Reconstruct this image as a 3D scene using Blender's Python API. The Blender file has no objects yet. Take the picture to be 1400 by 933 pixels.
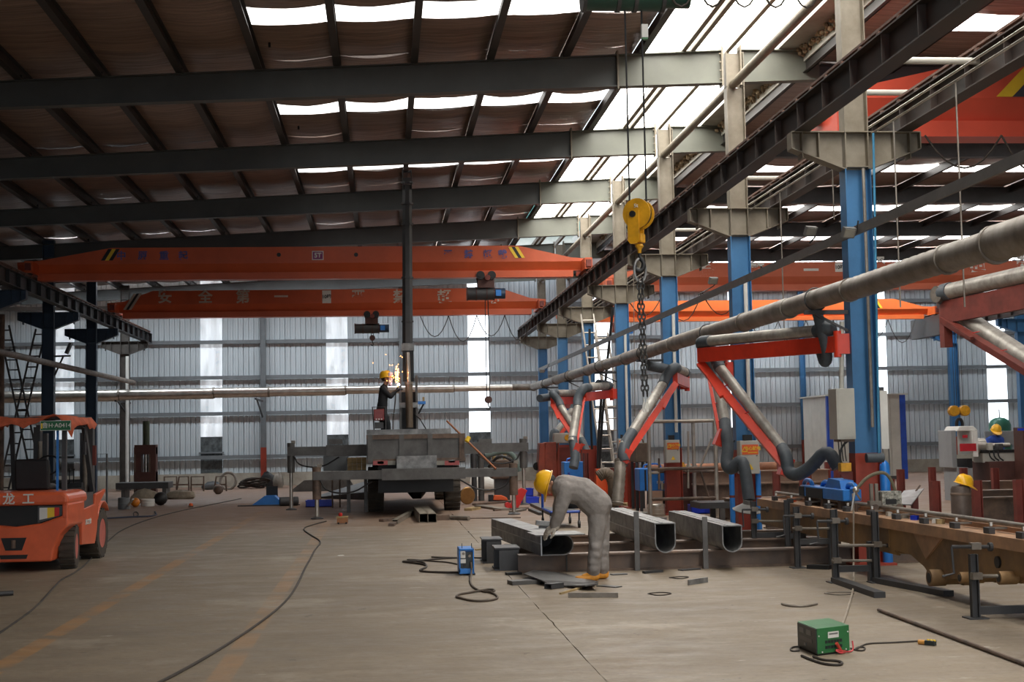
import bpy, bmesh, math, random
from mathutils import Vector, Matrix, Euler
random.seed(7)
S = bpy.context.scene
C = S.collection
PI = math.pi
V = Vector

# ------------------------------------------------------------------ camera
FPX, CX, CY = 1900.0, 700.0, 466.5
CAM = V((0, 0, 1.7))
_yc = V(((525 - CX) / FPX, -(602 - CY) / FPX, -1)).normalized()
_s = 0.0185
_uc = V((-_s, math.cos(_s), 0)); _uc.z = (_uc.x * _yc.x + _uc.y * _yc.y) / -_yc.z
_uc.normalize()
_xc = _yc.cross(_uc)
cd = bpy.data.cameras.new('camera'); cam = bpy.data.objects.new('camera', cd); C.objects.link(cam)
cd.sensor_fit = 'HORIZONTAL'; cd.sensor_width = 36; cd.lens = FPX / 1400 * 36
cd.clip_end = 300
_R = Matrix((_xc, _yc, _uc))
cam.matrix_world = Matrix.Translation(CAM) @ _R.to_4x4()
S.camera = cam
def ray(px, py):
    return _R @ V(((px - CX) / FPX, (CY - py) / FPX, -1))
def P(px, py, Y):
    d = ray(px, py); return CAM + d * (Y / d.y)
def F(px, py, z=0.0):
    d = ray(px, py); return CAM + d * ((z - CAM.z) / d.z)

# ------------------------------------------------------------------ world, light, exposure
w = bpy.data.worlds.new('overcast_sky'); S.world = w; w.use_nodes = True
nt = w.node_tree; bg = nt.nodes['Background']
bg.inputs[0].default_value = (0.84, 0.92, 1.0, 1); bg.inputs[1].default_value = 2.0
S.view_settings.view_transform = 'Standard'; S.view_settings.look = 'None'
S.view_settings.exposure = 0.08; S.view_settings.gamma = 1
S.view_settings.use_curve_mapping = False
ROOF_GLOW, STRIP_GLOW, FAR_GLOW = 12.5, 2.6, 20.0   # daylight coming through the translucent sheets

# ------------------------------------------------------------------ materials
MATS = {}
def mat(name, col, rough=0.6, metal=0.0, var=0.12, scale=3.0, col2=None, bump=0.0, bscale=40, stretch=None, spec=0.5, fine=0.0):
    if name in MATS: return MATS[name]
    m = bpy.data.materials.new(name); m.use_nodes = True; MATS[name] = m
    t = m.node_tree; b = t.nodes['Principled BSDF']
    b.inputs['Roughness'].default_value = rough; b.inputs['Metallic'].default_value = metal
    b.inputs['Specular IOR Level'].default_value = spec
    tc = t.nodes.new('ShaderNodeTexCoord'); co = tc.outputs['Object']
    if stretch:
        mp = t.nodes.new('ShaderNodeMapping'); mp.inputs['Scale'].default_value = stretch
        t.links.new(co, mp.inputs[0]); co = mp.outputs[0]
    n = t.nodes.new('ShaderNodeTexNoise'); n.inputs['Scale'].default_value = scale
    n.inputs['Detail'].default_value = 6; n.inputs['Roughness'].default_value = 0.65
    t.links.new(co, n.inputs['Vector'])
    r = t.nodes.new('ShaderNodeValToRGB')
    c2 = col2 if col2 else tuple(max(0, c * (1 - var * 2.2)) for c in col)
    c1 = tuple(min(1, c * (1 + var)) for c in col)
    r.color_ramp.elements[0].position = 0.34; r.color_ramp.elements[0].color = (*c2, 1)
    r.color_ramp.elements[1].position = 0.66; r.color_ramp.elements[1].color = (*c1, 1)
    t.links.new(n.outputs['Fac'], r.inputs[0]); t.links.new(r.outputs[0], b.inputs['Base Color'])
    if bump:
        n2 = t.nodes.new('ShaderNodeTexNoise'); n2.inputs['Scale'].default_value = bscale; n2.inputs['Detail'].default_value = 4
        t.links.new(co, n2.inputs['Vector'])
        bp = t.nodes.new('ShaderNodeBump'); bp.inputs['Strength'].default_value = bump; bp.inputs['Distance'].default_value = 0.02
        t.links.new(n2.outputs['Fac'], bp.inputs['Height']); t.links.new(bp.outputs[0], b.inputs['Normal'])
    return m
def glow(name, col, strength):
    if name in MATS: return MATS[name]
    m = mat(name, col, 0.5, var=0.05)
    b = m.node_tree.nodes['Principled BSDF']
    b.inputs['Emission Color'].default_value = (*col, 1); b.inputs['Emission Strength'].default_value = strength
    return m
def pane(name, col, strength, dirt=0.5):
    """daylight seen through a dusty translucent sheet, dirt in long vertical runs"""
    if name in MATS: return MATS[name]
    m = mat(name, col, 0.4, var=0.1)
    t = m.node_tree; b = t.nodes['Principled BSDF']
    tc = t.nodes.new('ShaderNodeTexCoord'); mp = t.nodes.new('ShaderNodeMapping'); mp.inputs['Scale'].default_value = (2.2, 2.2, 0.7)
    n = t.nodes.new('ShaderNodeTexNoise'); n.inputs['Scale'].default_value = 1.3; n.inputs['Detail'].default_value = 7
    r = t.nodes.new('ShaderNodeMapRange'); r.inputs['From Min'].default_value = 0.35; r.inputs['From Max'].default_value = 0.65
    r.inputs['To Min'].default_value = strength * (1 - dirt); r.inputs['To Max'].default_value = strength
    t.links.new(tc.outputs['Object'], mp.inputs[0]); t.links.new(mp.outputs[0], n.inputs['Vector'])
    t.links.new(n.outputs['Fac'], r.inputs[0]); t.links.new(r.outputs[0], b.inputs['Emission Strength'])
    b.inputs['Emission Color'].default_value = (*col, 1)
    return m

# concrete floor with worn orange lane paint, oil stains and long sweeping scuffs
def floor_mat():
    m = mat('concrete_floor', (0.235, 0.186, 0.130), 0.62, var=0.08, scale=0.35, bump=0.25, bscale=9)
    t = m.node_tree; b = t.nodes['Principled BSDF']; L = t.links; N = t.nodes.new
    base = b.inputs['Base Color'].links[0].from_socket
    tc = N('ShaderNodeTexCoord'); sep = N('ShaderNodeSeparateXYZ'); L.new(tc.outputs['Object'], sep.inputs[0])
    def noise(scale, sc=(1, 1, 1), det=5):
        mp = N('ShaderNodeMapping'); mp.inputs['Scale'].default_value = sc; L.new(tc.outputs['Object'], mp.inputs[0])
        n = N('ShaderNodeTexNoise'); n.inputs['Scale'].default_value = scale; n.inputs['Detail'].default_value = det
        n.inputs['Roughness'].default_value = 0.7
        L.new(mp.outputs[0], n.inputs['Vector']); return n.outputs['Fac']
    def rng(s, a, b_, lo=0, hi=1):
        r = N('ShaderNodeMapRange'); L.new(s, r.inputs[0])
        for i, v in zip(('From Min', 'From Max', 'To Min', 'To Max'), (a, b_, lo, hi)): r.inputs[i].default_value = v
        return r.outputs[0]
    def mul(a, b_):
        q = N('ShaderNodeMath'); q.operation = 'MULTIPLY'; L.new(a, q.inputs[0])
        if isinstance(b_, float): q.inputs[1].default_value = b_
        else: L.new(b_, q.inputs[1])
        return q.outputs[0]
    def mix(fac, c0, col):
        q = N('ShaderNodeMix'); q.data_type = 'RGBA'; L.new(fac, q.inputs[0]); L.new(c0, q.inputs[6])
        q.inputs[7].default_value = (*col, 1); return q.outputs[2]
    c = base
    c = mix(mul(rng(noise(0.9, (1, 2.6, 1)), 0.5, 0.75), 0.28), c, (0.17, 0.135, 0.10))       # scuffed darker drifts
    c = mix(mul(rng(noise(5.0, (0.7, 1.2, 1)), 0.52, 0.72), 0.22), c, (0.19, 0.15, 0.11))
    c = mix(mul(rng(noise(0.45, (1.0, 1.0, 1)), 0.56, 0.7), 0.4), c, (0.36, 0.305, 0.235))      # pale dusty patches
    c = mix(mul(rng(noise(2.2, (1.4, 1, 1), 8), 0.64, 0.71), 0.75), c, (0.075, 0.06, 0.05))     # oil spots
    c = mix(mul(rng(noise(3.1, (0.6, 2.6, 1), 4), 0.665, 0.71), 0.7), c, (0.46, 0.41, 0.34))
    c = mix(mul(rng(noise(16.0, (1, 1, 1), 6), 0.5, 0.75), 0.30), c, (0.15, 0.115, 0.085))     # white plaster scrapes
    def lane(x0, hw, k):
        d = N('ShaderNodeMath'); d.operation = 'SUBTRACT'; L.new(sep.outputs[0], d.inputs[0]); d.inputs[1].default_value = x0
        a = N('ShaderNodeMath'); a.operation = 'ABSOLUTE'; L.new(d.outputs[0], a.inputs[0])
        return mul(mul(rng(a.outputs[0], hw, hw * 0.8), rng(noise(1.1, (1, 1, 1), 8), 0.42, 0.6)), k)
    c = mix(lane(-2.98, 0.10, 0.75), c, (0.34, 0.19, 0.085))
    c = mix(lane(-1.20, 0.10, 0.36), c, (0.34, 0.20, 0.10))
    # rust-brown dust deeper in the hall
    c = mix(mul(rng(sep.outputs[1], 25, 37), 0.75), c, (0.235, 0.145, 0.10))
    L.new(c, b.inputs['Base Color'])
    L.new(rng(noise(1.5, (1, 2, 1)), 0.3, 0.7, 0.45, 0.75), b.inputs['Roughness'])
    return m

def M(k):
    return MATS[k] if k in MATS else DEF[k]()
DEF = {
 'floor': floor_mat,
 'grey_paint': lambda: mat('grey_paint', (0.30, 0.29, 0.25), 0.55, var=0.10, scale=1.6, col2=(0.20, 0.185, 0.15)),
 'beige_paint': lambda: mat('beige_paint', (0.215, 0.190, 0.148), 0.6, var=0.10, scale=2.5, col2=(0.155, 0.128, 0.09)),
 'beam_paint': lambda: mat('beam_paint', (0.125, 0.130, 0.105), 0.5, var=0.08, scale=1.0),
 'shaded_beam_paint': lambda: mat('shaded_beam_paint', (0.075, 0.08, 0.078), 0.5, var=0.08, scale=1.0),  # beam paint darkened to stand for the shade under the left roof
 'purlin_dark': lambda: mat('purlin_dark', (0.028, 0.024, 0.022), 0.5, var=0.15, scale=2.0),
 'dark_steel': lambda: mat('dark_steel', (0.055, 0.055, 0.058), 0.5, var=0.15, scale=2.0),
 'runway_steel': lambda: mat('runway_steel', (0.034, 0.031, 0.029), 0.55, var=0.15, scale=1.5, col2=(0.052, 0.030, 0.022)),
 'rail_rust': lambda: mat('rail_rust', (0.16, 0.085, 0.06), 0.6, 0.3, var=0.2, scale=4),
 'blue_paint': lambda: mat('blue_paint', (0.045, 0.17, 0.36), 0.42, var=0.10, scale=1.2),
 'deep_blue': lambda: mat('deep_blue', (0.020, 0.045, 0.085), 0.45, var=0.12, scale=1.2),
 'red_base': lambda: mat('red_base', (0.33, 0.045, 0.022), 0.5, var=0.15, scale=2.0),
 'orange_crane': lambda: mat('orange_crane', (0.60, 0.10, 0.028), 0.42, var=0.08, scale=0.7),
 'red_arm': lambda: mat('red_arm', (0.66, 0.045, 0.018), 0.35, var=0.08, scale=3),
 'galv': lambda: mat('galv', (0.25, 0.225, 0.195), 0.5, 0.35, var=0.18, scale=3.0, col2=(0.15, 0.125, 0.10)),
 'arm_galv': lambda: mat('arm_galv', (0.42, 0.40, 0.36), 0.45, 0.25, var=0.15, scale=4.0, col2=(0.24, 0.215, 0.185)),
 'galv_clean': lambda: mat('galv_clean', (0.62, 0.58, 0.52), 0.30, 0.8, var=0.12, scale=3.0),
 'hose': lambda: mat('hose', (0.075, 0.09, 0.105), 0.6, var=0.12, scale=6),
 'black': lambda: mat('black', (0.012, 0.012, 0.013), 0.5, var=0.2),
 'rubber': lambda: mat('rubber', (0.030, 0.026, 0.022), 0.8, var=0.3, scale=6, col2=(0.07, 0.055, 0.04)),
 'cable': lambda: mat('cable', (0.045, 0.035, 0.028), 0.7, var=0.2),
 'raw_steel': lambda: mat('raw_steel', (0.27, 0.27, 0.265), 0.45, 0.3, var=0.2, scale=5.0, col2=(0.12, 0.12, 0.125)),
 'raw_bright': lambda: mat('raw_bright', (0.42, 0.42, 0.42), 0.36, 0.7, var=0.15, scale=4.0, col2=(0.24, 0.24, 0.245)),
 'mill_grey': lambda: mat('mill_grey', (0.125, 0.122, 0.118), 0.5, 0.3, var=0.15, scale=3.0, col2=(0.085, 0.08, 0.077)),
 'rusty': lambda: mat('rusty', (0.17, 0.115, 0.085), 0.7, 0.2, var=0.25, scale=3.0, col2=(0.075, 0.058, 0.05)),
 'rust_beam': lambda: mat('rust_beam', (0.21, 0.14, 0.10), 0.6, 0.15, var=0.2, scale=1.6, col2=(0.12, 0.10, 0.09)),
 'oxide': lambda: mat('oxide', (0.19, 0.035, 0.024), 0.55, var=0.15, scale=3.0),
 'oxide_dark': lambda: mat('oxide_dark', (0.095, 0.036, 0.028), 0.6, var=0.15, scale=2.0),
 'pink_steel': lambda: mat('pink_steel', (0.30, 0.20, 0.145), 0.65, var=0.15, scale=1.5),
 'yellow_ochre': lambda: mat('yellow_ochre', (0.31, 0.18, 0.07), 0.55, var=0.15, scale=1.4, col2=(0.15, 0.09, 0.045)),
 'ochre_top': lambda: mat('ochre_top', (0.42, 0.235, 0.125), 0.6, var=0.2, scale=2.5, col2=(0.24, 0.15, 0.095)),
 'hook_yellow': lambda: mat('hook_yellow', (0.70, 0.34, 0.015), 0.35, var=0.12, scale=6),
 'helmet_yellow': lambda: mat('helmet_yellow', (0.88, 0.47, 0.015), 0.28, var=0.04, scale=6),
 'forklift_orange': lambda: mat('forklift_orange', (0.74, 0.135, 0.052), 0.3, var=0.07, scale=2.0),
 'coverall': lambda: mat('coverall', (0.27, 0.245, 0.228), 0.85, var=0.10, scale=5, bump=0.5, bscale=14),
 'skin': lambda: mat('skin', (0.46, 0.25, 0.165), 0.55, var=0.06, scale=8),
 'hair': lambda: mat('hair', (0.02, 0.017, 0.015), 0.7, var=0.2, scale=30),
 'glove': lambda: mat('glove', (0.52, 0.47, 0.40), 0.9, var=0.15, scale=18, bump=0.4, bscale=60),
 'boot': lambda: mat('boot', (0.70, 0.29, 0.03), 0.6, var=0.12, scale=8),
 'navy': lambda: mat('navy', (0.012, 0.014, 0.018), 0.85, var=0.15, scale=6, bump=0.4, bscale=14),
 'blue_cloth': lambda: mat('blue_cloth', (0.02, 0.065, 0.32), 0.85, var=0.12, scale=6, bump=0.3, bscale=14),
 'machine_blue': lambda: mat('machine_blue', (0.025, 0.21, 0.66), 0.38, var=0.08, scale=3),
 'plastic_blue': lambda: mat('plastic_blue', (0.01, 0.045, 0.60), 0.4, var=0.06, scale=3),
 'green': lambda: mat('green', (0.030, 0.165, 0.055), 0.4, var=0.08, scale=4),
 'white': lambda: mat('white', (0.72, 0.71, 0.67), 0.5, var=0.05, scale=3),
 'cream': lambda: mat('cream', (0.50, 0.49, 0.44), 0.5, var=0.06, scale=2),
 'wall_blue': lambda: mat('wall_blue', (0.56, 0.61, 0.64), 0.5, var=0.05, scale=0.5, stretch=(1, 1, 0.25)),
 'girt': lambda: mat('girt', (0.18, 0.195, 0.205), 0.5, var=0.08, scale=2),
 'plinth': lambda: mat('plinth', (0.42, 0.385, 0.32), 0.85, var=0.12, scale=1.2, col2=(0.27, 0.235, 0.19)),
 'insulation': lambda: mat('insulation', (0.34, 0.235, 0.185), 0.36, 0.3, var=0.22, scale=2.2, stretch=(0.35, 5.0, 1), col2=(0.17, 0.118, 0.094), bump=0.8, bscale=4),
 'orange_sign': lambda: mat('orange_sign', (0.80, 0.13, 0.03), 0.5, var=0.03),
 'sign_yellow': lambda: mat('sign_yellow', (0.85, 0.56, 0.03), 0.45, var=0.04),
 'plate_green': lambda: mat('plate_green', (0.012, 0.13, 0.05), 0.45, var=0.04),
 'char_blue': lambda: mat('char_blue', (0.10, 0.10, 0.30), 0.6, var=0.1),
 'char_white': lambda: mat('char_white', (0.62, 0.53, 0.44), 0.6, var=0.1),
 'red': lambda: mat('red', (0.62, 0.02, 0.015), 0.4, var=0.06),
 'teal': lambda: mat('teal', (0.10, 0.36, 0.31), 0.6, var=0.08),
 'aluminium': lambda: mat('aluminium', (0.46, 0.42, 0.37), 0.4, 0.6, var=0.12, scale=4),
 'wood': lambda: mat('wood', (0.42, 0.30, 0.14), 0.75, var=0.2, scale=3, stretch=(1, 1, 6)),
 'canvas': lambda: mat('canvas', (0.36, 0.31, 0.24), 0.9, var=0.15, scale=5, bump=0.5, bscale=8),
}

# ------------------------------------------------------------------ mesh helpers
WM = {}                                             # frame of every parent built so far
class MB:
    """collects shapes in world coordinates, then links them as ONE mesh object"""
    def __init__(s): s.v = []; s.f = []
    def add(s, vs, fs):
        o = len(s.v); s.v += [V(q) for q in vs]; s.f += [tuple(i + o for i in q) for q in fs]; return s
    def box(s, c, d, rz=0.0, rx=0.0, ry=0.0):
        R = Euler((rx, ry, rz)).to_matrix(); c = V(c); x, y, z = d[0] / 2, d[1] / 2, d[2] / 2
        return s.add([c + R @ V(q) for q in ((-x, -y, -z), (x, -y, -z), (x, y, -z), (-x, y, -z), (-x, -y, z), (x, -y, z), (x, y, z), (-x, y, z))],
              [(3, 2, 1, 0), (4, 5, 6, 7), (0, 1, 5, 4), (1, 2, 6, 5), (2, 3, 7, 6), (3, 0, 4, 7)])
    def span(s, a, b):
        a, b = V(a), V(b); return s.box((a + b) / 2, [abs(b[i] - a[i]) for i in range(3)])
    def bar(s, a, b, w_, h, up=(0, 0, 1)):
        a, b = V(a), V(b); d = (b - a).normalized(); up = V(up)
        if abs(d.dot(up)) > 0.98: up = V((0, 1, 0))
        x = d.cross(up).normalized(); y = x.cross(d)
        vs = [p + x * (i * w_ / 2) + y * (j * h / 2) for p in (a, b) for i, j in ((-1, -1), (1, -1), (1, 1), (-1, 1))]
        return s.add(vs, [(0, 1, 2, 3), (7, 6, 5, 4), (0, 4, 5, 1), (1, 5, 6, 2), (2, 6, 7, 3), (3, 7, 4, 0)])
    def cyl(s, a, b, r, r2=None, n=12, caps=True):
        a, b = V(a), V(b); r2 = r if r2 is None else r2
        d = (b - a).normalized(); u = d.orthogonal().normalized(); q = d.cross(u)
        vs = []
        for p, rr in ((a, r), (b, r2)):
            vs += [p + (u * math.cos(2 * PI * i / n) + q * math.sin(2 * PI * i / n)) * rr for i in range(n)]
        fs = [(i, (i + 1) % n, n + (i + 1) % n, n + i) for i in range(n)]
        if caps: fs += [tuple(range(n - 1, -1, -1)), tuple(range(n, 2 * n))]
        return s.add(vs, fs)
    def tube(s, pts, r, n=8, smooth=0, closed=False, rib=0.0):
        pts = [V(p) for p in pts]
        for _ in range(smooth):
            q = [pts[0]] if not closed else []
            m = len(pts)
            for i in range(m if closed else m - 1):
                a, b = pts[i], pts[(i + 1) % m]; q += [a.lerp(b, .25), a.lerp(b, .75)]
            if not closed: q.append(pts[-1])
            pts = q
        vs = []; m = len(pts); u = None
        for i, p in enumerate(pts):
            d = (pts[(i + 1) % m] - pts[i - 1]) if closed else (pts[min(i + 1, m - 1)] - pts[max(i - 1, 0)])
            d.normalize()
            u = (d.orthogonal() if u is None else u - d * u.dot(d)).normalized(); q = d.cross(u)
            rr = (r[i * (len(r) - 1) // max(1, m - 1)] if isinstance(r, (list, tuple)) else r) * (1 + (rib if i % 2 else -rib))
            vs += [p + (u * math.cos(2 * PI * k / n) + q * math.sin(2 * PI * k / n)) * rr for k in range(n)]
        fs = []
        for i in range(m if closed else m - 1):
            j = (i + 1) % m
            fs += [(i * n + k, i * n + (k + 1) % n, j * n + (k + 1) % n, j * n + k) for k in range(n)]
        if not closed: fs += [tuple(range(n - 1, -1, -1)), tuple(range((m - 1) * n, m * n))]
        return s.add(vs, fs)
    def prism(s, poly, o, ux, uy, depth):
        """2-D outline poly in the plane o + ux*a + uy*b, pushed along ux x uy by depth"""
        o, ux, uy = V(o), V(ux), V(uy); n = ux.cross(uy).normalized() * depth; k = len(poly)
        a = [o + ux * p[0] + uy * p[1] for p in poly]
        return s.add(a + [p + n for p in a], [tuple(range(k - 1, -1, -1)), tuple(range(k, 2 * k))] + [(i, (i + 1) % k, k + (i + 1) % k, k + i) for i in range(k)])
    def lathe(s, prof, o, ax=(0, 0, 1), n=16, caps=True):
        o, ax = V(o), V(ax).normalized(); u = ax.orthogonal().normalized(); q = ax.cross(u); vs = []; m = len(prof)
        for r, h in prof: vs += [o + ax * h + (u * math.cos(2 * PI * k / n) + q * math.sin(2 * PI * k / n)) * max(r, 1e-4) for k in range(n)]
        fs = [(i * n + k, i * n + (k + 1) % n, (i + 1) * n + (k + 1) % n, (i + 1) * n + k) for i in range(m - 1) for k in range(n)]
        if caps: fs += [tuple(range(n - 1, -1, -1)), tuple(range((m - 1) * n, m * n))]
        return s.add(vs, fs)
    def ball(s, c, r, sx=1, sy=1, sz=1, n=12):
        h = n // 2; prof = [(math.sin(PI * i / h), -math.cos(PI * i / h)) for i in range(h + 1)]; o = len(s.v)
        s.lathe(prof, (0, 0, 0), (0, 0, 1), n); c = V(c)
        for i in range(o, len(s.v)): q = s.v[i]; s.v[i] = c + V((q.x * r * sx, q.y * r * sy, q.z * r * sz))
        return s
    def xform(s, m):
        s.v = [m @ q for q in s.v]; return s
    def ibeam(s, a, b, h, wd, tf=0.015, tw=0.01, up=(0, 0, 1)):
        a, b, up = V(a), V(b), V(up)
        s.bar(a + up * (h / 2 - tf / 2), b + up * (h / 2 - tf / 2), wd, tf, up); s.bar(a - up * (h / 2 - tf / 2), b - up * (h / 2 - tf / 2), wd, tf, up)
        return s.bar(a, b, tw, h - 2 * tf, up)
    def hbeam(s, a, b, h, wd, t=0.014):
        """upright I-section, web in the XZ plane (flanges face +-X)"""
        a, b = V(a), V(b)
        for sx in (-1, 1): s.span((a.x + sx * h / 2 - t / 2, a.y - wd / 2, a.z), (a.x + sx * h / 2 + t / 2, a.y + wd / 2, b.z))
        return s.span((a.x - h / 2, a.y - t / 2, a.z), (a.x + h / 2, a.y + t / 2, b.z))
    def build(s, name, m, parent=None, smooth=False, bevel=0.0):
        me = bpy.data.meshes.new(name)
        inv = WM[parent.name].inverted() if parent is not None and parent.name in WM else None
        me.from_pydata([inv @ q for q in s.v] if inv else s.v, [], s.f); me.update()
        o = bpy.data.objects.new(name, me); C.objects.link(o)
        me.materials.append(M(m) if isinstance(m, str) else m)
        if smooth:
            for p in me.polygons: p.use_smooth = True
            try: me.set_sharp_from_angle(angle=math.radians(42))
            except Exception: pass
        if bevel:
            bv = o.modifiers.new('bevel', 'BEVEL'); bv.width = bevel; bv.segments = 2; bv.limit_method = 'ANGLE'
        if parent is not None:
            o.parent = parent; WM[o.name] = WM.get(parent.name, Matrix.Identity(4))
        return o
def tag(o, label, cat, group=None, kind=None):
    o['label'] = label; o['category'] = cat
    if group: o['group'] = group
    if kind: o['kind'] = kind
    return o
def thing(name, label, cat, loc=(0, 0, 0), rz=0.0, group=None, kind=None):
    o = bpy.data.objects.new(name, None); C.objects.link(o); o.empty_display_size = 0.2
    o.location = loc; o.rotation_euler = (0, 0, rz)
    WM[o.name] = Matrix.Translation(V(loc)) @ Matrix.Rotation(rz, 4, 'Z')
    return tag(o, label, cat, group, kind)
def kids(o): return [c for c in bpy.data.objects if c.parent == o]
CH = {}
def dup(root, loc, rz=0.0, label=None, group=None, scale=None):
    """copy of a thing with copies of its parts and sub-parts (mesh data shared)"""
    def cp(o, par):
        c = o.copy(); C.objects.link(c)
        if par is not None: c.parent = par
        for k in list(o.children): cp(k, c)
        return c
    r = cp(root, None); r.location = loc; r.rotation_euler = (0, 0, rz)
    if scale: r.scale = (scale,) * 3
    if label: r['label'] = label
    if group: r['group'] = group
    return r
def text(body, size, o, ux, uy, m, parent, name='lettering', depth=0.004, bold=0.0, align='CENTER'):
    """flat lettering turned into a mesh lying in the plane (ux, uy) centred on o"""
    cu = bpy.data.curves.new('lettering', 'FONT'); cu.body = body; cu.size = size; cu.align_x = align; cu.align_y = 'CENTER'
    cu.extrude = depth; cu.offset = bold
    t = bpy.data.objects.new('lettering', cu); C.objects.link(t)
    me = bpy.data.meshes.new_from_object(t.evaluated_get(bpy.context.evaluated_depsgraph_get()))
    bpy.data.objects.remove(t); bpy.data.curves.remove(cu)
    o, ux, uy = V(o), V(ux).normalized(), V(uy).normalized(); n = ux.cross(uy)
    mm = Matrix(((ux.x, uy.x, n.x, o.x), (ux.y, uy.y, n.y, o.y), (ux.z, uy.z, n.z, o.z), (0, 0, 0, 1)))
    if parent is not None and parent.name in WM: mm = WM[parent.name].inverted() @ mm
    me.transform(mm); me.materials.clear(); me.materials.append(M(m)); me.name = name
    ob = bpy.data.objects.new(name, me); C.objects.link(ob); ob.parent = parent
    if parent is not None: WM[ob.name] = WM.get(parent.name, Matrix.Identity(4))
    return ob
ORDS = 'first second third fourth fifth sixth seventh eighth ninth tenth eleventh twelfth thirteenth fourteenth fifteenth sixteenth seventeenth eighteenth nineteenth twentieth'.split()
# ================================================================== THE HALL
XL, XR = -9.69, 6.16                  # the two column rows; right row carries both halls
YW = 55.2                            # back wall
BAY = 6.0
Y0 = 17.44                            # first column pair in view; frames every 6 m
def roof_z(x): return 8.13 + 0.05 * x

# floor: two cast slabs with an open, ragged joint between them
fl = tag(MB().span((-34, -14, -0.35), (46, 70, -0.06)).build('floor', 'floor'), 'dusty concrete floor of the hall with worn orange lane lines', 'floor', kind='structure')
def slab(x0, x1, jag0, jag1):
    b = MB(); ys = [-14 + 0.22 * i for i in range(382)]; n = len(ys)
    def edge(x, j): return [V((x + (random.uniform(-.004, .004) + (random.uniform(-.018, .018) if random.random() < .10 else 0) if j else 0), y, 0)) for y in ys]
    a, c = edge(x0, jag0), edge(x1, jag1); d = V((0, 0, -0.06))
    b.add(a + c + [p + d for p in a] + [p + d for p in c], [(i, n + i, n + i + 1, i + 1) for i in range(n - 1)]
          + [(i, i + 1, 2 * n + i + 1, 2 * n + i) for i in range(n - 1)] + [(n + i + 1, n + i, 3 * n + i, 3 * n + i + 1) for i in range(n - 1)])
    return b.build('floor_slab', 'floor', fl)
slab(-34, 1.511, False, True); slab(1.519, 46, True, False)

# back wall: profiled sheets hung on girts over a low plinth
wb = tag(MB().span((-20, YW + 0.08, 0), (28, YW + 0.30, 0.55)).build('wall_back', 'plinth'), 'pale blue profiled steel end wall over a concrete plinth', 'wall', kind='structure')
bands = [-12.36, -6.70, -1.81, 3.80, 8.74, 14.4, 20.13, 25.2]; BW = 0.84
def sheet_mesh(width, z0, z1, name):
    n = max(1, round(width / 0.21)); p = width / n; xs = []
    for i in range(n):
        x = i * p; xs += [(x + .004, 0), (x + .012, .045), (x + .030, .045), (x + .038, 0), (x + .10, 0), (x + .105, -.012), (x + .125, -.012), (x + .13, 0)]
    xs.append((width - .004, 0)); k = len(xs)
    me = bpy.data.meshes.new(name)
    me.from_pydata([(x, y, z) for z in (z0, z1) for x, y in xs], [], [(i, i + 1, k + i + 1, k + i) for i in range(k - 1)])
    me.materials.append(M('wall_blue')); return me
edges = [-20.0] + [q for b in bands for q in (b - BW / 2, b + BW / 2)] + [28.0]
cache = {}
for i in range(0, len(edges), 2):
    a, b = edges[i], edges[i + 1]; n = max(1, round((b - a) / 0.84)); wd = (b - a) / n
    for k in range(n):
        key = round(wd, 4)
        if key not in cache: cache[key] = sheet_mesh(wd, 0.5, 8.9, 'wall_sheet')
        o = bpy.data.objects.new('wall_sheet', cache[key]); C.objects.link(o); o.parent = wb; o.location = (a + k * wd, YW, 0)
# the solid outer skin behind the sheets, left open at the light bands
for i in range(0, len(edges), 2):
    MB().span((edges[i], YW + .06, .5), (edges[i + 1], YW + .08, 8.9)).build('outer_skin', 'wall_blue', wb)
glows = [0.55, 0.62, 0.60, 2.6, 2.4, 1.6, 2.6, 2.6]
for i, bx in enumerate(bands):
    wn = thing('window_%d' % (i + 1), 'translucent daylight band in the back wall, %s' % ['leftmost, dim and dusty', 'second from the left, dim and streaked', 'third from the left, dim, beside the crane truck', 'blown-out white, right of the tall boom', 'bright, behind the leaning ladders', 'half hidden behind the fume arms', 'bright, right of the near blue column', 'bright, above the green tank'][i], 'window', (bx, YW, 0), kind='structure')
    zlow = 1.95
    b = MB(); n = 8; pr = [(-BW / 2 + BW * k / n, (-.012 if k % 2 else 0)) for k in range(n + 1)]
    def ribbed(z0, z1):
        return MB().add([(bx + x, YW + .02 + y, z) for z in (z0, z1) for x, y in pr], [(k, k + 1, n + 2 + k, n + 1 + k) for k in range(n)])
    ribbed(zlow, 8.9).build('translucent_sheet', pane('pane_%d' % i, (0.88, 0.94, 1.0), glows[i], 0.75 if i < 3 else 0.25), wn)
    ribbed(0.55, zlow).build('dirty_sheet', mat('dirty_pane', (0.10, 0.115, 0.12), 0.5, var=.3, scale=5), wn)
    MB().span((bx - BW / 2 - .06, YW - .07, 1.30), (bx + BW / 2 + .06, YW, 1.36)).build('sill', 'girt', wn)
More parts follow.
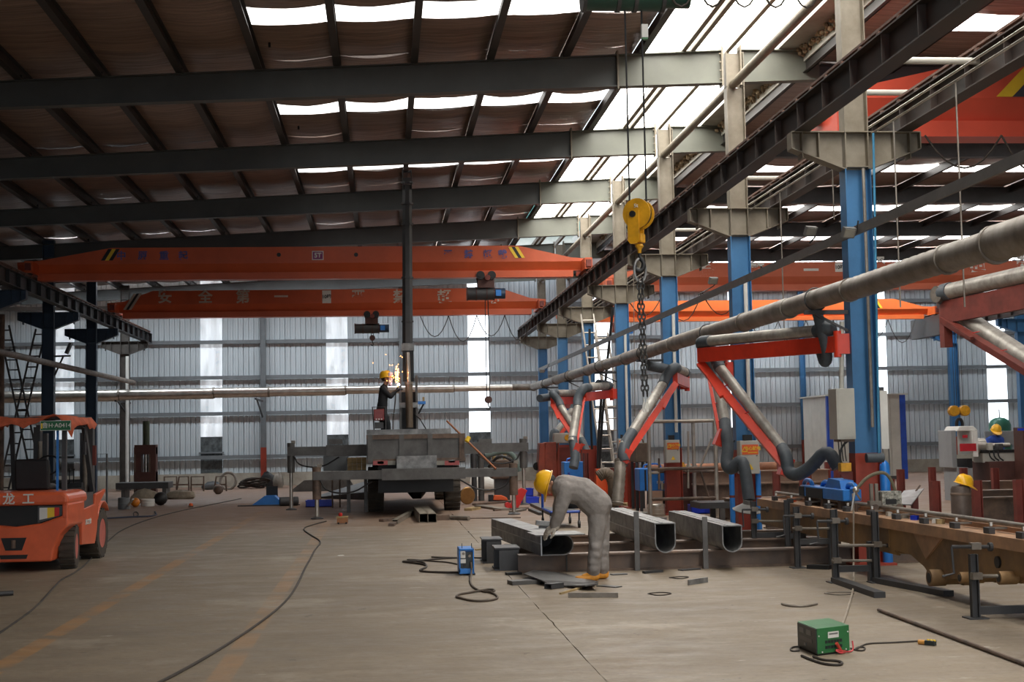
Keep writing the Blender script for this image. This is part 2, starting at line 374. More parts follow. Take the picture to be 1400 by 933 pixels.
# girts, plinth cap and wind columns
for i, z in enumerate((1.13, 2.82, 4.23, 5.62, 7.0)):
    b = MB(); b.span((-20, YW - .20, z - .05), (28, YW - .03, z - .035)); b.span((-20, YW - .215, z - .05), (28, YW - .20, z + .09))
    tag(b.build('trim_%d' % (i + 1), 'girt'), 'grey horizontal girt on the back wall, %s' % ['lowest, just above the plinth', 'second from the floor', 'third from the floor', 'fourth from the floor, under the crane girders', 'topmost, behind the crane girders'][i], 'wall girt', kind='structure')
tag(MB().span((-20, YW - .10, 0), (28, YW + .02, .52)).build('baseboard_back', 'plinth'), 'rough concrete plinth along the foot of the end wall', 'plinth', kind='structure')
def wind_column(x, low, low_mat, top_mat, label):
    t = thing('wind_column', label, 'column', (x, YW - .30, 0), kind='structure')
    MB().hbeam((x, YW - .31, low), (x, YW - .31, 8.3), .2, .17).build('shaft', top_mat, t)
    MB().hbeam((x, YW - .31, 0.02), (x, YW - .31, low), .205, .175).build('painted_foot', low_mat, t)
    MB().span((x - .18, YW - .5, 0), (x + .18, YW - .12, .02)).build('base_plate', low_mat, t)
wind_column(-4.67, 1.5, 'red_base', 'girt', 'grey wind column on the back wall with an orange-red foot')
wind_column(0.75, 1.4, 'red_base', 'girt', 'grey wind column on the back wall hidden behind the tall boom')
wind_column(16.9, 1.4, 'red_base', 'blue_paint', 'slim blue wind column on the back wall above the white booth')

# unseen front wall; its wide doorway is sized to let in fill light
fw = tag(MB().span((-20, -14.2, 0), (-10, -14, 8.9)).span((17, -14.2, 0), (28, -14, 8.9)).span((-10, -14.2, 7.2), (17, -14, 8.9)).build('wall_front', 'wall_blue'), 'unseen front wall behind the camera, its wide doorway added for fill light', 'wall', kind='structure')
# side walls close the hall off to both sides
tag(MB().span((-20.2, -14, 0), (-20, YW + .3, 8.9)).build('wall_left', 'wall_blue'), 'unseen steel side wall added far to the left to block light', 'wall', kind='structure')  # out of view, added to keep light off the left side
tag(MB().span((28, -14, 0), (28.2, YW + .3, 8.9)).build('wall_right', 'wall_blue'), 'steel side wall far to the right', 'wall', kind='structure')

# roof
SK0, SK1, GUT = 4.55, 6.95, 7.45     # translucent roof strip beside the valley gutter
ce = tag(MB().span((-20, -14, 8.86), (SK0, YW + .3, 8.9)).build('ceiling', 'insulation'), 'low brown foil-lined steel roof of the left hall', 'ceiling', kind='structure')
ce2 = tag(MB().span((GUT, -14, 8.70), (28, YW + .3, 8.74)).build('ceiling', 'insulation'), 'brown foil-lined roof of the right hall beyond the columns', 'ceiling', kind='structure')
PUR = 1.31
purx = [SK0 - 0.04 - PUR * k for k in range(19)]
STRIP_Y, STRIP_W, STRIP_X0 = 3.62, 0.84, -1.98
def insul(x0, x1, y0, y1, zf, par, sag):
    """one sagging foil sheet between two purlins"""
    nx, ny = 6, max(3, int((y1 - y0) / .55)); vs = []
    ph = random.uniform(0, 6)
    for j in range(ny + 1):
        for i in range(nx + 1):
            u, v_ = i / nx, j / ny
            s = math.sin(PI * u) * (sag * (0.7 + .3 * math.sin(ph + 5 * v_))) + .05 * math.exp(-((v_ - .08) / .05) ** 2) * math.sin(PI * u) + random.uniform(-.006, .006)
            x = x0 + (x1 - x0) * u; vs.append((x, y0 + (y1 - y0) * v_, zf(x) - s))
    b = MB().add(vs, [(j * (nx + 1) + i, (j + 1) * (nx + 1) + i, (j + 1) * (nx + 1) + i + 1, j * (nx + 1) + i + 1) for j in range(ny) for i in range(nx)])
    return b.build('insulation_sheet', 'insulation', par, smooth=True)
zl = lambda x: roof_z(x) + .16
for bay in range(-2, 9):
    y0 = bay * BAY - .56
    if y0 > YW: continue
    y1 = min(y0 + BAY, YW)
    for k in range(len(purx) - 1):
        xa, xb = purx[k + 1] + .02, purx[k] - .02
        near = y1 > 14 and xb > -14
        has = xa > (STRIP_X0 - .5 if bay < 8 else -15)
        segs = [(y0, y0 + STRIP_Y - STRIP_W / 2), (y0 + STRIP_Y + STRIP_W / 2, y1)] if has else [(y0, y1)]
        if not near and not has:
            MB().span((xa, y0, zl(xa) - .02), (xb, y1, zl(xa))).build('insulation_sheet', 'insulation', ce); continue
        for a, b in segs: insul(xa, xb, a, b, zl, ce, .075)
n_strip = 8
for bay in range(-2, 9):
    y0 = bay * BAY - .56 + STRIP_Y - STRIP_W / 2 - .02
    wn = thing('window_%d' % (n_strip + 1), 'translucent roof strip of the left hall, %s' % ['over the open front end', 'just behind the camera', 'overhead near the camera', 'over the green hoist', 'above the nearest roof beam', 'first from the camera in the photo', 'second from the camera in the photo', 'third from the camera in the photo', 'fourth from the camera in the photo', 'fifth, above the crane girders', 'farthest, close to the end wall'][bay + 2], 'roof light', (1.3, y0, 8.4), kind='structure'); n_strip += 1
    for k in range(len(purx) - 1):
        xa, xb = purx[k + 1] + .015, purx[k] - .015
        if xa < (STRIP_X0 - .5 if bay < 8 else -15): continue
        b = MB(); n = 4
        b.add([(xa + (xb - xa) * i / n, yy, zl(xa + (xb - xa) * i / n) - .03 * math.sin(PI * i / n)) for yy in (y0, y0 + STRIP_W + .04) for i in range(n + 1)], [(i, n + 1 + i, n + 2 + i, i + 1) for i in range(n)])
        b.build('translucent_sheet', pane('roof_strip', (1.0, 0.98, 0.94), STRIP_GLOW, 0.1) if bay < 8 else pane('roof_strip_far', (0.86, 0.94, 1.0), FAR_GLOW, 0.1), wn)
for k, x in enumerate(purx):         # purlins, Z-sections running the length of the hall
    if x < -19.9: continue
    z = roof_z(x); b = MB()
    b.span((x - .012, -14, z - .04), (x + .012, YW, z + .15)); b.span((x - .05, -14, z - .06), (x + .07, YW, z - .03)); b.span((x - .01, -14, z + .14), (x + .07, YW, z + .155))
    t = tag(b.build('roof_purlin', 'purlin_dark'), 'dark steel purlin under the brown roof, %s to the left of the white roof strip' % ORDS[k], 'purlin', 'purlins of the left roof', kind='structure')
# broad translucent roof over the column row
t = thing('window_%d' % (n_strip + 1), 'broad blown-out white translucent roof above the column row', 'roof light', (5.8, 20, 8.7), kind='structure')
xs = [SK0, 5.33, 6.12, SK1]
for bay in range(-2, 8):
    for k in range(3):
        y0, y1 = bay * BAY, min(bay * BAY + BAY, 44.0)
        if y0 >= 44: continue
        n = 6; m = 6; b = MB()
        b.add([(xs[k] + .01 + (xs[k + 1] - xs[k] - .02) * i / n, y0 + .02 + (y1 - y0 - .04) * j / m, roof_z(xs[k] + (xs[k + 1] - xs[k]) * i / n) + .19 + (.02 if i % 2 else 0)) for j in range(m + 1) for i in range(n + 1)],
              [(j * (n + 1) + i, (j + 1) * (n + 1) + i, (j + 1) * (n + 1) + i + 1, j * (n + 1) + i + 1) for j in range(m) for i in range(n)])
        b.build('translucent_sheet', pane('roof_wide', (1.0, 0.97, 0.91), ROOF_GLOW, 0.06), t)
for x in (5.30, 5.47, 6.12):
    z = roof_z(x); b = MB().span((x - .012, -14, z - .04), (x + .012, 50, z + .15)); b.span((x - .07, -14, z - .045), (x + .012, 50, z - .03))
    tag(b.build('roof_purlin', 'beige_paint'), {5.30: 'pale purlin under the white roof strip, left of a close pair', 5.47: 'pale purlin under the white roof strip, right of a close pair', 6.12: 'pale purlin under the white roof strip, over the column heads'}[x], 'purlin', kind='structure')
# valley gutter on the far side of the strip
t = thing('valley_gutter', 'grey steel valley gutter with frayed insulation hanging along its lip', 'gutter', (7.2, 20, 8), kind='structure')
MB().span((SK1, -14, 8.42), (SK1 + .03, 50, 8.95)).build('gutter_side', 'cream', t)
MB().span((SK1, -14, 8.405), (GUT, 50, 8.43)).build('gutter_floor', 'grey_paint', t)
MB().span((GUT - .03, -14, 8.2), (GUT, 50, 8.9)).build('gutter_side', 'cream', t)
b = MB()
for i in range(900):
    y = 10 + 36 * (i / 900.0); b.ball((GUT - .16 + random.uniform(0, .16), y, 8.34 + random.uniform(-.06, .05)), random.uniform(.025, .06), n=6)
o = b.build('frayed_insulation', mat('wool', (0.26, 0.19, 0.115), .95, var=.3, scale=6), t); o['kind'] = 'stuff'
# right hall roof
z2 = lambda x: 8.22
for bay in range(-1, 9):
    y0 = bay * BAY - .56; y1 = min(y0 + BAY, YW)
    for k in range(13):
        xa = GUT + .05 + 1.55 * k; xb = xa + 1.5
        if bay >= 3 and k < 11:
            segs = [(y0, y0 + STRIP_Y - STRIP_W / 2), (y0 + STRIP_Y + STRIP_W / 2, y1)] if k >= 1 and y1 - y0 > 4.5 else [(y0, y1)]
            for a, c in segs: insul(xa, xb, a, c, z2, ce2, .06)
        else: MB().span((xa, y0, 8.2), (xb, y1, 8.22)).build('insulation_sheet', 'insulation', ce2)
n_strip += 1
for bay in range(3, 9):
    y0 = bay * BAY - .56 + STRIP_Y - STRIP_W / 2 - .02
    wn = thing('window_%d' % (n_strip + 1), 'translucent roof strip of the right hall, %s row from the camera' % ['first', 'second', 'third', 'fourth', 'fifth', 'sixth'][bay - 3], 'roof light', (14, y0, 8.2), kind='structure'); n_strip += 1
    for k in range(1, 11):
        xa = GUT + .05 + 1.55 * k
        MB().span((xa, y0, 8.19), (xa + 1.5, y0 + STRIP_W + .04, 8.205)).build('translucent_sheet', pane('roof_strip_right', (1.0, .98, .94), 5.5, .1) if bay < 8 else 'roof_strip_far', wn)
for k in range(12):
    x = GUT + .02 + 1.55 * k; b = MB().span((x - .012, -6, 8.0), (x + .012, YW, 8.2)); b.span((x - .07, -6, 8.0), (x + .012, YW, 8.014))
    tag(b.build('roof_purlin', 'purlin_dark'), 'dark purlin under the right hall roof, %s from the valley gutter' % ORDS[k], 'purlin', 'purlins of the right roof', kind='structure')

# portal frames: columns, crane brackets, roof beams
def corbel(t, x, sx, y, m, zt=5.58, zb=5.10):
    """tapered crane bracket welded to one face of a column"""
    x0 = x + sx * .165; x1 = x + sx * .86; b = MB()
    b.prism([(0, 0), (x1 - x0, zb + .27 - zb), (x1 - x0, zt - zb), (0, zt - zb)] if sx > 0 else [(0, 0), (0, zt - zb), (x1 - x0, zt - zb), (x1 - x0, .27)], (x0, y + .006, zb), (1, 0, 0), (0, 0, 1), .012)
    b.span((min(x0, x1), y - .11, zt), (max(x0, x1), y + .11, zt + .014))
    b.bar((x0, y, zb), (x1, y, zb + .27), .22, .014, (0, 0, 1))
    for q in (.50, .72): b.span((x + sx * q - .006, y - .10, zb + .14), (x + sx * q + .006, y + .10, zt))
    b.span((x1 - .007, y - .10, zb + .27), (x1 + .007, y + .10, zt))
    return b.build('crane_bracket', m, t)
def frame_column(x, y, label, top_mat, mid_mat, foot_mat, sides=(-1, 1), h=7.72):
    t = thing('steel_column', label, 'column', (x, y, 0), kind='structure')
    MB().hbeam((x, y, 5.10), (x, y, h), .30, .22).build('upper_shaft', top_mat, t)
    MB().hbeam((x, y, 1.42), (x, y, 5.10), .33, .24).build('shaft', mid_mat, t)
    MB().hbeam((x, y, .03), (x, y, 1.42), .335, .245).build('painted_foot', foot_mat, t)
    MB().span((x - .28, y - .24, 0), (x + .28, y + .24, .03)).build('base_plate', foot_mat, t)
    b = MB()
    for z in (5.58, 5.12): b.span((x - .16, y - .115, z), (x + .16, y + .115, z + .014))
    b.build('stiffener', top_mat, t)
    for sx in sides: corbel(t, x, sx, y, top_mat)
    return t
ordn = ['nearest', 'second', 'third', 'fourth', 'fifth', 'sixth', 'farthest']
for i in range(7):
    frame_column(XR, Y0 + BAY * i, 'blue crane column of the middle row with a red foot, %s from the camera' % ordn[i], 'beige_paint', 'blue_paint', 'red_base')
for i in range(4):
    frame_column(XL, 35.44 + BAY * i, '%s column of the left row, %s from the camera' % ('brown-grey' if i == 3 else 'dark blue crane', ['nearest, at the photo edge', 'second', 'third', 'farthest, with a pale pipe on it'][i]), *(('deep_blue',) * 3 if i < 3 else (mat('brown_grey', (.07, .06, .052), .55, var=.2),) * 3))
for i in range(2):
    frame_column(22.6, 47.44 + BAY * i, 'blue column of the far right row, %s' % ['behind the lathe worker', 'left of the lathe in the back corner'][i], 'blue_paint', 'blue_paint', 'red_base', (-1,))
def roof_beam(y, label):
    t = thing('roof_beam', label, 'beam', (0, y, 7.8), kind='structure')
    def z0(x): return 7.567 + .0393 * x
    def z1(x): return min(8.085 + .05 * x, 8.40)
    def seg(x0, x1, name, m):
        b = MB()
        for zf, s in ((z0, 0), (z1, -.014)):
            b.bar((x0, y, zf(x0) + s), (x1, y, zf(x1) + s), .2, .016)
        b.prism([(x0, z0(x0)), (x1, z0(x1)), (x1, z1(x1)), (x0, z1(x0))], (0, y + .005, 0), (1, 0, 0), (0, 0, 1), .01)
        return b.build(name, m, t)
    seg(-19.9, -10.2, 'left_rafter', 'shaded_beam_paint'); seg(-10.2, 4.1, 'main_rafter', 'shaded_beam_paint'); seg(4.1, 5.95, 'haunch', 'beam_paint'); seg(6.25, 7.7, 'tail', 'beam_paint')
    b = MB()
    for x in (4.1, 5.94, 6.27): b.span((x - .014, y - .11, z0(x) - .06), (x + .014, y + .11, z1(x) + .06))
    for x in (5.92, 6.29):
        for k in range(4): b.cyl((x - .03, y - .08, z0(x) + .06 + .15 * k), (x + .03, y - .08, z0(x) + .06 + .15 * k), .014, n=6)
    b.build('joint_plate', 'beige_paint', t)
    b = MB()
    for k, x in enumerate(purx[:14]): b.span((x - .05, y - .05, z1(x) - .01), (x + .05, y + .05, roof_z(x) + .04))
    b.build('purlin_cleat', 'dark_steel', t)
    MB().hbeam((XR, y, 7.73), (XR, y, 8.34), .30, .22).build('column_head', 'beige_paint', t)
    b = MB().ibeam((7.7, y, 7.93), (22.2, y, 7.93), .42, .2); b.build('right_rafter', 'dark_steel', t)
for i, y in enumerate([5.44 + 6 * k for k in range(9)]):
    roof_beam(y, 'tapered grey-green roof beam, %s' % ['overhead near the camera, outside the photo', 'overhead, just outside the photo', 'just above the top of the photo', 'nearest one in the photo', 'second from the camera in the photo', 'third from the camera in the photo', 'fourth from the camera in the photo', 'behind the orange crane girders', 'against the end wall'][i])
for i, y in enumerate([11.44 + 6 * k for k in range(7)]):
    o = tag(MB().cyl((XR - .02, y - .05, 7.78), (XR - .02, y + BAY - .05, 7.78), .075, n=12).build('strut_tube', 'beige_paint', smooth=True), 'round steel strut between column heads, %s bay from the camera' % ['first', 'second', 'third', 'fourth', 'fifth', 'sixth', 'seventh'][i], 'strut', kind='structure')

# crane runways
def runway(x, y0, y1, label, m='runway_steel'):
    t = thing('crane_runway', label, 'crane runway', (x, y0, 5.6))
    MB().ibeam((x, y0, 5.775), (x, y1, 5.775), .37, .21, .018, .012).build('runway_girder', m, t)
    n = int((y1 - y0) / 1.0); me = None
    for k in range(n + 1):
        y = y0 + .02 + (y1 - y0 - .04) * k / n; b = MB()
        for s in (-1, 1): b.span((x + s * .006, y - .006, 5.61), (x + s * .095, y + .006, 5.94))
        b.build('web_stiffener', m, t)
    MB().ibeam((x, y0, 6.015), (x, y1, 6.015), .105, .08, .03, .015).build('crane_rail', 'rail_rust', t)
    b = MB()
    for k in range(int((y1 - y0) / .6)):
        y = y0 + .3 + .6 * k
        for s in (-1, 1): b.span((x + s * .042, y - .03, 5.96), (x + s * .09, y + .03, 6.0))
    b.build('rail_clip', 'rail_rust', t)['kind'] = 'stuff'
runway(5.44, 5.0, 54.9, 'long dark steel crane runway along the left side of the column row')
runway(6.80, 5.0, 54.9, 'long dark steel crane runway along the right side of the column row')
runway(-8.97, 34.0, 54.6, 'dark crane runway on the left columns of the hall', 'black')  # black here stands in for the shade on the left side
runway(21.8, 40.0, 54.6, 'far crane runway on the right side of the right hall')
for i, y in enumerate([15.0] + [Y0 + BAY * k for k in range(5)]):
    z = 6.0 if i else 5.75; x0, x1 = (6.32, 6.70) if i else (5.6, 6.70)
    t = thing('tie_pipe', 'pale horizontal tie pipe bracing the runway, %s from the camera' % ['first, high at the right edge', 'second', 'third', 'fourth', 'fifth', 'sixth'][i], 'pipe', (x0, y, z))
    MB().cyl((x0, y, z + .13), (7.58 if i else 7.1, y, z + .13), .04, n=10).build('pipe', 'cream', t, smooth=True)
for k, z in enumerate((5.56, 5.66)):
    tag(MB().cyl((6.36, 9.5, z), (6.36, 52, z), .015, n=6).build('conduit', 'galv_clean', smooth=True), 'thin pale conduit running along the columns, %s of a pair' % ['lower', 'upper'][k], 'conduit')
# neighbouring building seen through the open end of the white roof
t = thing('neighbour_building', 'teal-roofed building glimpsed through the open end of the roof strip', 'building', (8, 90, 0))
MB().span((4, 96, 0), (24, 112, 16.0)).build('wall', 'cream', t)
MB().prism([(3, 15.8), (25, 15.8), (24, 18), (4, 18)], (0, 95.5, 0), (1, 0, 0), (0, 0, 1), -17).build('roof', 'teal', t)
# ================================================================== OVERHEAD CRANES
def crane(label, y, x0, x1, zb, k, tl, tr, rails, mat_='orange_crane'):
    """single-girder crane: box web on a bottom flange, tapered ends, wheeled end carriages"""
    t = thing('overhead_crane', label, 'crane', ((x0 + x1) / 2, y, zb))
    b = MB(); secs = [(x0, .46, .16), (x0 + .55, .50 + .1 * (tl < 1.5), 0), (x0 + tl, .82, 0), (x1 - tr, .82, 0), (x1 - .55, .50 + .1 * (tr < 1.5), 0), (x1, .46, .16)]
    vs = []
    for x, zt, z0 in secs:
        zm = max(.40, z0) if zt > .6 else min(.40, zt - .06)
        half = [(.21, zt), (.21, zm), (.10, .185), (.10, max(z0, .17) - .0)]
        ring = half + [(-a, c) for a, c in reversed(half)]
        vs += [(x, y + a * k, zb + c * k) for a, c in ring]
    n = 8; fs = [(i * n + j, i * n + (j + 1) % n, (i + 1) * n + (j + 1) % n, (i + 1) * n + j) for i in range(5) for j in range(n)]
    fs += [tuple(range(n - 1, -1, -1)), tuple(range(5 * n, 6 * n))]
    b.add(vs, fs).build('girder_web', mat_, t)
    MB().span((x0 + .5, y - .17 * k, zb), (x1 - .5, y + .17 * k, zb + .165 * k)).build('bottom_flange', mat_, t)
    for xr in rails:
        e = MB().span((xr - .10, y - .85, 6.12), (xr + .10, y + .85, 6.42)).build('end_carriage', mat_, t)
        for yy in (y - .65, y + .65): MB().cyl((xr - .05, yy, 6.185), (xr + .05, yy, 6.185), .115, n=14).build('wheel', 'dark_steel', e, smooth=True)
        MB().span((xr - .07, y - .93, 6.18), (xr + .07, y - .85, 6.36)).build('buffer', 'oxide', e)
    return t
def stripes(t, y, xs, z0, z1, mats, slant=.25, wd=.12):
    for i, m in enumerate(mats):
        x = xs + i * wd
        MB().prism([(x, z0), (x + wd * .98, z0), (x + wd * .98 + slant, z1), (x + slant, z1)], (0, y, 0), (1, 0, 0), (0, 0, 1), .004).build('warning_stripe', m, t)
def chars(t, s, pxs, py, y, size, m, dy=.225, bold=.006):
    for c, px in zip(s, pxs):
        q = P(px, py, y); text(c, size, (q.x, y - dy, q.z), (1, 0, 0), (0, 0, 1), m, t, bold=bold)
def hoist(label, x, y, ztop, body='dark_steel', drop=None, motor='deep_blue', wd=1.0, hook=True, trolley='oxide_dark'):
    """wire-rope hoist hung on trolley wheels from a girder flange"""
    t = thing('electric_hoist', label, 'hoist', (x, y, ztop))
    tr = MB().span((x - .22, y - .20, ztop - .28), (x + .22, y - .175, ztop + .02)).build('trolley_frame', trolley, t)
    MB().span((x - .22, y + .175, ztop - .28), (x + .22, y + .20, ztop + .02)).build('trolley_frame', trolley, t)
    for sx in (-.15, .15):
        for sy in (-1, 1): MB().cyl((x + sx, y + sy * .20, ztop + .05), (x + sx, y + sy * .245, ztop + .05), .115, n=16).cyl((x + sx, y + sy * .245, ztop + .05), (x + sx, y + sy * .27, ztop + .05), .06, n=12).build('trolley_wheel', 'black', tr, smooth=True)
    MB().cyl((x + .03, y - .28, ztop - .03), (x + .03, y - .40, ztop - .03), .075, n=14).build('travel_motor', 'oxide', t, smooth=True)
    zc = ztop - .42
    MB().cyl((x - wd * .5, y, zc), (x + wd * .22, y, zc), .175, n=18).build('drum_housing', body, t, smooth=True)
    for q in (-.50, -.26, .02, .22): MB().cyl((x + wd * q - .012, y, zc), (x + wd * q + .012, y, zc), .19, n=18).build('drum_flange', trolley, t, smooth=True)
    m = MB().cyl((x + wd * .22, y, zc), (x + wd * .52, y, zc), .145, n=16)
    m.build('hoist_motor', motor, t, smooth=True)
    MB().span((x + wd * .26, y - .19, zc - .08), (x + wd * .40, y - .13, zc + .08)).build('terminal_box', 'machine_blue', t)
    MB().span((x - .2, y - .10, zc + .15), (x + .2, y + .10, ztop - .20)).build('hanger', trolley, t)
    if drop:
        MB().cyl((x - .02, y, zc - .16), (x - .02, y, drop + .28), .012, n=6).cyl((x + .06, y, zc - .16), (x + .06, y, drop + .28), .012, n=6).build('wire_rope', 'black', t)
        MB().cyl((x + .02, y - .05, drop + .22), (x + .02, y + .05, drop + .22), .10, n=14).build('hook_block', 'oxide_dark', t, smooth=True)
        MB().tube([(x + .02, y, drop + .14), (x + .02, y, drop + .06), (x + .07, y, drop + .01), (x + .02, y, drop - .05), (x - .04, y, drop - .01)], .018, 8, 1).build('hook', 'black', t, smooth=True)
    return t
L1 = crane('bright orange overhead crane across the left hall, nearer of the two', 37, -9.40, 5.62, 5.99, 1.03, 2.4, 2.0, (-8.97, 5.44))
stripes(L1, 37 - .225, -7.28, 6.50, 6.80, ['black', 'sign_yellow', 'black'], .18, .10)
stripes(L1, 37 - .225, 3.55, 6.50, 6.80, ['sign_yellow', 'black', 'sign_yellow'], -.18, .09)
chars(L1, '中原重起', (168, 197, 226, 252), 352, 37, .25, 'char_blue')
chars(L1, '严禁超载', (612, 640, 666, 686), 350, 37, .25, 'char_blue')
q = P(435, 351, 37); MB().span((q.x - .15, 37 - .224, q.z - .12), (q.x + .15, 37 - .218, q.z + .12)).build('capacity_sign', 'white', L1)
MB().span((q.x - .13, 37 - .228, q.z - .10), (q.x + .13, 37 - .223, q.z + .10)).build('sign_field', mat('plum', (.30, .06, .20)), L1)
text('5T', .17, (q.x, 37 - .231, q.z), (1, 0, 0), (0, 0, 1), 'white', L1, bold=.006)
for px in (382, 487):
    q = P(px, 350, 37); MB().cyl((q.x, 36.77, q.z), (q.x, 36.79, q.z), .055, n=14).build('inspection_hole', 'black', L1)
L2 = crane('dull orange overhead crane across the left hall with white slogan, farther of the two', 48, -9.25, 5.66, 5.97, 1.12, 1.5, 1.6, (-8.97, 5.44))
stripes(L2, 48 - .245, -8.72, 6.25, 6.80, ['char_white', 'black', 'char_white'], .35, .09)
chars(L2, '安全第一', (227, 282, 333, 385), 408, 48, .48, 'char_white', .245, .012)
chars(L2, '严禁超载', (490, 547, 607, 672), 408, 48, .50, 'char_white', .245, .012)
q = P(447, 407, 48); MB().span((q.x - .15, 48 - .244, q.z - .22), (q.x + .15, 48 - .238, q.z + .22)).build('capacity_sign', 'white', L2)
text('10吨', .16, (q.x, 48 - .247, q.z), (1, 0, 0), (0, 0, 1), 'black', L2, bold=.004)
R1 = crane('red-orange overhead crane across the right hall with white slogan', 42, 6.55, 22.05, 6.10, 1.05, 2.0, 2.0, (6.80, 21.8), mat('faded_orange', (0.56, 0.135, 0.065), .45, var=.06, scale=.7))
chars(R1, '安全第一', (893, 965, 1032, 1106), 372, 42, .48, 'white', .225, .018)
chars(R1, '严禁超载', (1196, 1262, 1332, 1396), 364, 42, .52, 'white', .225, .018)
q = P(1145, 367, 42); MB().span((q.x - .15, 42 - .224, q.z - .14), (q.x + .15, 42 - .218, q.z + .14)).build('capacity_sign', 'white', R1)
text('10吨', .16, (q.x, 42 - .227, q.z), (1, 0, 0), (0, 0, 1), 'black', R1, bold=.004)
R2 = crane('bright orange overhead crane of the right hall, farthest and lowest in view', 52, 6.55, 21.35, 6.0, .95, 2.0, 1.7, (6.80, 21.1), mat('vivid_orange', (0.80, 0.16, 0.035), .42, var=.05, scale=.7))
stripes(R2, 52 - .205, 18.9, 6.42, 6.72, ['sign_yellow', 'black', 'sign_yellow'], -.2, .10)
R0 = crane('large red overhead crane at the upper right corner', 20.5, 6.60, 22.0, 6.17, 1.45, 2.6, 2.0, (6.80, 21.8), mat('crane_red', (0.66, 0.085, 0.045), .42, var=.06, scale=.7))
q = P(1350, 139, 20.5); stripes(R0, 20.5 - .312, q.x, q.z, q.z + .52, ['sign_yellow', mat('stripe_grey', (.05, .05, .07)), 'sign_yellow', 'stripe_grey', 'sign_yellow', 'stripe_grey'], .52, .26)
for (rx, y) in ((21.1, 52), ):
    tag(MB().span((20.95, 50.5, 5.3), (21.25, 53.5, 6.06)).build('runway_stub', 'runway_steel'), 'short dark runway stub carrying the far right crane', 'runway beam')
L0 = crane('overhead crane just above the photo carrying the green hoist', 12.6, -9.40, 5.62, 6.08, 1.03, 2.4, 2.0, (-8.97, 5.44))
MB().ibeam((-8.97, 10.5, 5.775), (-8.97, 34.0, 5.775), .37, .21, .018, .012).build('runway_girder', 'runway_steel', bpy.data.objects['crane_runway.002'])
MB().ibeam((-8.97, 10.5, 6.015), (-8.97, 34.0, 6.015), .105, .08, .03, .015).build('crane_rail', 'rail_rust', bpy.data.objects['crane_runway.002'])
for i, y in enumerate((11.44, 17.44, 23.44, 29.44)): frame_column(XL, y, 'dark blue crane column of the left row outside the photo, %s from the camera' % ['first', 'second', 'third', 'fourth'][i], 'deep_blue', 'deep_blue', 'deep_blue')
hoist('dark electric hoist under the nearer orange crane, beside the tall boom', P(664, 395, 37).x, 37, 5.99, drop=2.5)
hoist('dark electric hoist under the farther orange crane, left of the tall boom', P(508, 440, 48).x, 48, 5.97, drop=5.0, wd=1.15)
h = hoist('blue electric hoist under the red-orange crane of the right hall', P(1300, 400, 42).x + .1, 42, 6.10, motor='machine_blue', drop=None)
# festoon cables looping under the crane girders
for i, (y, x0, x1, n, z) in enumerate(((48, 1.3, 5.2, 4, 5.95), (20.2, 8.2, 13, 4, 6.15), (42, 7.4, 11.0, 3, 6.08), (52, 14.0, 20.5, 6, 5.98))):
    b = MB(); pts = []
    for k in range(n):
        for j in range(9): u = j / 8; pts.append((x0 + (x1 - x0) * (k + u) / n, y - .12, z - .9 * (4 * u * (1 - u)) * (.8 + .2 * (k % 2)) * (.7 if y < 30 else 1)))
    tag(MB().tube(pts, .016, 5).build('festoon_cable', 'cable', smooth=True), 'looping festoon cable under the %s crane girder' % ['farther left orange', 'large upper-right red', 'right hall red-orange', 'farthest right orange'][i], 'cable')

# the green hoist and its hook, hanging near the camera
YH = 12.6
g = thing('wire_rope_hoist', 'dark green wire-rope hoist at the top edge of the photo', 'hoist', P(868, 0, YH))
a, c = P(795, -8, YH), P(942, -8, YH); zc = a.z
MB().cyl((a.x + .04, YH, zc), (c.x - .25, YH, zc), .155, n=20).build('drum_housing', mat('hoist_green', (.012, .055, .04), .4, var=.1), g, smooth=True)
MB().cyl((c.x - .25, YH, zc), (c.x, YH, zc), .125, n=18).build('hoist_motor', 'hoist_green', g, smooth=True)
for x in (a.x + .02, a.x + .34, c.x - .52, c.x - .26): MB().cyl((x - .018, YH, zc), (x + .018, YH, zc), .168, n=20).build('drum_flange', 'dark_steel', g, smooth=True)
MB().span((a.x + .32, YH - .17, zc - .08), (a.x + .42, YH - .14, zc + .13)).build('limit_switch', 'galv', g)
MB().span((a.x + .35, YH - .15, zc + .10), (c.x - .45, YH + .15, 6.12)).build('trolley_frame', 'hoist_green', g)
pts = []
for k in range(5):
    for j in range(7): u = j / 6; pts.append((c.x - .25 + .30 * (k + u) , YH - .1, zc + .08 - .22 * 4 * u * (1 - u)))
MB().tube(pts, .011, 5).build('festoon_cable', 'cable', g)
rp1, rp2 = P(854, 12, YH), P(881, 12, YH); q1, q2 = P(861, 285, YH), P(884, 290, YH)
MB().cyl((q1.x, YH, zc), q1, .0085, n=6).build('wire_rope', 'black', g); MB().cyl((q2.x, YH, zc), q2, .0085, n=6).build('wire_rope', 'black', g)
lb = P(881, 43, YH); bx = MB().box(lb, (.06, .06, .125)).build('limit_weight', 'white', g); MB().box(lb - V((0, 0, .07)), (.055, .055, .02)).build('weight_foot', 'green', bx)
hb = thing('hook_block', 'yellow crane hook block with a black hook hanging from two ropes', 'hook block', P(873, 295, YH))
o = P(873, 293, YH); Rz = Matrix.Translation(o) @ Matrix.Rotation(-.55, 4, 'Z') @ Matrix.Translation(-o)
sc = YH / 1900.0
def hp(px, py): return o + V(((px - 873) * sc, 0, (293 - py) * sc))
b = MB().cyl(o + V((0, -.032, 0)), o + V((0, .032, 0)), .118, n=24).xform(Rz); b.build('sheave', 'black', hb, smooth=True)
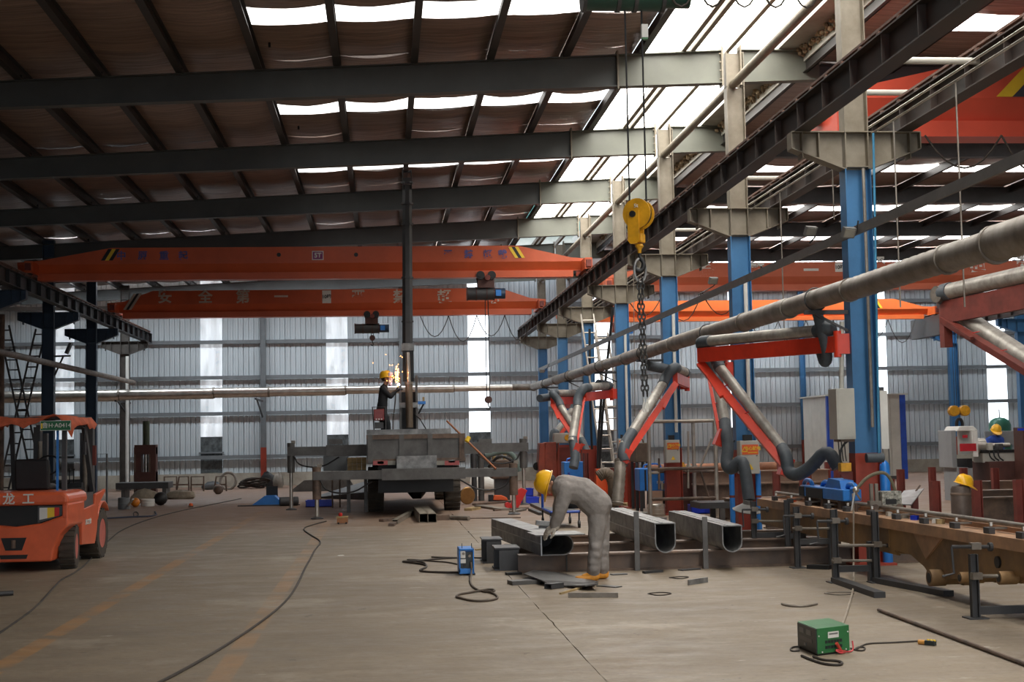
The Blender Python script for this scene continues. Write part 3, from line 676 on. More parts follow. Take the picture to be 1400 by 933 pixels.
for s in (-1, 1):
    b = MB(); pl = [(.135 * math.cos(th), .135 * math.sin(th) * 1.05) for th in [PI * 2 * k / 24 for k in range(24)]]
    b.prism(pl, o + V((0, s * .05 + .008, 0)), (1, 0, 0), (0, 0, 1), .016)
    b.prism([(-.055, .03), (-.055, -.25), (-.03, -.28), (.03, -.28), (.055, -.25), (.055, .03)], o + V((-.03, s * .062 + .008, 0)), (1, 0, 0), (0, 0, 1), .016)
    b.xform(Rz).build('side_plate', 'hook_yellow', hb)
b = MB().cyl(o + V((-.03, -.085, -.005)), o + V((-.03, .085, -.005)), .03, n=14).xform(Rz); b.build('axle', 'black', hb, smooth=True)
MB().span(o + V((-.085, -.05, -.27)), o + V((.045, .05, -.185))).xform(Rz).build('crosshead', 'hook_yellow', hb, bevel=.01)
cx = o + V((0, 0, 0))
z0 = o.z - .28
MB().lathe([(.03, 0), (.042, -.02), (.02, -.05), (.016, -.085)], (o.x, YH, z0), n=14).build('swivel', 'hook_yellow', hb, smooth=True)
MB().tube([(o.x, YH, z0 - .08), (o.x + .005, YH, z0 - .13), (o.x + .035, YH, z0 - .17), (o.x + .035, YH, z0 - .22), (o.x, YH, z0 - .255), (o.x - .04, YH, z0 - .235), (o.x - .05, YH, z0 - .20)], [.016, .02, .024, .026, .022, .012], 10, 2).build('hook', 'black', hb, smooth=True)
text('5t', .05, o + Rz.to_3x3() @ V((.0, -.062, .07)), Rz.to_3x3() @ V((1, 0, 0)), (0, 0, 1), 'white', hb)
ch = thing('lifting_chain', 'doubled steel lifting chain with a long ring hanging from the yellow hook block', 'chain', (o.x, YH, z0 - .24))
rt = z0 - .17
MB().tube([(o.x + .058 * math.cos(a_), YH + .02 * math.cos(a_), rt - .075 + .11 * math.sin(a_)) for a_ in [2 * PI * k / 20 for k in range(20)]], .012, 8, closed=True).build('master_ring', 'raw_steel', ch, smooth=True)
zt = rt - .175; zb = P(878, 548, YH).z
for s in (-1, 1):
    b = MB(); pit = .047; n = int((zt - zb) / pit)
    for k in range(n):
        z = zt - pit * k; dx = o.x + s * .016 + .004 * math.sin(k * .9 + s) + .02 * k / n
        ax = V((1, 0, 0)) if k % 2 else V((0, 1, 0))
        b.tube([(V((dx, YH, z)) + ax * (.0155 * math.cos(a_)) + V((0, 0, .033 * math.sin(a_)))) for a_ in [2 * PI * j / 10 for j in range(10)]], .0068, 5, closed=True)
    b.build('chain_strand', mat('chain_steel', (.10, .10, .10), .4, .6, var=.2, scale=20), ch, smooth=True)['kind'] = 'stuff'
    ex = o.x + s * .016 + .02
    MB().tube([(ex, YH, zb + .02), (ex - .012 * s, YH, zb - .05), (ex, YH, zb - .12), (ex + .012 * s, YH, zb - .06), (ex + .004, YH, zb)], .006, 6, 1).build('sling_hook', 'white', ch, smooth=True)

# double yellow hook block of the right hall
q = P(1311, 562, 42)
t = thing('hook_block', 'double yellow hook block hanging low in front of the lathe', 'hook block', q)
for dx in (-.17, .17): MB().cyl((q.x + dx, 41.9, q.z), (q.x + dx, 42.1, q.z), .17, n=18).build('sheave_cover', 'hook_yellow', t, smooth=True, bevel=.02)
MB().span((q.x - .2, 41.93, q.z - .12), (q.x + .2, 42.07, q.z + .05)).build('crosshead', 'oxide_dark', t)
MB().tube([(q.x + .16 * math.sin(a_) * .6, 42, q.z - .42 + .17 * math.cos(a_)) for a_ in [2 * PI * k / 14 for k in range(14)]], .05, 8, closed=True).build('hook', 'black', t, smooth=True)
for dx in (-.22, -.1, .1, .22): MB().cyl((q.x + dx * .6, 42, q.z + .1), (q.x + dx * .6, 42, 5.55), .009, n=5).build('wire_rope', 'cable', t)

# ================================================================== DUCTWORK
dz = lambda y: 3.41 + .005 * (y - 17.44)
XD = 5.57
t = thing('main_duct', 'long grey spiral extraction duct running back beside the blue columns', 'duct', (XD, 30, 3.4))
ys = [3.0, 5.8, 8.6, 10.4, 12.1, 13.2, 16.1, 18.6, 21.0, 23.6, 26.3, 28.9, 31.6, 34.4, 37.6, 41.0, 44.6, 48.0, 51.4]
for i in range(len(ys) - 1):
    r = (.170, .170, .170, .170, .142, .132, .128)[i] if i < 7 else .125 + (.012 if i % 2 else 0)
    n = max(2, int((ys[i + 1] - ys[i]) / .11)) if i in (5, 7, 10) else 2
    if n > 2: MB().tube([(XD, ys[i] + (ys[i + 1] - ys[i]) * k / n, dz(ys[i])) for k in range(n + 1)], r, 20, rib=.035).build('duct_section', 'galv', t, smooth=True)
    else: MB().cyl((XD, ys[i], dz(ys[i])), (XD, ys[i + 1], dz(ys[i + 1])), r, n=20).build('duct_section', 'galv', t, smooth=True)
    MB().cyl((XD, ys[i + 1] - .03, dz(ys[i])), (XD, ys[i + 1] + .03, dz(ys[i])), r + .014, n=20).build('collar', 'galv', t, smooth=True)
MB().tube([(XD, 51.0, dz(51)), (XD, 51.7, dz(51)), (XD - .3, 51.75, dz(51)), (XD - .8, 51.75, dz(51))], .125, 16, 2).build('elbow', 'galv', t, smooth=True)
wz = dz(51)
t2 = thing('wall_duct', 'bright galvanised duct running along the back wall to the left', 'duct', (-4, 51.75, wz))
for i, (x0, x1, r, dzz) in enumerate(((4.8, 2.6, .125, 0), (2.6, -1.4, .15, -.01), (-1.4, -4.2, .175, -.03), (-4.2, -6.2, .185, -.04), (-6.2, -9.6, .20, -.06), (-9.6, -17, .215, -.08))):
    MB().cyl((x0, 51.75, wz + dzz), (x1, 51.75, wz + dzz), r, n=20).build('duct_section', 'galv_clean', t2, smooth=True)
    MB().cyl((x1 - .04, 51.75, wz + dzz), (x1 + .04, 51.75, wz + dzz), r + .02, n=20).build('collar', 'galv', t2, smooth=True)
for x in (-9.7, -4.67, .75): MB().bar((x, 54.6, wz - .28), (x, 51.6, wz - .28), .06, .06).bar((x, 54.6, wz - .9), (x, 52.2, wz - .3), .05, .05).build('support_arm', 'dark_steel', t2)
for i in range(6):
    y = Y0 + BAY * i - .02
    b = MB(); z = dz(y)
    b.bar((6.0, y, z - .17), (XD - .16, y, z - .17), .05, .05); b.bar((6.0, y, z - .42), (XD - .02, y, z - .19), .03, .03)
    b.tube([(XD + .148 * math.cos(a_), y, z + .148 * math.sin(a_)) for a_ in [2 * PI * k / 20 for k in range(20)]], .010, 5, closed=True)
    b.build('support_bracket', 'dark_steel', t)
# cable tray with floodlights
tag(MB().bar((5.90, 3.0, 4.18), (5.90, 52.5, 4.26), .035, .115).build('cable_tray', mat('tray', (.14, .135, .13), .5, var=.1)), 'flat grey cable tray sloping past the blue columns', 'cable tray')
tag(MB().cyl((-9.3, 34, 4.02), (-9.3, 53, 4.02), .085, n=12).build('side_pipe', mat('side_pipe', (.20, .16, .13), .6, var=.2), smooth=True), 'brownish pipe along the dark left columns', 'pipe')
for i, (px, py, y) in enumerate(((1108, 316, 18.6), (975, 384, 25.5), (1160, 318, 16.6), (700, 508, 49))):
    q = P(px, py, y); q.x = max(q.x, 5.62); s = 1.0
    t = thing('floodlight', 'small square floodlight clamped on the cable tray, %s' % ['left of the near blue column', 'in front of the second blue column', 'just right of the near blue column', 'far off by the end wall'][i], 'floodlight', q)
    MB().box(q, (.17, .06, .13), rx=.5, rz=.3).build('lamp_head', mat('lamp_grey', (.17, .17, .165), .4, var=.05), t)
    MB().box(q + V((0, -.035, -.015)), (.14, .012, .10), rx=.5, rz=.3).build('lens', 'grey_paint', t)
    MB().tube([q + V((.0, .03, 0)), q + V((.1, .03, -.05)), (5.9, q.y + .05, 4.31)], .012, 6, 1).build('bracket_arm', 'black', t)
# fume arms
def fume_arm(label, root, p0, p1, p2, tail, hood=None, drop=None, rd=.075, jib_h=.21, offs=.125, bar_w=.07, thin=False, red='red_arm'):
    t = thing('fume_extraction_arm', label, 'fume arm', p0)
    p0, p1, p2 = V(p0), V(p1), V(p2); up = V((0, 0, 1))
    j = MB().bar(p0, p1, .10, jib_h).build('jib_beam', red, t)
    MB().cyl(p0 - up * .17, p0 + up * .17, .055, n=14).build('pivot', red, t, smooth=True)
    MB().bar(root, p0, .12, .26).build('mounting_bracket', red, t)
    d = (p1 - p0).normalized(); zz = up * (jib_h / 2 + rd + .012)
    MB().cyl(p0 + zz + d * .32, p1 + zz - d * .12, rd, n=16).build('jib_duct', 'arm_galv', t, smooth=True)
    MB().tube([(drop if drop else p0 + zz - d * .05), p0 + zz + d * .08, p0 + zz + d * .42], rd * 1.12, 14, 2).build('inlet_hose', 'hose', t, smooth=True)
    # folding lower arm with its duct beside it
    e = (p2 - p1); el = e.normalized(); sd = el.cross(up.cross(el)).normalized() if abs(el.z) < .98 else V((1, 0, 0))
    pp = el.cross(V((0, 1, 0))).normalized(); pp = pp if pp.z > 0 else -pp
    MB().bar(p1 - up * (.02 if thin else .12), p2, .03 if thin else bar_w, .05 if thin else .12, pp).build('lower_arm', red, t)
    o2 = pp * offs
    MB().cyl(p1 + o2 + el * .28, p2 + o2 - el * .12, rd, n=16).build('arm_duct', 'arm_galv', t, smooth=True)
    MB().tube([p1 + zz - d * .3, p1 + zz + d * .05, p1 + o2 + pp * .04 + el * .08, p1 + o2 + el * .38], rd * 1.12, 14, 2).build('elbow_hose', 'hose', t, smooth=True)
    if not thin: MB().bar(p1 - up * .13 + el * .08, p1 + el * e.length * .36 - pp * .12, .05, .06, pp).build('spring_strut', red, t)
    MB().box(p2 + el * .04, (.13, .20, .26), ry=.4).bar(p2, p2 + o2, .06, .10, el).build('end_fork', red, t)
    b = MB()
    for k in (.3, .55, .8): q = p1 + e * k; b.tube([q + o2 * 1.0 + pp * rd * 1.05, q + o2 + V((0, -rd * 1.1, 0)), q], .008, 5, 1)
    b.build('cable_tie', 'red', t)
    if not tail: MB().tube([p2 + o2 - el * .55, p2 + o2 - el * .15, p2 + o2 * .5 + el * .05, p2 + el * .12 - up * .05], rd * 1.1, 14, 2).build('end_hose', 'hose', t, smooth=True)
    if tail: MB().tube([p2 + o2 - el * .25] + [V(q) for q in tail], rd * 1.1, 14, 2).build('tail_hose', 'hose', t, smooth=True)
    if hood is not None:
        h = V(hood); MB().lathe([(.07, .16), (.075, .10), (.22, 0), (.21, -.012), (.06, .09)], h, (.1, -.2, 1), 20).build('hood', mat('hood_grey', (.22, .215, .20), .5, var=.15), t, smooth=True)
    return t
cl = XR - .165
fume_arm('red fume arm with a long jib pointing left off the nearest blue column', (cl, Y0, 2.83), (cl - .14, Y0 + .02, 2.83), P(957, 486, 20.4), P(1072, 636, 19.0),
         [P(1076, 626, 18.9), P(1077, 645, 18.9), P(1089, 651, 18.7), P(1108, 640, 18.5), P(1131, 613, 18.3), P(1146, 640, 18.2)], drop=P(1124, 448, 17.6), rd=.08)
tag(MB().tube([P(1112, 404, 17.6), P(1117, 425, 17.6), P(1123, 452, 17.6), P(1128, 468, 17.65), P(1132, 490, 17.7), P(1127, 498, 17.8), P(1122, 480, 17.9)], .07, 14, 3, rib=.03).build('flexible_hose', 'hose', smooth=True), 'ribbed dark hose dropping from the main duct to the nearest red jib', 'hose')
fume_arm('red fume arm on the second blue column, its hose hanging down to a grey hood', (cl, Y0 + 6, 2.80), (cl - .14, Y0 + 6.02, 2.80), P(966, 500, 22.3), P(984, 596, 21.6),
         [P(992, 590, 21.5), P(996, 612, 21.4), P(992, 636, 21.3), P(1000, 644, 21.2), P(1014, 626, 21.1), P(1020, 650, 21.0), P(1024, 684, 20.9)], hood=P(1021, 698, 20.9), drop=P(972, 478, 23.6), rd=.085, thin=True)
fume_arm('red fume arm folded down steeply in front of the third blue column', (XR + .17, Y0 + 12, 2.80), (XR + .33, Y0 + 11.9, 2.80), P(923, 517, 27.3), P(857, 622, 25.8), None, drop=P(886, 500, 29), rd=.095, offs=.14, bar_w=.10)
q = P(848, 630, 25.8)
tag(MB().tube([q, P(847, 655, 25.6), P(844, 690, 25.5)], .11, 14, 3, rib=.05).build('flexible_hose', 'galv', smooth=True), 'ribbed grey hose hanging from the third fume arm', 'hose')
tag(MB().tube([P(818, 652, 27), P(828, 645, 27), P(838, 655, 27), P(840, 680, 27), F(836, 702, .1)], .11, 14, 3, rib=.05).build('flexible_hose', mat('brown_hose', (.16, .12, .085), .7, var=.2), smooth=True), 'ribbed brown hose arching up behind the bending worker', 'hose')
fume_arm('red fume arm of the fourth blue column, its pale duct hanging almost upright', (cl, Y0 + 18, 2.78), (cl - .14, Y0 + 18, 2.78), P(799, 543, 33.6), P(788, 612, 32.6), [P(787, 625, 32.5), P(784, 640, 32.4)], drop=P(818, 525, 35), rd=.10, thin=True)
fume_arm('red fume arm of the fifth blue column, slanting down to the right', (cl, Y0 + 24, 2.78), (cl - .14, Y0 + 24, 2.78), P(755, 548, 39.5), P(794, 612, 38.0), [P(803, 620, 37.8), P(812, 632, 37.6), P(813, 650, 37.5)], drop=P(738, 545, 39.5), rd=.10, bar_w=.09)
fume_arm('far red fume arm of the sixth blue column, slanting down to the left', (cl, Y0 + 30, 2.78), (cl - .14, Y0 + 30, 2.78), P(793, 554, 45.5), P(760, 602, 44.5), [P(756, 590, 44.4), P(755, 606, 44.3)], drop=P(790, 545, 45.5), rd=.10, bar_w=.12)
# arm at the right edge, on a post beyond the photo
pr = P(1490, 388, 20.0)
tag(MB().hbeam((pr.x + .25, pr.y, 0), (pr.x + .25, pr.y, 4.7), .3, .24).build('arm_post', 'oxide'), 'red post just outside the right edge carrying a fume arm', 'post')
fume_arm('dull red fume arm with two thick grey ducts at the right edge', (pr.x + .1, pr.y, pr.z), pr, P(1289, 428, 24.0), P(1440, 530, 20.5), None, rd=.145, jib_h=.40, offs=.24, bar_w=.12, red='oxide')
q = P(1289, 428, 24.0); t = bpy.data.objects['fume_extraction_arm.006']
MB().cyl(q + V((-.14, -.05, .33)), q + V((.18, .05, .33)), .15, n=18).build('hub_drum', 'galv', t, smooth=True)
MB().span(q + V((-.03, -.10, -.62)), q + V((.12, .10, .12))).build('hub_plate', 'oxide', t)
# small steel pipes on the columns
for i in range(4):
    y = Y0 + BAY * i - .14; x = XR + .06
    tag(MB().cyl((x, y, 1.75), (x, y, 5.1 if i == 0 else 4.4), .022 if i == 0 else .035, n=8).build('downpipe', 'galv' if i == 0 else 'white', smooth=True), 'shiny upright pipe on the %s blue column' % ordn[i], 'pipe')
q = P(1195, 180, 17.2); tag(MB().cyl(P(1194, 182, 17.2), P(1202, 632, 17.2), .016, n=8).build('gas_pipe', mat('pipe_blue', (.05, .24, .42), .4), smooth=True), 'thin blue gas pipe dropping beside the nearest blue column', 'pipe')
for i, (a_, b_, y) in enumerate((((1222, 180), (1232, 420), 16.5), ((1305, 80), (1312, 420), 20.0), ((1066, 255), (1078, 470), 23.2), ((866, 360), (868, 570), 33), ((1138, 232), (1140, 300), 23))):
    p_, q_r = P(*a_, y), P(*b_, y)
    if i != 3:
        d_ = ray(*a_); p_ = CAM + d_ * (6.36 / d_.x); q_r = P(*b_, p_.y); q_r.x = 6.36; p_ = V((6.36, p_.y, 5.57))
    tag(MB().cyl(p_, q_r, .010, n=6).build('drop_rod', 'galv', smooth=True), 'thin drop rod hanging from the conduits, %s' % ['right of the nearest column', 'below the large red crane', 'left of the nearest column', 'behind the lifting chain', 'short one under the tie pipe'][i], 'rod')
# pendant lamps on the roof beams
for i, (px, py, y) in enumerate(((368, 18, 22.4), (408, 160, 28.4), (1346, 221, 34.0))):
    q = P(px, py, y); t = thing('pendant_lamp', 'dish-shaped pendant lamp under the roof, %s' % ['at the top left end of the first bright strip', 'at the left end of the second bright strip', 'in the right hall'][i], 'lamp', q)
    MB().lathe([(.03, .16), (.06, .10), (.17, .03), (.21, -.02), (.20, -.03), (.15, .015), (.02, .06)], q, n=20).build('shade', 'galv', t, smooth=True)
    MB().cyl(q + V((0, 0, .14)), q + V((0, 0, .14)) + V((0, 0, 7.95 - q.z)), .02, n=6).build('stem', 'black', t); MB().ball(q + V((0, 0, .0)), .06, n=10).build('bulb', 'white', t, smooth=True)
# ================================================================== TRUCK CRANE UNDER ASSEMBLY
TY = 31.3
def q_(px, py, y=TY): return P(px, py, y)
tk = thing('crane_truck', 'half-built grey crane truck seen from behind with a tall upright boom', 'truck', (q_(568, 600).x, TY, 0))
xa, xb = q_(501, 610).x, q_(636, 610).x; zt, zb = q_(568, 594).z, q_(568, 632).z
MB().span((xa + .05, TY + .05, zb), (xb - .05, TY + .08, zt)).build('tailgate', 'mill_grey', tk)
tg = bpy.data.objects['tailgate']
for z0_, z1_, m in ((zt - .10, zt, 'rusty'), (zb, zb + .08, 'rusty')): MB().span((xa, TY, z0_), (xb, TY + .07, z1_)).build('tailgate_rail', m, tg)
for px in (506, 549, 588, 631):
    x = q_(px, 600).x; MB().span((x - .055, TY - .005, zb), (x + .055, TY + .07, zt)).build('tailgate_post', 'mill_grey' if px not in (631,) else 'rusty', tg)
for px in (520, 617): x = q_(px, 600).x; MB().span((x - .07, TY - .03, zb - .03), (x + .07, TY + .02, zb + .03)).build('hinge', 'raw_steel', tg)
for x in (xa, xb - .06): MB().span((x, TY + .07, zb), (x + .06, 39.5, zt)).build('side_board', 'mill_grey', tk)
MB().span((xa, TY + .05, zb - .03), (xb, 39.5, zb + .01)).build('bed_floor', 'mill_grey', tk)
MB().span((xa, 39.5, zb), (xb, 39.6, zt)).build('headboard', 'mill_grey', tk)
a, c = q_(501, 588), q_(617, 594); MB().span((a.x, TY + .15, c.z + .01), (c.x, TY + .30, a.z)).build('loose_top_plate', 'raw_steel', tk)
a, c = q_(542, 624), q_(597, 641.5); MB().span((a.x, TY - .18, c.z), (c.x, TY - .02, a.z)).build('bumper_block', 'raw_steel', tk)
for x0, x1, m in ((510, 530, 'red'), (530, 541, 'grey_paint'), (597, 608, 'grey_paint'), (608, 628, 'red')):
    a, c = q_(x0, 630.5), q_(x1, 636); MB().span((a.x, TY - .03, c.z), (c.x, TY + .02, a.z)).build('tail_light', mat('lamp_red', (.40, .06, .05), .3, var=.05) if m == 'red' else m, tk)
for px in (545, 592): x = q_(px, 650).x; MB().span((x - .05, TY + .1, .78), (x + .05, 40.5, zb - .03)).build('chassis_rail', 'black', tk)
MB().span((xa + .25, TY + .6, .50), (xb - .25, TY + 7.5, zb - .05)).build('underbody', 'black', tk)
def outrigger(y, pl, pr, ptop, pbot, boxl, boxr, rows):
    a, c = P(pl, ptop, y), P(pr, ptop, y); zt_ = (a.z + c.z) / 2; z0_ = zt_ - (pbot - ptop) * y / 1900
    MB().span((a.x, y - .10, z0_), (c.x, y + .10, zt_)).build('outrigger_beam', 'mill_grey', tk)
    MB().span((P(boxl, ptop, y).x, y - .135, z0_ - .03), (P(boxr, ptop, y).x, y + .135, zt_ + .03)).build('outrigger_sleeve', 'mill_grey', tk)
    for px in rows:
        x = P(px, 650, y).x; lg = MB().cyl((x, y, z0_ - .42), (x, y, zt_ + .10), .095, n=16).build('jack_leg', 'rusty' if y < 33 else 'mill_grey', tk, smooth=True)
        MB().cyl((x, y, .03), (x, y, z0_ - .40), .045, n=14).build('jack_rod', 'galv_clean', lg, smooth=True)
        MB().lathe([(.14, 0), (.14, .02), (.06, .05)], (x, y, 0), n=14).build('jack_pad', 'dark_steel', lg, smooth=True)
        MB().box((x + .06, y - .02, zt_ + .12), (.10, .08, .08)).build('hose_fitting', 'galv', lg)
        s = 1 if px < 568 else -1
        MB().tube([(x + s * .08, y - .1, z0_), (x + s * .2, y - .12, z0_ - .25), (x + s * .75, y - .1, z0_ - .32), (x + s * 1.2, y - .1, z0_ - .05)], .018, 6, 2).build('hydraulic_hose', 'black', lg, smooth=True)
outrigger(30.9, 428, 707, 642.5, 654, 522, 636, (433, 702))
outrigger(35.3, 393, 722, 608.5, 620.5, 446, 672, (398, 716))
for px in (459, 663): a = P(px, 606, 35.3); MB().span((a.x - .17, 35.2, a.z - .03), (a.x + .17, 35.5, a.z + .10)).build('mounting_pad', 'mill_grey', tk)
def tyre(c, r, wd, par, dual=False):
    for k in ((-.17, .17) if dual else (0,)):
        o = V(c) + V((k, 0, 0)); w2 = .15 if dual else wd / 2
        t = MB().lathe([(r * .55, -w2), (r * .93, -w2), (r, -w2 * .75), (r, w2 * .75), (r * .93, w2), (r * .55, w2), (r * .5, w2 * .7)], o, (1, 0, 0), 30, False).build('tyre', 'rubber', par, smooth=True)
        b = MB(); n = 22
        for i in range(n):
            th = 2 * PI * i / n
            for s in (-1, 1):
                p = o + V((s * w2 * .5, -math.sin(th) * r, math.cos(th) * r)); b.box(p, (w2 * .95, .045, .05), rx=th, rz=0, ry=0)
        b.build('tread', 'rubber', t)['kind'] = 'stuff'
        MB().lathe([(r * .54, -w2 * .6), (r * .30, -w2 * .3), (.06, -w2 * .2), (.06, w2 * .2), (r * .3, w2 * .3), (r * .54, w2 * .6)], o, (1, 0, 0), 20).build('rim', 'oxide', t, smooth=True)
ya = 33.6
for px in (514, 618): tyre((P(px, 690, ya).x, ya, .52), .52, .37, tk, False)
for px in (516, 616): tyre((P(px, 690, ya).x, 39.6, .52), .52, .32, tk, False)
MB().cyl((P(514, 690, ya).x, ya, .52), (P(618, 690, ya).x, ya, .52), .09, n=12).build('axle', 'black', tk, smooth=True)
MB().lathe([(.1, -.22), (.24, -.1), (.24, .1), (.1, .22)], (P(570, 690, ya).x, ya, .52), (1, 0, 0), 16).build('differential', 'black', tk, smooth=True)
# upright boom
BY = 32.9
a, c = P(545.5, 513, BY), P(571.5, 588, BY); zbed = zb + .01
for x in (a.x, c.x - .05): MB().span((x, BY - .22, zbed), (x + .05, BY + .22, a.z - .02)).build('mast_plate', 'mill_grey', tk)
MB().span((a.x + .05, BY + .16, zbed), (c.x - .05, BY + .20, a.z - .4)).build('mast_web', 'dark_steel', tk)
MB().span((a.x - .12, BY - .34, zbed), (c.x + .12, BY + .34, zbed + .12)).build('turntable', 'dark_steel', tk)
MB().span((a.x, BY - .24, P(558, 558, BY).z), (c.x, BY - .20, P(558, 551, BY).z)).build('cross_plate', 'raw_steel', tk)
xm = P(557.5, 500, BY).x
MB().span((P(550.5, 500, BY).x, BY - .12, P(558, 522, BY).z), (P(565.5, 500, BY).x, BY + .16, P(558, 476, BY).z)).build('boom_foot', 'black', tk)
MB().span((P(549, 478, BY).x, BY - .15, P(558, 480, BY).z), (P(566, 478, BY).x, BY + .18, P(558, 470, BY).z)).build('boom_collar', 'raw_steel', tk)
zbt, ztp = P(557, 478, BY).z, min(P(557, 246, BY).z, 7.75)
def oct_(r, z, x): return [(x + r * math.cos(PI / 8 + PI / 4 * k), BY + r * math.sin(PI / 8 + PI / 4 * k), z) for k in range(8)]
x1 = P(556.7, 260, BY).x
MB().add(oct_(.135, zbt, xm) + oct_(.118, ztp, x1), [(k, (k + 1) % 8, 8 + (k + 1) % 8, 8 + k) for k in range(8)] + [tuple(range(7, -1, -1)), tuple(range(8, 16))]).build('boom', 'dark_steel', tk)
for py in (250, 279, 307, 380, 440): z = P(557, py, BY).z; MB().add(oct_(.155, z - .018, xm + (x1 - xm) * (z - zbt) / (ztp - zbt)) + oct_(.155, z + .018, xm + (x1 - xm) * (z - zbt) / (ztp - zbt)), [(k, (k + 1) % 8, 8 + (k + 1) % 8, 8 + k) for k in range(8)] + [tuple(range(7, -1, -1)), tuple(range(8, 16))]).build('boom_ring', 'dark_steel', tk)
zh = min(P(557, 217, BY).z, 8.12)
bh = MB()
for s in (-1, 1): bh.span((x1 + s * .10 - .012, BY - .1, ztp - .1), (x1 + s * .10 + .012, BY + .1, zh))
bh.span((x1 - .1, BY - .02, zh - .06), (x1 + .1, BY + .02, zh)).span((x1 - .1, BY - .1, zh - .28), (x1 + .1, BY - .08, zh - .20)).build('boom_head', 'dark_steel', tk)
ca = P(557, 482, BY - .3); cb = P(559, 524, BY - .3); cc = P(560, 585, BY - .3)
cy = MB().cyl(cb, cc, .085, n=18).build('lift_cylinder', mat('bronze_grey', (.16, .12, .085), .45, .3, var=.15), tk, smooth=True)
MB().cyl(ca, cb, .05, n=14).build('cylinder_rod', 'galv_clean', cy, smooth=True); MB().cyl(cb - V((0, 0, .03)), cb + V((0, 0, .03)), .1, n=18).build('gland', 'galv', cy, smooth=True)
bl = MB().box(P(576, 551, BY - .1), (.20, .12, .07)); bl.build('lever_valve', 'machine_blue', tk); MB().box(P(579, 546, BY - .1), (.05, .05, .10)).build('valve_knob', 'wood', tk)
MB().bar(P(579, 553, BY - .1), P(572, 566, BY), .03, .03).build('valve_strut', 'dark_steel', tk)
b = MB()
for k in range(5): x = P(545 + 6 * k, 570, BY).x; b.tube([(x, BY - .3, zbed + .3), (x + .1, BY - .42, zbed + .62 + .05 * k), (x + .28, BY - .3, zbed + .2)], .015, 6, 2)
b.build('hydraulic_hose', 'black', tk, smooth=True)
MB().tube([P(566, 566, BY - .2), P(574, 573, BY - .3), P(583, 588, BY - .5)], .015, 6).build('hydraulic_hose', 'black', tk)
# things lying on and around the truck
wb_ = thing('welding_machine', 'small red portable welding machine standing on the truck bed', 'welder', P(519, 585, 31.9))
a = P(519, 588, 31.9); MB().span((a.x - .2, 31.75, zbed), (a.x + .2, 32.05, a.z - .1)).build('stand_box', 'mill_grey', wb_); a.z -= .1
for d in (-.12, .12): MB().tube([a + V((-.12 , d, 0)), a + V((-.16, d, .62)), a + V((.14, d, .62)), a + V((.14, d, 0))], .014, 6).build('frame_tube', 'dark_steel', wb_)
MB().box(a + V((-.01, 0, .44)), (.24, .2, .26)).build('case', mat('dull_red', (.28, .05, .05), .4, var=.1), wb_, bevel=.02); MB().box(a + V((-.01, 0, .20)), (.2, .18, .14)).build('transformer', 'dark_steel', wb_)
for k in range(3): MB().cyl(a + V((-.07 + .06 * k, -.1, .34)), a + V((-.07 + .06 * k, -.13, .34)), .014, n=8).build('terminal', 'galv_clean', wb_)
tag(MB().cyl(P(611, 576, 31.9), P(678, 641.5, 30.75), .022, n=8).build('leaning_bar', mat('rust_orange', (.34, .12, .05), .7, var=.15), smooth=True), 'rust-orange bar leaning from the truck onto its right outrigger', 'bar')
b = tag(MB().cyl(P(638, 604, 30.95), P(641, 598, 31.0), .05, n=8).build('yellow_strap', 'sign_yellow'), 'yellow strap wound on the rust-orange bar', 'strap')
cr = thing('crate_stack', 'pale yellow timber block stack between the left outriggers', 'timber', P(487, 642, 33.5)); a, c = P(475, 626, 33.5), P(501, 643, 33.5)
for i in range(4):
    x0 = a.x + (c.x - a.x) * i / 4
    for j in range(2): z = c.z + (a.z - c.z) * j / 2; MB().span((x0 + .005, 33.3, z + .004), (x0 + (c.x - a.x) / 4 - .005, 33.7, z + (a.z - c.z) / 2 - .004)).build('timber', 'wood', cr)
MB().span((a.x, 33.3, c.z - .06), (c.x, 33.7, c.z)).build('pallet_frame', 'mill_grey', cr)
MB().span((a.x - .02, 33.35, .0), (a.x + .06, 33.65, c.z - .06)).span((c.x - .06, 33.35, 0), (c.x + .02, 33.65, c.z - .06)).build('leg', 'mill_grey', cr)
a, c = P(442, 623, 36), P(474, 644, 36)
pn = thing('sheet_stand', 'upright grey steel sheet behind the left outrigger', 'panel', (a.x, 36, 0)); MB().span((a.x, 35.98, c.z), (c.x, 36.0, a.z)).build('sheet', 'girt', pn)
for x in (a.x + .2, c.x - .2): MB().span((x, 36.0, 0), (x + .04, 36.04, a.z)).build('prop', 'rusty', pn)

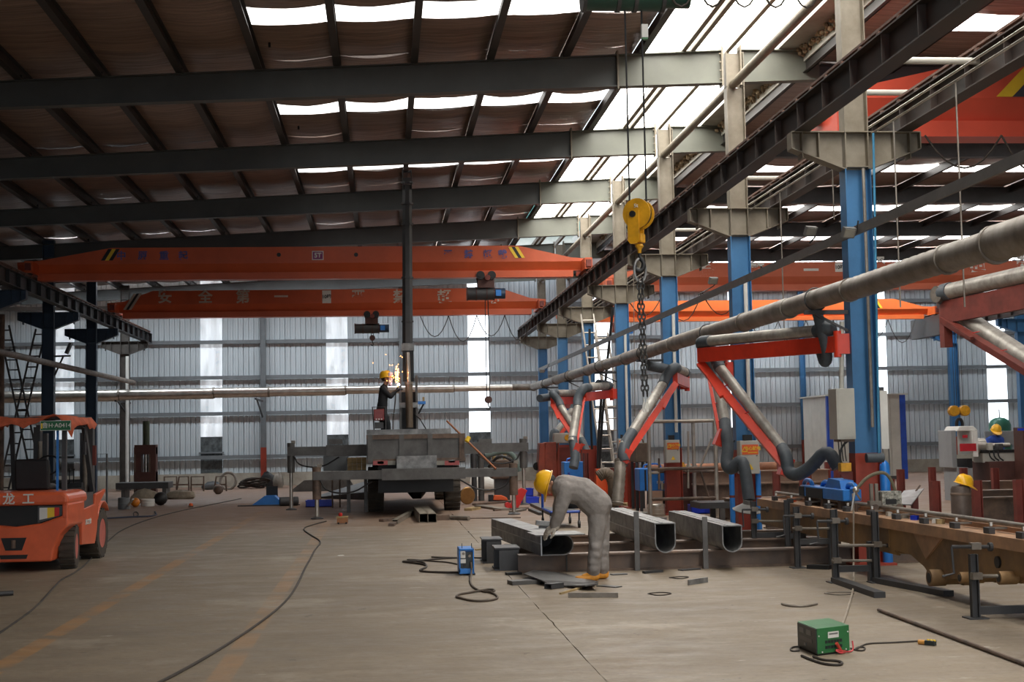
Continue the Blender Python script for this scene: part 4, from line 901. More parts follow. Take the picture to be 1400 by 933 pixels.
# ================================================================== FIGURES
def caps(b, a, c, ra, rc=None, n=12):
    rc = ra if rc is None else rc; b.cyl(a, c, ra, rc, n); b.ball(a, ra, n=n); b.ball(c, rc, n=n); return b
def fuse(o, vox, it=4):
    m = o.modifiers.new('fuse', 'REMESH'); m.mode = 'VOXEL'; m.voxel_size = vox; m.use_smooth_shade = True
    s = o.modifiers.new('soften', 'SMOOTH'); s.iterations = it; s.factor = .5
    return o
def helmet_mesh(c, up, g, s=1.0):
    up = V(up).normalized(); g = V(g); g = (g - up * g.dot(up)).normalized(); r = up.cross(g); c = V(c)
    prof = [(.0, .150), (.045, .146), (.085, .122), (.112, .080), (.124, .030), (.127, .004), (.142, -.004), (.142, -.012), (.122, -.010), (.118, .02), (.08, .10), (.0, .125)]
    n = 28; vs = []
    for k, (rr, h) in enumerate(prof):
        for i in range(n):
            th = 2 * PI * i / n; fr = max(0, math.cos(th))
            e = rr * (1 + (.42 * fr ** 3 if k in (6, 7) else 0)); hh = h - (.03 * fr ** 3 if k in (6, 7) else 0)
            if 0 < k < 5 and (abs(math.sin(th)) < .12): hh += .010; e += .004
            vs.append(c + (g * (e * 1.14 * math.cos(th)) + r * (e * math.sin(th)) + up * hh) * s)
    m = len(prof)
    return MB().add(vs, [(i * n + j, i * n + (j + 1) % n, (i + 1) * n + (j + 1) % n, (i + 1) * n + j) for i in range(m - 1) for j in range(n)])
def head_mesh(b, c, up, g):
    up = V(up).normalized(); g = V(g); g = (g - up * g.dot(up)).normalized(); r = up.cross(g); c = V(c)
    def at(f, s, u): return c + g * f + r * s + up * u
    caps(b, at(-.012, 0, .02), at(.012, 0, .025), .088, .082); caps(b, at(.03, 0, -.03), at(.045, 0, -.088), .062, .036)
    for s in (-1, 1):
        caps(b, at(.02, s * .045, -.03), at(.045, s * .022, -.085), .034, .026); b.ball(at(-.005, s * .082, -.02), .026, .55, 1, 1.2, 8)
        caps(b, at(.078, s * .018, .012), at(.072, s * .045, .012), .014, .012)
    caps(b, at(.086, 0, .0), at(.108, 0, -.032), .012, .017); caps(b, at(.082, -.016, -.066), at(.082, .016, -.066), .012)
    return b
def hand_mesh(b, wr, kn, nrm, curl, size=1.0):
    """palm from wrist to knuckles, four unequal bent fingers and a thumb leaving the side of the palm"""
    wr, kn = V(wr), V(kn); d = (kn - wr).normalized(); nrm = V(nrm); nrm = (nrm - d * nrm.dot(d)).normalized(); s = d.cross(nrm)
    for k in (-1, 0, 1): caps(b, wr + s * (.018 * k * size), kn + s * (.028 * k * size), .022 * size, .017 * size, 8)
    for k, ln in zip((-1.5, -.5, .5, 1.5), (.062, .078, .074, .056)):
        p = kn + s * (.021 * k * size); L = ln * size
        p1 = p + (d * math.cos(curl) - nrm * math.sin(curl)) * L * .55; p2 = p1 + (d * math.cos(2 * curl) - nrm * math.sin(2 * curl)) * L * .5
        caps(b, p, p1, .0115 * size, .0105 * size, 8); caps(b, p1, p2, .0105 * size, .0085 * size, 8)
    t0 = wr.lerp(kn, .35) + s * (-.04 * size); t1 = t0 + (d * .6 - s * .6 - nrm * .3) * .045 * size; caps(b, t0, t1, .013 * size, .012 * size, 8); caps(b, t1, t1 + (d * .9 - nrm * .4) * .035 * size, .012 * size, .009 * size, 8)
    return b
def shoe_mesh(b, heel, toe):
    heel, toe = V(heel), V(toe); d = (toe - heel).normalized(); s = d.cross(V((0, 0, 1)))
    for k in (-1, 1):
        caps(b, heel + s * .016 * k + V((0, 0, .045)), heel + d * .10 + s * .024 * k + V((0, 0, .042)), .042, .040, 10); caps(b, heel + d * .10 + s * .024 * k + V((0, 0, .04)), toe - d * .03 + s * .022 * k + V((0, 0, .034)), .040, .032, 10)
    caps(b, heel + V((0, 0, .06)), heel + V((0, 0, .12)) + d * .01, .048, .05, 10); caps(b, heel + d * .06 + V((0, 0, .075)), heel + d * .14 + V((0, 0, .06)), .036, .032, 10)
    return b
def person(label, J, cloth, shoe_m, glove_m, vox=.014, helmet=True, name='person'):
    t = thing(name, label, 'person', ((J['ankL'] + J['ankR']) / 2).xy.to_3d() + V((0, 0, min(J['ankL'].z, J['ankR'].z) - .10)))
    up, g = J['up'], J['g']; sh = (J['shL'] + J['shR']) / 2; lat = (J['shL'] - J['shR']).normalized(); hl = (J['hipL'] - J['hipR']).normalized()
    mid = sh.lerp(J['pel'], .5) + J.get('bow', V((0, 0, 0)))
    bulk = J.get('bulk', (1, 1, 1))
    def body(b, k):                                                   # k: how much the cloth stands off the skin
        for s in (-1, 0, 1):
            caps(b, sh + lat * (.085 * s), mid + lat * (.075 * s), .098 * k * (bulk[0] if k > 1 else 1), .102 * k * (bulk[0] if k > 1 else 1)); caps(b, mid + lat * (.075 * s), J['pel'] + hl * (.075 * s), .102 * k * (bulk[0] if k > 1 else 1), .112 * k * (bulk[0] * .96 if k > 1 else 1))
        ba, bl = (bulk[1], bulk[2]) if k > 1 else (1, 1)
        for L in 'LR':
            caps(b, sh, J['sh' + L], .075 * k * ba, .066 * k * ba); caps(b, J['sh' + L], J['el' + L], .064 * k * ba, .050 * k * ba); caps(b, J['el' + L], J['wr' + L], .050 * k * ba, .037 * k * ba)
            caps(b, J['hip' + L], J['kn' + L], .093 * k * bl, .068 * k * bl); caps(b, J['kn' + L], J['ank' + L], .066 * k * bl, .047 * (k if k < 1.05 else k * 1.18) * bl)
            if k > 1 and bl > 1.1:
                for u in (.25, .5, .72, .9): caps(b, J['kn' + L].lerp(J['ank' + L], u) + V((-.012, -.05, 0)), J['kn' + L].lerp(J['ank' + L], u) + V((.02, .05, .03)), .052 * bl, .052 * bl)   # cloth bunched over the shin
        return b
    b = body(MB(), .86); caps(b, sh, J['head'] - V(up).normalized() * .08, .056, .052); head_mesh(b, J['head'], up, g)
    for L in 'LR': hand_mesh(b, J['wr' + L], J['wr' + L] + J['hd' + L] * .085, J.get('pn' + L, V((0, 0, 1))), .35, .9); caps(b, J['ank' + L], J['heel' + L] + V((0, 0, .045)), .036, .03); caps(b, J['heel' + L] + V((0, 0, .045)), J['toe' + L].lerp(J['heel' + L], .25) + V((0, 0, .035)), .028, .022)
    fuse(b.build('body', 'skin', t), vox * .72, 3)
    c = body(MB(), 1.12); caps(c, sh, sh.lerp(J['head'], .35), .07, .062)
    cv = fuse(c.build('coverall', cloth, t), vox, 4)
    tx = bpy.data.textures.get('folds') or bpy.data.textures.new('folds', 'CLOUDS'); tx.noise_scale = .12; tx.noise_depth = 2
    dm = cv.modifiers.new('folds', 'DISPLACE'); dm.texture = tx; dm.strength = .022; dm.mid_level = .5; dm.texture_coords = 'LOCAL'
    for L in 'LR':
        fuse(hand_mesh(MB(), J['wr' + L] - J['hd' + L] * .03, J['wr' + L] + J['hd' + L] * .09, J.get('pn' + L, V((0, 0, 1))), .42, J.get('gl', 1.12)).build('glove', glove_m, t), .0055, 2)
        fuse(shoe_mesh(MB(), J['heel' + L], J['toe' + L]).build('shoe', shoe_m, t), .008, 3)
    u = V(up).normalized(); gg = (V(g) - u * V(g).dot(u)).normalized()
    hr = MB().ball(J['head'] - gg * .022 + u * .015, .092, n=14); fuse(hr.build('hair', 'hair', t), .012, 2)
    if helmet: helmet_mesh(J['head'] + u * .028, up, g, 1.0).build('hard_hat', 'helmet_yellow', t, smooth=True)
    return t
WY = 16.45
def w_(px, py, dy=0): return P(px, py, WY + dy)
J = dict(bulk=(1.5, 1.42, 1.25), head=w_(751.5, 661.5), up=V((-.93, .05, .32)), g=V((-.32, -.10, -.93)),
         shL=w_(773, 668, -.17), shR=w_(771, 668, .17), pel=w_(816, 690), bow=V((.015, 0, .055)),
         elL=w_(766.5, 698, -.21), elR=w_(764, 700, .20), wrL=w_(758.5, 721, -.15), wrR=w_(757, 721, .13), hdL=V((-.80, .30, -.50)), hdR=V((-.80, -.1, -.50)),
         hipL=w_(817, 694, -.095), hipR=w_(819, 694, .095), knL=w_(815.5, 740, -.11), knR=w_(823, 740, .12), ankL=w_(811, 783, -.11), ankR=w_(824, 781, .12), pnL=V((-.3, -.5, .8)), pnR=V((-.3, -.2, .9)), gl=1.4)
for L, px in (('L', 812), ('R', 825)):
    y = WY + (-.11 if L == 'L' else .12); x = w_(px, 780, y - WY).x + .02; J['heel' + L] = V((x, y, 0)); J['toe' + L] = V((x - .25, y - .03, 0)); J['ank' + L].z = .11; J['kn' + L].z = .50
person('worker in grey coverall and yellow hard hat bending over a steel box section', J, 'coverall', 'boot', 'glove', .013)
# welder on the truck bed
UY = 32.3
def u_(px, py, dy=0): return P(px, py, UY + dy)
J = dict(head=u_(527.5, 517.5), up=V((-.12, 0, 1)), g=V((1, -.15, -.15)), shL=u_(525, 533, .17), shR=u_(524.5, 533, -.17), pel=u_(522, 561), elL=u_(534, 543, .16), elR=u_(533.5, 542, -.16),
         wrL=u_(541.5, 535, .06), wrR=u_(540.5, 536, -.08), hdL=V((.8, 0, .5)), hdR=V((.8, 0, .5)), hipL=u_(521.5, 564, .09), hipR=u_(523, 564, -.09), knL=u_(525, 582, .1), knR=u_(530, 580, -.1), ankL=u_(524, 600, .1), ankR=u_(533, 600, -.1))
for L, px in (('L', 524), ('R', 533)):
    y = UY + (.1 if L == 'L' else -.1); x = u_(px, 600, y - UY).x; J['heel' + L] = V((x - .05, y, zbed)); J['toe' + L] = V((x + .21, y, zbed)); J['ank' + L] = V((x, y, zbed + .11))
sc_ = None
wd_ = person('welder in black clothes and yellow hard hat working on the tall boom', J, 'navy', 'black', 'navy', .02)
hd = J['head']
b = MB(); vs = []
for i in range(9):
    for j in range(7):
        th = -1.25 + 2.5 * i / 8; z = .13 - .31 * j / 6; rr = .135 - .03 * (j / 6) ** 2
        vs.append(hd + V((.02 + rr * math.cos(th), rr * .85 * math.sin(th), z)))
b.add(vs, [(i * 7 + j, (i + 1) * 7 + j, (i + 1) * 7 + j + 1, i * 7 + j + 1) for i in range(8) for j in range(6)])
o = b.build('welding_mask', mat('mask_glare', (.80, .62, .74), .35, var=.08), wd_, smooth=True); so = o.modifiers.new('thick', 'SOLIDIFY'); so.thickness = .008  # white mask with the arc's pink glare put into its colour
MB().box(hd + V((.155, -.0, .02)), (.012, .10, .055)).build('dark_lens', mat('lens_cyan', (.05, .16, .20), .15), o)
tw = thing('welding_torch', 'welding torch with trailing lead held against the boom', 'torch', u_(543, 532))
MB().cyl(u_(541, 536, -.02), u_(545, 527, -.02), .018, n=8).build('handle', 'black', tw, smooth=True); MB().tube([u_(541, 536, -.02), u_(540.5, 550, -.05), u_(538.5, 565, -.1), u_(537, 574, -.12), (u_(537, 580).x, UY - .15, zbed)], .014, 6, 2).build('lead', 'cable', tw, smooth=True)
MB().ball(u_(545, 526, -.02), .03, n=8).build('arc_flash', glow('arc', (.85, .9, 1.0), 30), tw)
b = MB()
for k in range(38):
    th = random.gauss(1.9, .55); d = abs(random.gauss(0, .32)); p = u_(543.5, 524, -.05) + V((math.cos(th) * d * .8, random.uniform(-.2, .2), math.sin(th) * d)); b.box(p, (.011, .011, .022), ry=random.uniform(-1, 1))
tag(b.build('sparks', glow('spark', (1.0, .42, .12), 9), None), 'orange welding sparks flying up beside the boom', 'sparks', kind='stuff')
b = MB()
for k in range(22): p = u_(544.5 + random.uniform(-4, 0), 515 + random.uniform(-13, 14), -.06); b.box(p, (.022, .015, .03), ry=random.uniform(-1, 1))
tag(b.build('sparks', 'spark'), 'dense burst of orange sparks close to the boom plate', 'sparks', kind='stuff')

# ================================================================== FORKLIFT
fk = thing('forklift', 'orange-red counterbalance forklift with a ragged orange cover on its guard', 'forklift', (0, 0, 0))
OR = 'forklift_orange'
hw = .72
MB().prism([(-hw + .08, 1.08), (-hw, 1.02), (-hw, .90), (hw, .90), (hw, 1.02), (hw - .08, 1.08)], (0, .55, 0), (1, 0, 0), (0, 0, 1), 1.10).build('counterweight_top', OR, fk, bevel=.045)
low = [(-.50, .14), (.50, .14), (.53, .30), (.60, .48), (.68, .58), (hw, .62), (hw, .78), (.35, .655), (0, .615), (-.35, .655), (-hw, .78), (-hw, .62), (-.68, .58), (-.60, .48), (-.53, .30)]
MB().prism(low, (0, .30, 0), (1, 0, 0), (0, 0, 1), .85).build('counterweight', OR, fk, bevel=.025)
for s in (-1, 1): MB().prism([(-.55, .70), (.3, .60), (.3, .92), (-.55, .92)] if s > 0 else [(-.55, .70), (-.55, .92), (.3, .92), (.3, .60)], (s * .64 if s > 0 else -.64, 0, 0), (0, 1, 0), (0, 0, 1), .08 * (1 if s > 0 else 1)).build('rear_corner', OR, fk, bevel=.02)
MB().span((-.64, -.42, .60), (.64, -.38, .92)).build('radiator_grille', 'black', fk)
for s in (-1, 1):
    f = MB().prism([(s * .30, .66), (s * .62, .755), (s * .66, .88), (s * .30, .89)][::s], (0, -.44, 0), (1, 0, 0), (0, 0, 1), .05).build('tail_lamp', mat('lamp_housing', (.08, .08, .085), .4, var=.1), fk)
    for x0, x1, m in ((.325, .43, 'white'), (.43, .525, 'sign_yellow'), (.525, .59, 'red')): MB().prism([(s * x0, .70 + (x0 - .32) * .2), (s * x1, .70 + (x1 - .32) * .2), (s * x1, .865), (s * x0, .865)][::s], (0, -.488, 0), (1, 0, 0), (0, 0, 1), .01).build('lens', m, f)
b = MB().prism([(-.17, .47), (.17, .47), (.11, .30), (-.11, .30)], (0, -.545, 0), (1, 0, 0), (0, 0, 1), .012); b.build('tow_recess', 'black', fk)
MB().cyl((0, -.57, .33), (0, -.57, .44), .03, n=10).build('tow_pin', 'rusty', fk, smooth=True)
MB().prism([(-.19, .24), (.19, .24), (.17, .185), (-.17, .185)], (0, -.545, 0), (1, 0, 0), (0, 0, 1), .012).build('lower_slot', 'black', fk)
for c_, x_ in (('龙', -.065), ('工', .195)): text(c_, .165, (x_, -.568, .985), (1, 0, 0), (0, 0, 1), 'white', fk, bold=.003)
# right and left flanks: door panel, front fender
for s in (-1, 1):
    pl = [(.28, .30), (1.05, .26), (1.18, .45), (1.25, .80), (1.72, 1.0), (1.72, 1.04), (1.10, .98), (1.04, .84), (.40, .80), (.40, .95), (.28, .95)]
    MB().prism(pl if s > 0 else pl[::-1], (s * .66 if s > 0 else -.66, 0, 0), (0, 1, 0), (0, 0, 1), .05 if s > 0 else .05).build('side_panel', OR, fk, bevel=.01)
    MB().span((s * .62, .42, .80), (s * .69, 1.02, 1.02)).build('side_cover', 'lamp_housing', fk)
    fend = MB(); th = [PI * (.12 + .62 * k / 8) for k in range(9)]
    a_ = [(1.70 + .44 * math.cos(t_ + .35), .40 + .46 * math.sin(t_ + .35)) for t_ in th]
    fend.add([(s * x, y, z) for x in (.42, .69) for y, z in a_], [(k, k + 1, 10 + k, 9 + k) for k in range(8)])
    o = fend.build('front_fender', OR, fk, smooth=True); so = o.modifiers.new('thick', 'SOLIDIFY'); so.thickness = .02
text('龙工叉车', .085, (.716, .62, .60), (0, 1, 0), (0, 0, 1), 'white', fk, bold=.003)
MB().span((-.66, .2, .28), (.66, 1.5, .80)).build('engine_bay', 'black', fk); MB().span((-.55, 1.4, .25), (.55, 1.75, .75)).build('front_frame', 'dark_steel', fk)
def ftyre(x, y, r, wd, rz, rimm):
    o = V((x, y, r)); Rm = Matrix.Translation(o) @ Matrix.Rotation(rz, 4, 'Z') @ Matrix.Translation(-o); w2 = wd / 2
    t = MB().lathe([(r * .6, -w2), (r * .94, -w2), (r, -w2 * .8), (r, w2 * .8), (r * .94, w2), (r * .6, w2), (r * .58, w2 * .5)], o, (1, 0, 0), 30, False).xform(Rm).build('tyre', 'rubber', fk, smooth=True)
    b = MB()
    for i in range(20):
        th = 2 * PI * i / 20
        b.box(o + V((0, -math.sin(th) * r * .99, math.cos(th) * r * .99)), (wd * .96, .055, .03), rx=th)
    b.xform(Rm).build('tread', 'rubber', t)['kind'] = 'stuff'
    MB().lathe([(r * .6, -w2 * .7), (r * .35, -w2 * .2), (.05, -w2 * .2), (.05, w2 * .4), (r * .38, w2 * .45), (r * .6, w2 * .95)], o, (1, 0, 0), 20).xform(Rm).build('rim', rimm, t, smooth=True)
pink = mat('faded_red_rim', (.52, .13, .10), .5, var=.1)
for s in (-1, 1): ftyre(s * .60, 0, .30, .21, .12, pink); ftyre(s * .525, 1.70, .37, .30, 0, pink)
MB().span((-.5, -.08, .22), (.5, .08, .38)).build('steer_axle', 'black', fk)
# cab: seat, wheel, guard
MB().prism([(.30, 1.08), (.72, 1.08), (.72, 1.16), (.40, 1.18), (.34, 1.52), (.26, 1.52)], (-.24, 0, 0), (0, 1, 0), (0, 0, 1), .48).build('seat', 'black', fk, bevel=.03)
MB().span((-.5, .25, 1.0), (.5, 1.3, 1.08)).build('bonnet', 'black', fk)
MB().tube([(.0 + .17 * math.cos(a_), 1.15 + .07 * math.sin(a_), 1.42 + .14 * math.sin(a_)) for a_ in [2 * PI * k / 18 for k in range(18)]], .014, 6, closed=True).build('steering_wheel', 'black', fk, smooth=True)
MB().cyl((0, 1.15, 1.42), (0, 1.35, 1.0), .03, n=8).build('steering_column', 'black', fk); MB().span((-.45, 1.3, .8), (.45, 1.42, 1.15)).build('dashboard', 'black', fk)
for k in range(3): MB().cyl((.22 + .06 * k, 1.28, 1.14), (.24 + .06 * k, 1.2, 1.34), .009, n=6).ball((.24 + .06 * k, 1.2, 1.35), .02, n=8).build('lever', 'black', fk)
gd = 'dark_steel'
for s in (-1, 1):
    MB().bar((s * .50, .12, 1.06), (s * .50, .12, 2.06), .06, .07).build('guard_post', gd, fk)
    MB().bar((s * .58, 1.48, .95), (s * .52, 1.10, 2.08), .06, .07).build('guard_post', gd, fk)
    MB().bar((s * .52, .02, 2.08), (s * .52, 1.5, 2.10), .06, .06).build('guard_rail', gd, fk)
for k in range(6): MB().bar((-.52, .1 + .24 * k, 2.10), (.52, .1 + .24 * k, 2.10), .05, .03).build('guard_slat', gd, fk)
MB().bar((.42, .06, 1.06), (.42, .06, 1.95), .03, .03).build('blue_tape_post', 'machine_blue', fk)
# ragged cover lying over the guard
nx, ny = 16, 10; vs = []
for j in range(ny + 1):
    for i in range(nx + 1):
        u, v_ = i / nx, j / ny; x = -.66 + 1.32 * u; y = -.12 + 1.5 * v_
        z = 2.125 + .012 * math.sin(9 * u + 4 * v_) + random.uniform(-.008, .008)
        if j == 0: z -= .15 + .05 * math.sin(7 * u * 2) + random.uniform(-.03, .03) - (.10 if .55 < u < .9 else 0)
        if j == 1: z -= .02
        if i in (0, nx): z -= .14 + random.uniform(-.05, .05)
        vs.append((x, y, z))
o = MB().add(vs, [(j * (nx + 1) + i, j * (nx + 1) + i + 1, (j + 1) * (nx + 1) + i + 1, (j + 1) * (nx + 1) + i) for j in range(ny) for i in range(nx)]).build('guard_cover', mat('cover_orange', (.62, .13, .055), .75, var=.15, scale=5), fk, smooth=True)
so = o.modifiers.new('thick', 'SOLIDIFY'); so.thickness = .004
pl = MB().span((.24, -.17, 1.915), (.66, -.155, 2.055)).build('number_plate', 'plate_green', fk)
b = MB()
for z in (1.918, 2.048): b.span((.24, -.175, z), (.66, -.168, z + .005))
for x in (.242, .654): b.span((x, -.175, 1.918), (x + .004, -.168, 2.052))
b.build('plate_border', 'white', pl)
text('鲁H·A0414', .085, (.465, -.173, 1.985), (1, 0, 0), (0, 0, 1), 'white', pl, bold=.0, depth=.001)
MB().span((.252, -.174, 1.945), (.272, -.169, 2.02)).build('plate_mark', 'sign_yellow', pl)
for s in (-1, 1): MB().bar((s * .14 + .39, -.13, 1.9), (s * .14 + .39, .0, 2.1), .01, .02).build('plate_bracket', 'galv', fk)
# mast and forks on the far side
for s in (-1, 1):
    ms = MB().span((s * .40 - .05, 2.0, .12), (s * .40 + .05, 2.14, 2.0)).build('mast_channel', gd, fk)
    MB().span((s * .28 - .03, 2.02, .12), (s * .28 + .03, 2.12, 1.9)).build('inner_channel', 'dark_steel', fk)
    MB().cyl((s * .34, 1.97, .3), (s * .34, 1.97, 1.78), .035, n=10).build('lift_cylinder', 'galv', fk, smooth=True)
    MB().span((s * .25 - .05, 2.2, .06), (s * .25 + .05, 3.25, .10)).build('fork', 'black', fk)
    MB().span((s * .25 - .05, 2.17, .06), (s * .25 + .05, 2.22, .70)).build('fork_shank', 'black', fk)
    MB().bar((s * .55, 1.55, .62), (s * .42, 2.0, 1.1), .05, .05).build('tilt_cylinder', 'dark_steel', fk)
b = MB()
for z in (1.95, 1.1, .25): b.span((-.42, 2.03, z), (.42, 2.11, z + .08))
b.build('mast_crosshead', gd, fk); MB().span((-.5, 2.14, .25), (.5, 2.18, .62)).build('fork_carriage', 'black', fk)
mr = MB().tube([(.50, .5, 2.05), (.66, .62, 1.95), (.66, .62, 1.75)], .012, 6).build('mirror_arm', 'black', fk); MB().box((.66, .62, 1.66), (.03, .10, .18)).build('mirror', 'black', mr)
MB().box((.58, 1.56, 1.55), (.05, .05, .30)).build('side_lamp', 'oxide', fk)
ang = -.03; o = F(96.5, 777); R2 = Matrix.Rotation(ang, 3, 'Z'); off = R2 @ V((.62, 0, 0))
fk.location = (o.x - off.x, o.y - off.y, 0); fk.rotation_euler = (0, 0, ang)
# ================================================================== BOX SECTIONS ON THEIR BEAMS
def PX(px, py, X):
    d = ray(px, py); return CAM + d * (X / d.x)
def u_outline(w, h, side):
    r = (h / 2 if side else w / 2); pts = []
    if side:   # rounded to +x
        pts = [(0, 0)] + [(w - r + r * math.sin(a), r - r * math.cos(a)) for a in [PI * k / 14 for k in range(15)]] + [(0, h)]
    else:      # rounded at the bottom
        pts = [(0, h)] + [(r - r * math.cos(a), r - r * math.sin(a)) for a in [PI * k / 14 for k in range(15)]] + [(w, h)]
    return pts
def hollow(b, pts, o, e, th):
    cx_ = sum(p[0] for p in pts) / len(pts); cz_ = sum(p[1] for p in pts) / len(pts)
    xs_ = [p[0] for p in pts]; zs_ = [p[1] for p in pts]; W, H = max(xs_) - min(xs_), max(zs_) - min(zs_); mx, mz = (max(xs_) + min(xs_)) / 2, (max(zs_) + min(zs_)) / 2
    inn = [(mx + (x - mx) * (W - 2 * th) / W, mz + (z - mz) * (H - 2 * th) / H) for x, z in pts]; n = len(pts)
    o, e = V(o), V(e); vs = [q + V((x, 0, z)) for q in (o, e) for ring in (pts, inn) for x, z in ring]
    fs = []
    for i in range(n):
        j = (i + 1) % n
        fs += [(i, j, 2 * n + j, 2 * n + i), (n + j, n + i, 3 * n + i, 3 * n + j), (j, i, n + i, n + j), (2 * n + i, 2 * n + j, 3 * n + j, 3 * n + i)]
    return b.add(vs, fs)
def section(label, o, e, w, h, side, seam):
    t = thing('box_section', label, 'steel section', o); hollow(MB(), u_outline(w, h, side), o, e, .014).build('shell', 'raw_steel', t, smooth=True)
    b = MB()
    for sx, sz in seam: b.bar(V(o) + V((sx * w, .01, sz * h)), V(e) + V((sx * w, -.01, sz * h)), .02, .012)
    b.build('weld_seam', 'raw_bright', t)
    return t
ZS = .225
o1, e1 = F(740, 760.5, ZS), F(672, 733.5, ZS)
S1 = section('wide grey steel box section lying on its side, the worker leaning on it', o1, e1, .41, .262, True, [(.0, .55)])
MB().span((o1.x - .003, o1.y - .004, o1.z), (o1.x + .010, o1.y, o1.z + .26)).build('bare_edge', 'raw_bright', S1)
o2, e2 = F(896, 757, ZS), F(836, 697.7, ZS + .37); e2.z = ZS; e2 += (e2 - o2) * .15
section('grey steel box section with a rounded belly, nearer the bending worker', o2, e2, .265, .375, False, [(.35, 1.0), (.0, .5)])
o3, e3 = F(988, 756, ZS), F(914, 699, ZS + .335); e3.z = ZS
section('grey steel box section with a rounded belly, farther right by the scaffold', o3, e3, .255, .335, False, [(.3, 1.0)])
o = P(768, 728, 16.55); tag(MB().box((o.x + .02, o1.y - .02, ZS + .262 + .012), (.62, .60, .014), rz=.08).build('cover_plate', 'raw_steel'), 'loose flat plate on the wide box section under the worker\'s gloves', 'plate')
for i, (y, xa_, xb_, h) in enumerate(((17.62, 708, 1260, ZS), (19.3, 690, 1150, ZS), (20.9, 700, 1120, ZS))):
    a, c = P(xa_, 750, y), P(xb_, 750, y)
    t = thing('support_beam', 'rusty steel beam lying across the floor under the box sections, %s' % ['front one', 'middle one', 'rear one'][i], 'beam', (a.x, y, 0))
    MB().ibeam((a.x, y, h / 2), (c.x, y, h / 2), h, .22, .02, .014).build('beam', 'rust_beam', t)
    if i == 0:
        MB().span((a.x, y - .115, .0), (c.x, y - .10, .03)).build('toe_plate', 'rusty', t)
        MB().cyl((P(773, 770, y).x, y - .12, .015), (P(773, 770, y).x, y - .12, .25), .012, n=6).build('stay_rod', 'dark_steel', t)
for i, (px, py0, py1, y) in enumerate(((869.5, 700, 753, 17.45), (963, 707, 750, 17.45), (750, 700, 740, 19.3))):
    a, c = P(px, py0, y), P(px, py1, y)
    if i < 2: tag(MB().span((a.x - .032, y - .02, 0), (a.x + .032, y + .0, a.z)).build('stop_stake', 'mill_grey'), 'upright flat stake beside the box sections, %s' % ['left of the nearer rounded one', 'left of the farther rounded one'][i], 'stake')
for i, (x0, y0, x1, y1, yy) in enumerate(((660, 738, 688, 764, 19.0), (677, 750, 712, 783, 17.9))):
    a, c = P(x0, y0, yy), P(x1, y1, yy)
    t = thing('stacking_block', 'dark steel block propping the left end of the wide box section, %s' % ['rear', 'front'][i], 'block', ((a.x + c.x) / 2, yy, 0))
    MB().ibeam(((a.x), yy + .3, a.z / 2), (c.x, yy + .3, a.z / 2), a.z, .55, .02, .03).build('block', 'dark_steel', t)
    MB().span((a.x + .05, yy - .0, 0), (c.x - .02, yy + .02, a.z - .03)).build('end_plate', 'dark_steel', t)

# ================================================================== OCHRE GIRDER ON SCREW STANDS
YB0, YB1, XBL = 20.55, 10.0, P(1036, 682, 20.5).x
gb = thing('ochre_girder', 'long ochre-painted machine girder with clamp blocks along its top', 'girder', (XBL + .25, 15, .8))
ZT = P(1036, 682, 20.5).z
poly = [(YB0, ZT - .10), (YB0, .36), (16.2, .34), (14.95, .33)]
for px, py in ((1222, 753), (1244, 759), (1262, 775), (1272, 790), (1300, 792), (1340, 792), (1372, 787), (1440, 795)): q = PX(px, py, XBL + .04); poly.append((q.y, q.z))
poly += [(YB1, .33), (YB1, ZT - .10)]
MB().prism(poly, (XBL + .05, 0, 0), (0, 1, 0), (0, 0, 1), .03).build('web_plate', 'yellow_ochre', gb)
MB().prism(poly, (XBL + .30, 0, 0), (0, 1, 0), (0, 0, 1), .03).build('web_plate', 'yellow_ochre', gb)
MB().span((XBL, YB1, ZT - .11), (XBL + .37, YB0, ZT)).build('top_flange', 'ochre_top', gb)
MB().span((XBL + .06, YB0 - .04, .36), (XBL + .33, YB0, ZT - .1)).build('end_plate', 'yellow_ochre', gb)
MB().span((XBL + .06, 15.0, .34), (XBL + .33, YB0, .37)).build('bottom_flange', 'yellow_ochre', gb)
for px in (1268, 1215, 1150): q = PX(px, 735, XBL + .04); MB().span((XBL + .035, q.y - .015, .40), (XBL + .05, q.y + .015, ZT - .11)).build('web_seam', 'yellow_ochre', gb)
q = PX(1364, 769, XBL + .04); MB().cyl((XBL + .03, q.y, q.z), (XBL + .052, q.y, q.z), .055, n=18).build('web_hole', 'black', gb)
for px, r in ((1278, .085), (1320, .055), (1374, .06)):
    q = PX(px, 789, XBL - .02); bo = MB().lathe([(r * .6, 0), (r, 0), (r, .16), (r * .85, .16), (r * .85, .42), (r, .34), (r, .46), (r * .6, .46)], (XBL - .08, q.y, q.z - .01), (1, 0, 0), 20).build('pin_boss', 'yellow_ochre', gb, smooth=True)
    MB().cyl((XBL - .085, q.y, q.z - .01), (XBL - .07, q.y, q.z - .01), r * .62, n=18).build('pin_bore', 'black', bo)
    MB().prism([(q.y - .18, .40), (q.y + .10, .40), (q.y + .05, q.z - .06), (q.y - .05, q.z - .06)], (XBL + .10, 0, 0), (0, 1, 0), (0, 0, 1), .04).build('boss_lug', 'yellow_ochre', gb)
MB().prism([(PX(1244, 740, XBL).y, .62), (PX(1262, 770, XBL).y, .36), (PX(1285, 740, XBL).y, .62)], (XBL + .03, 0, 0), (0, 1, 0), (0, 0, 1), .02).build('gusset', 'ochre_top', gb)
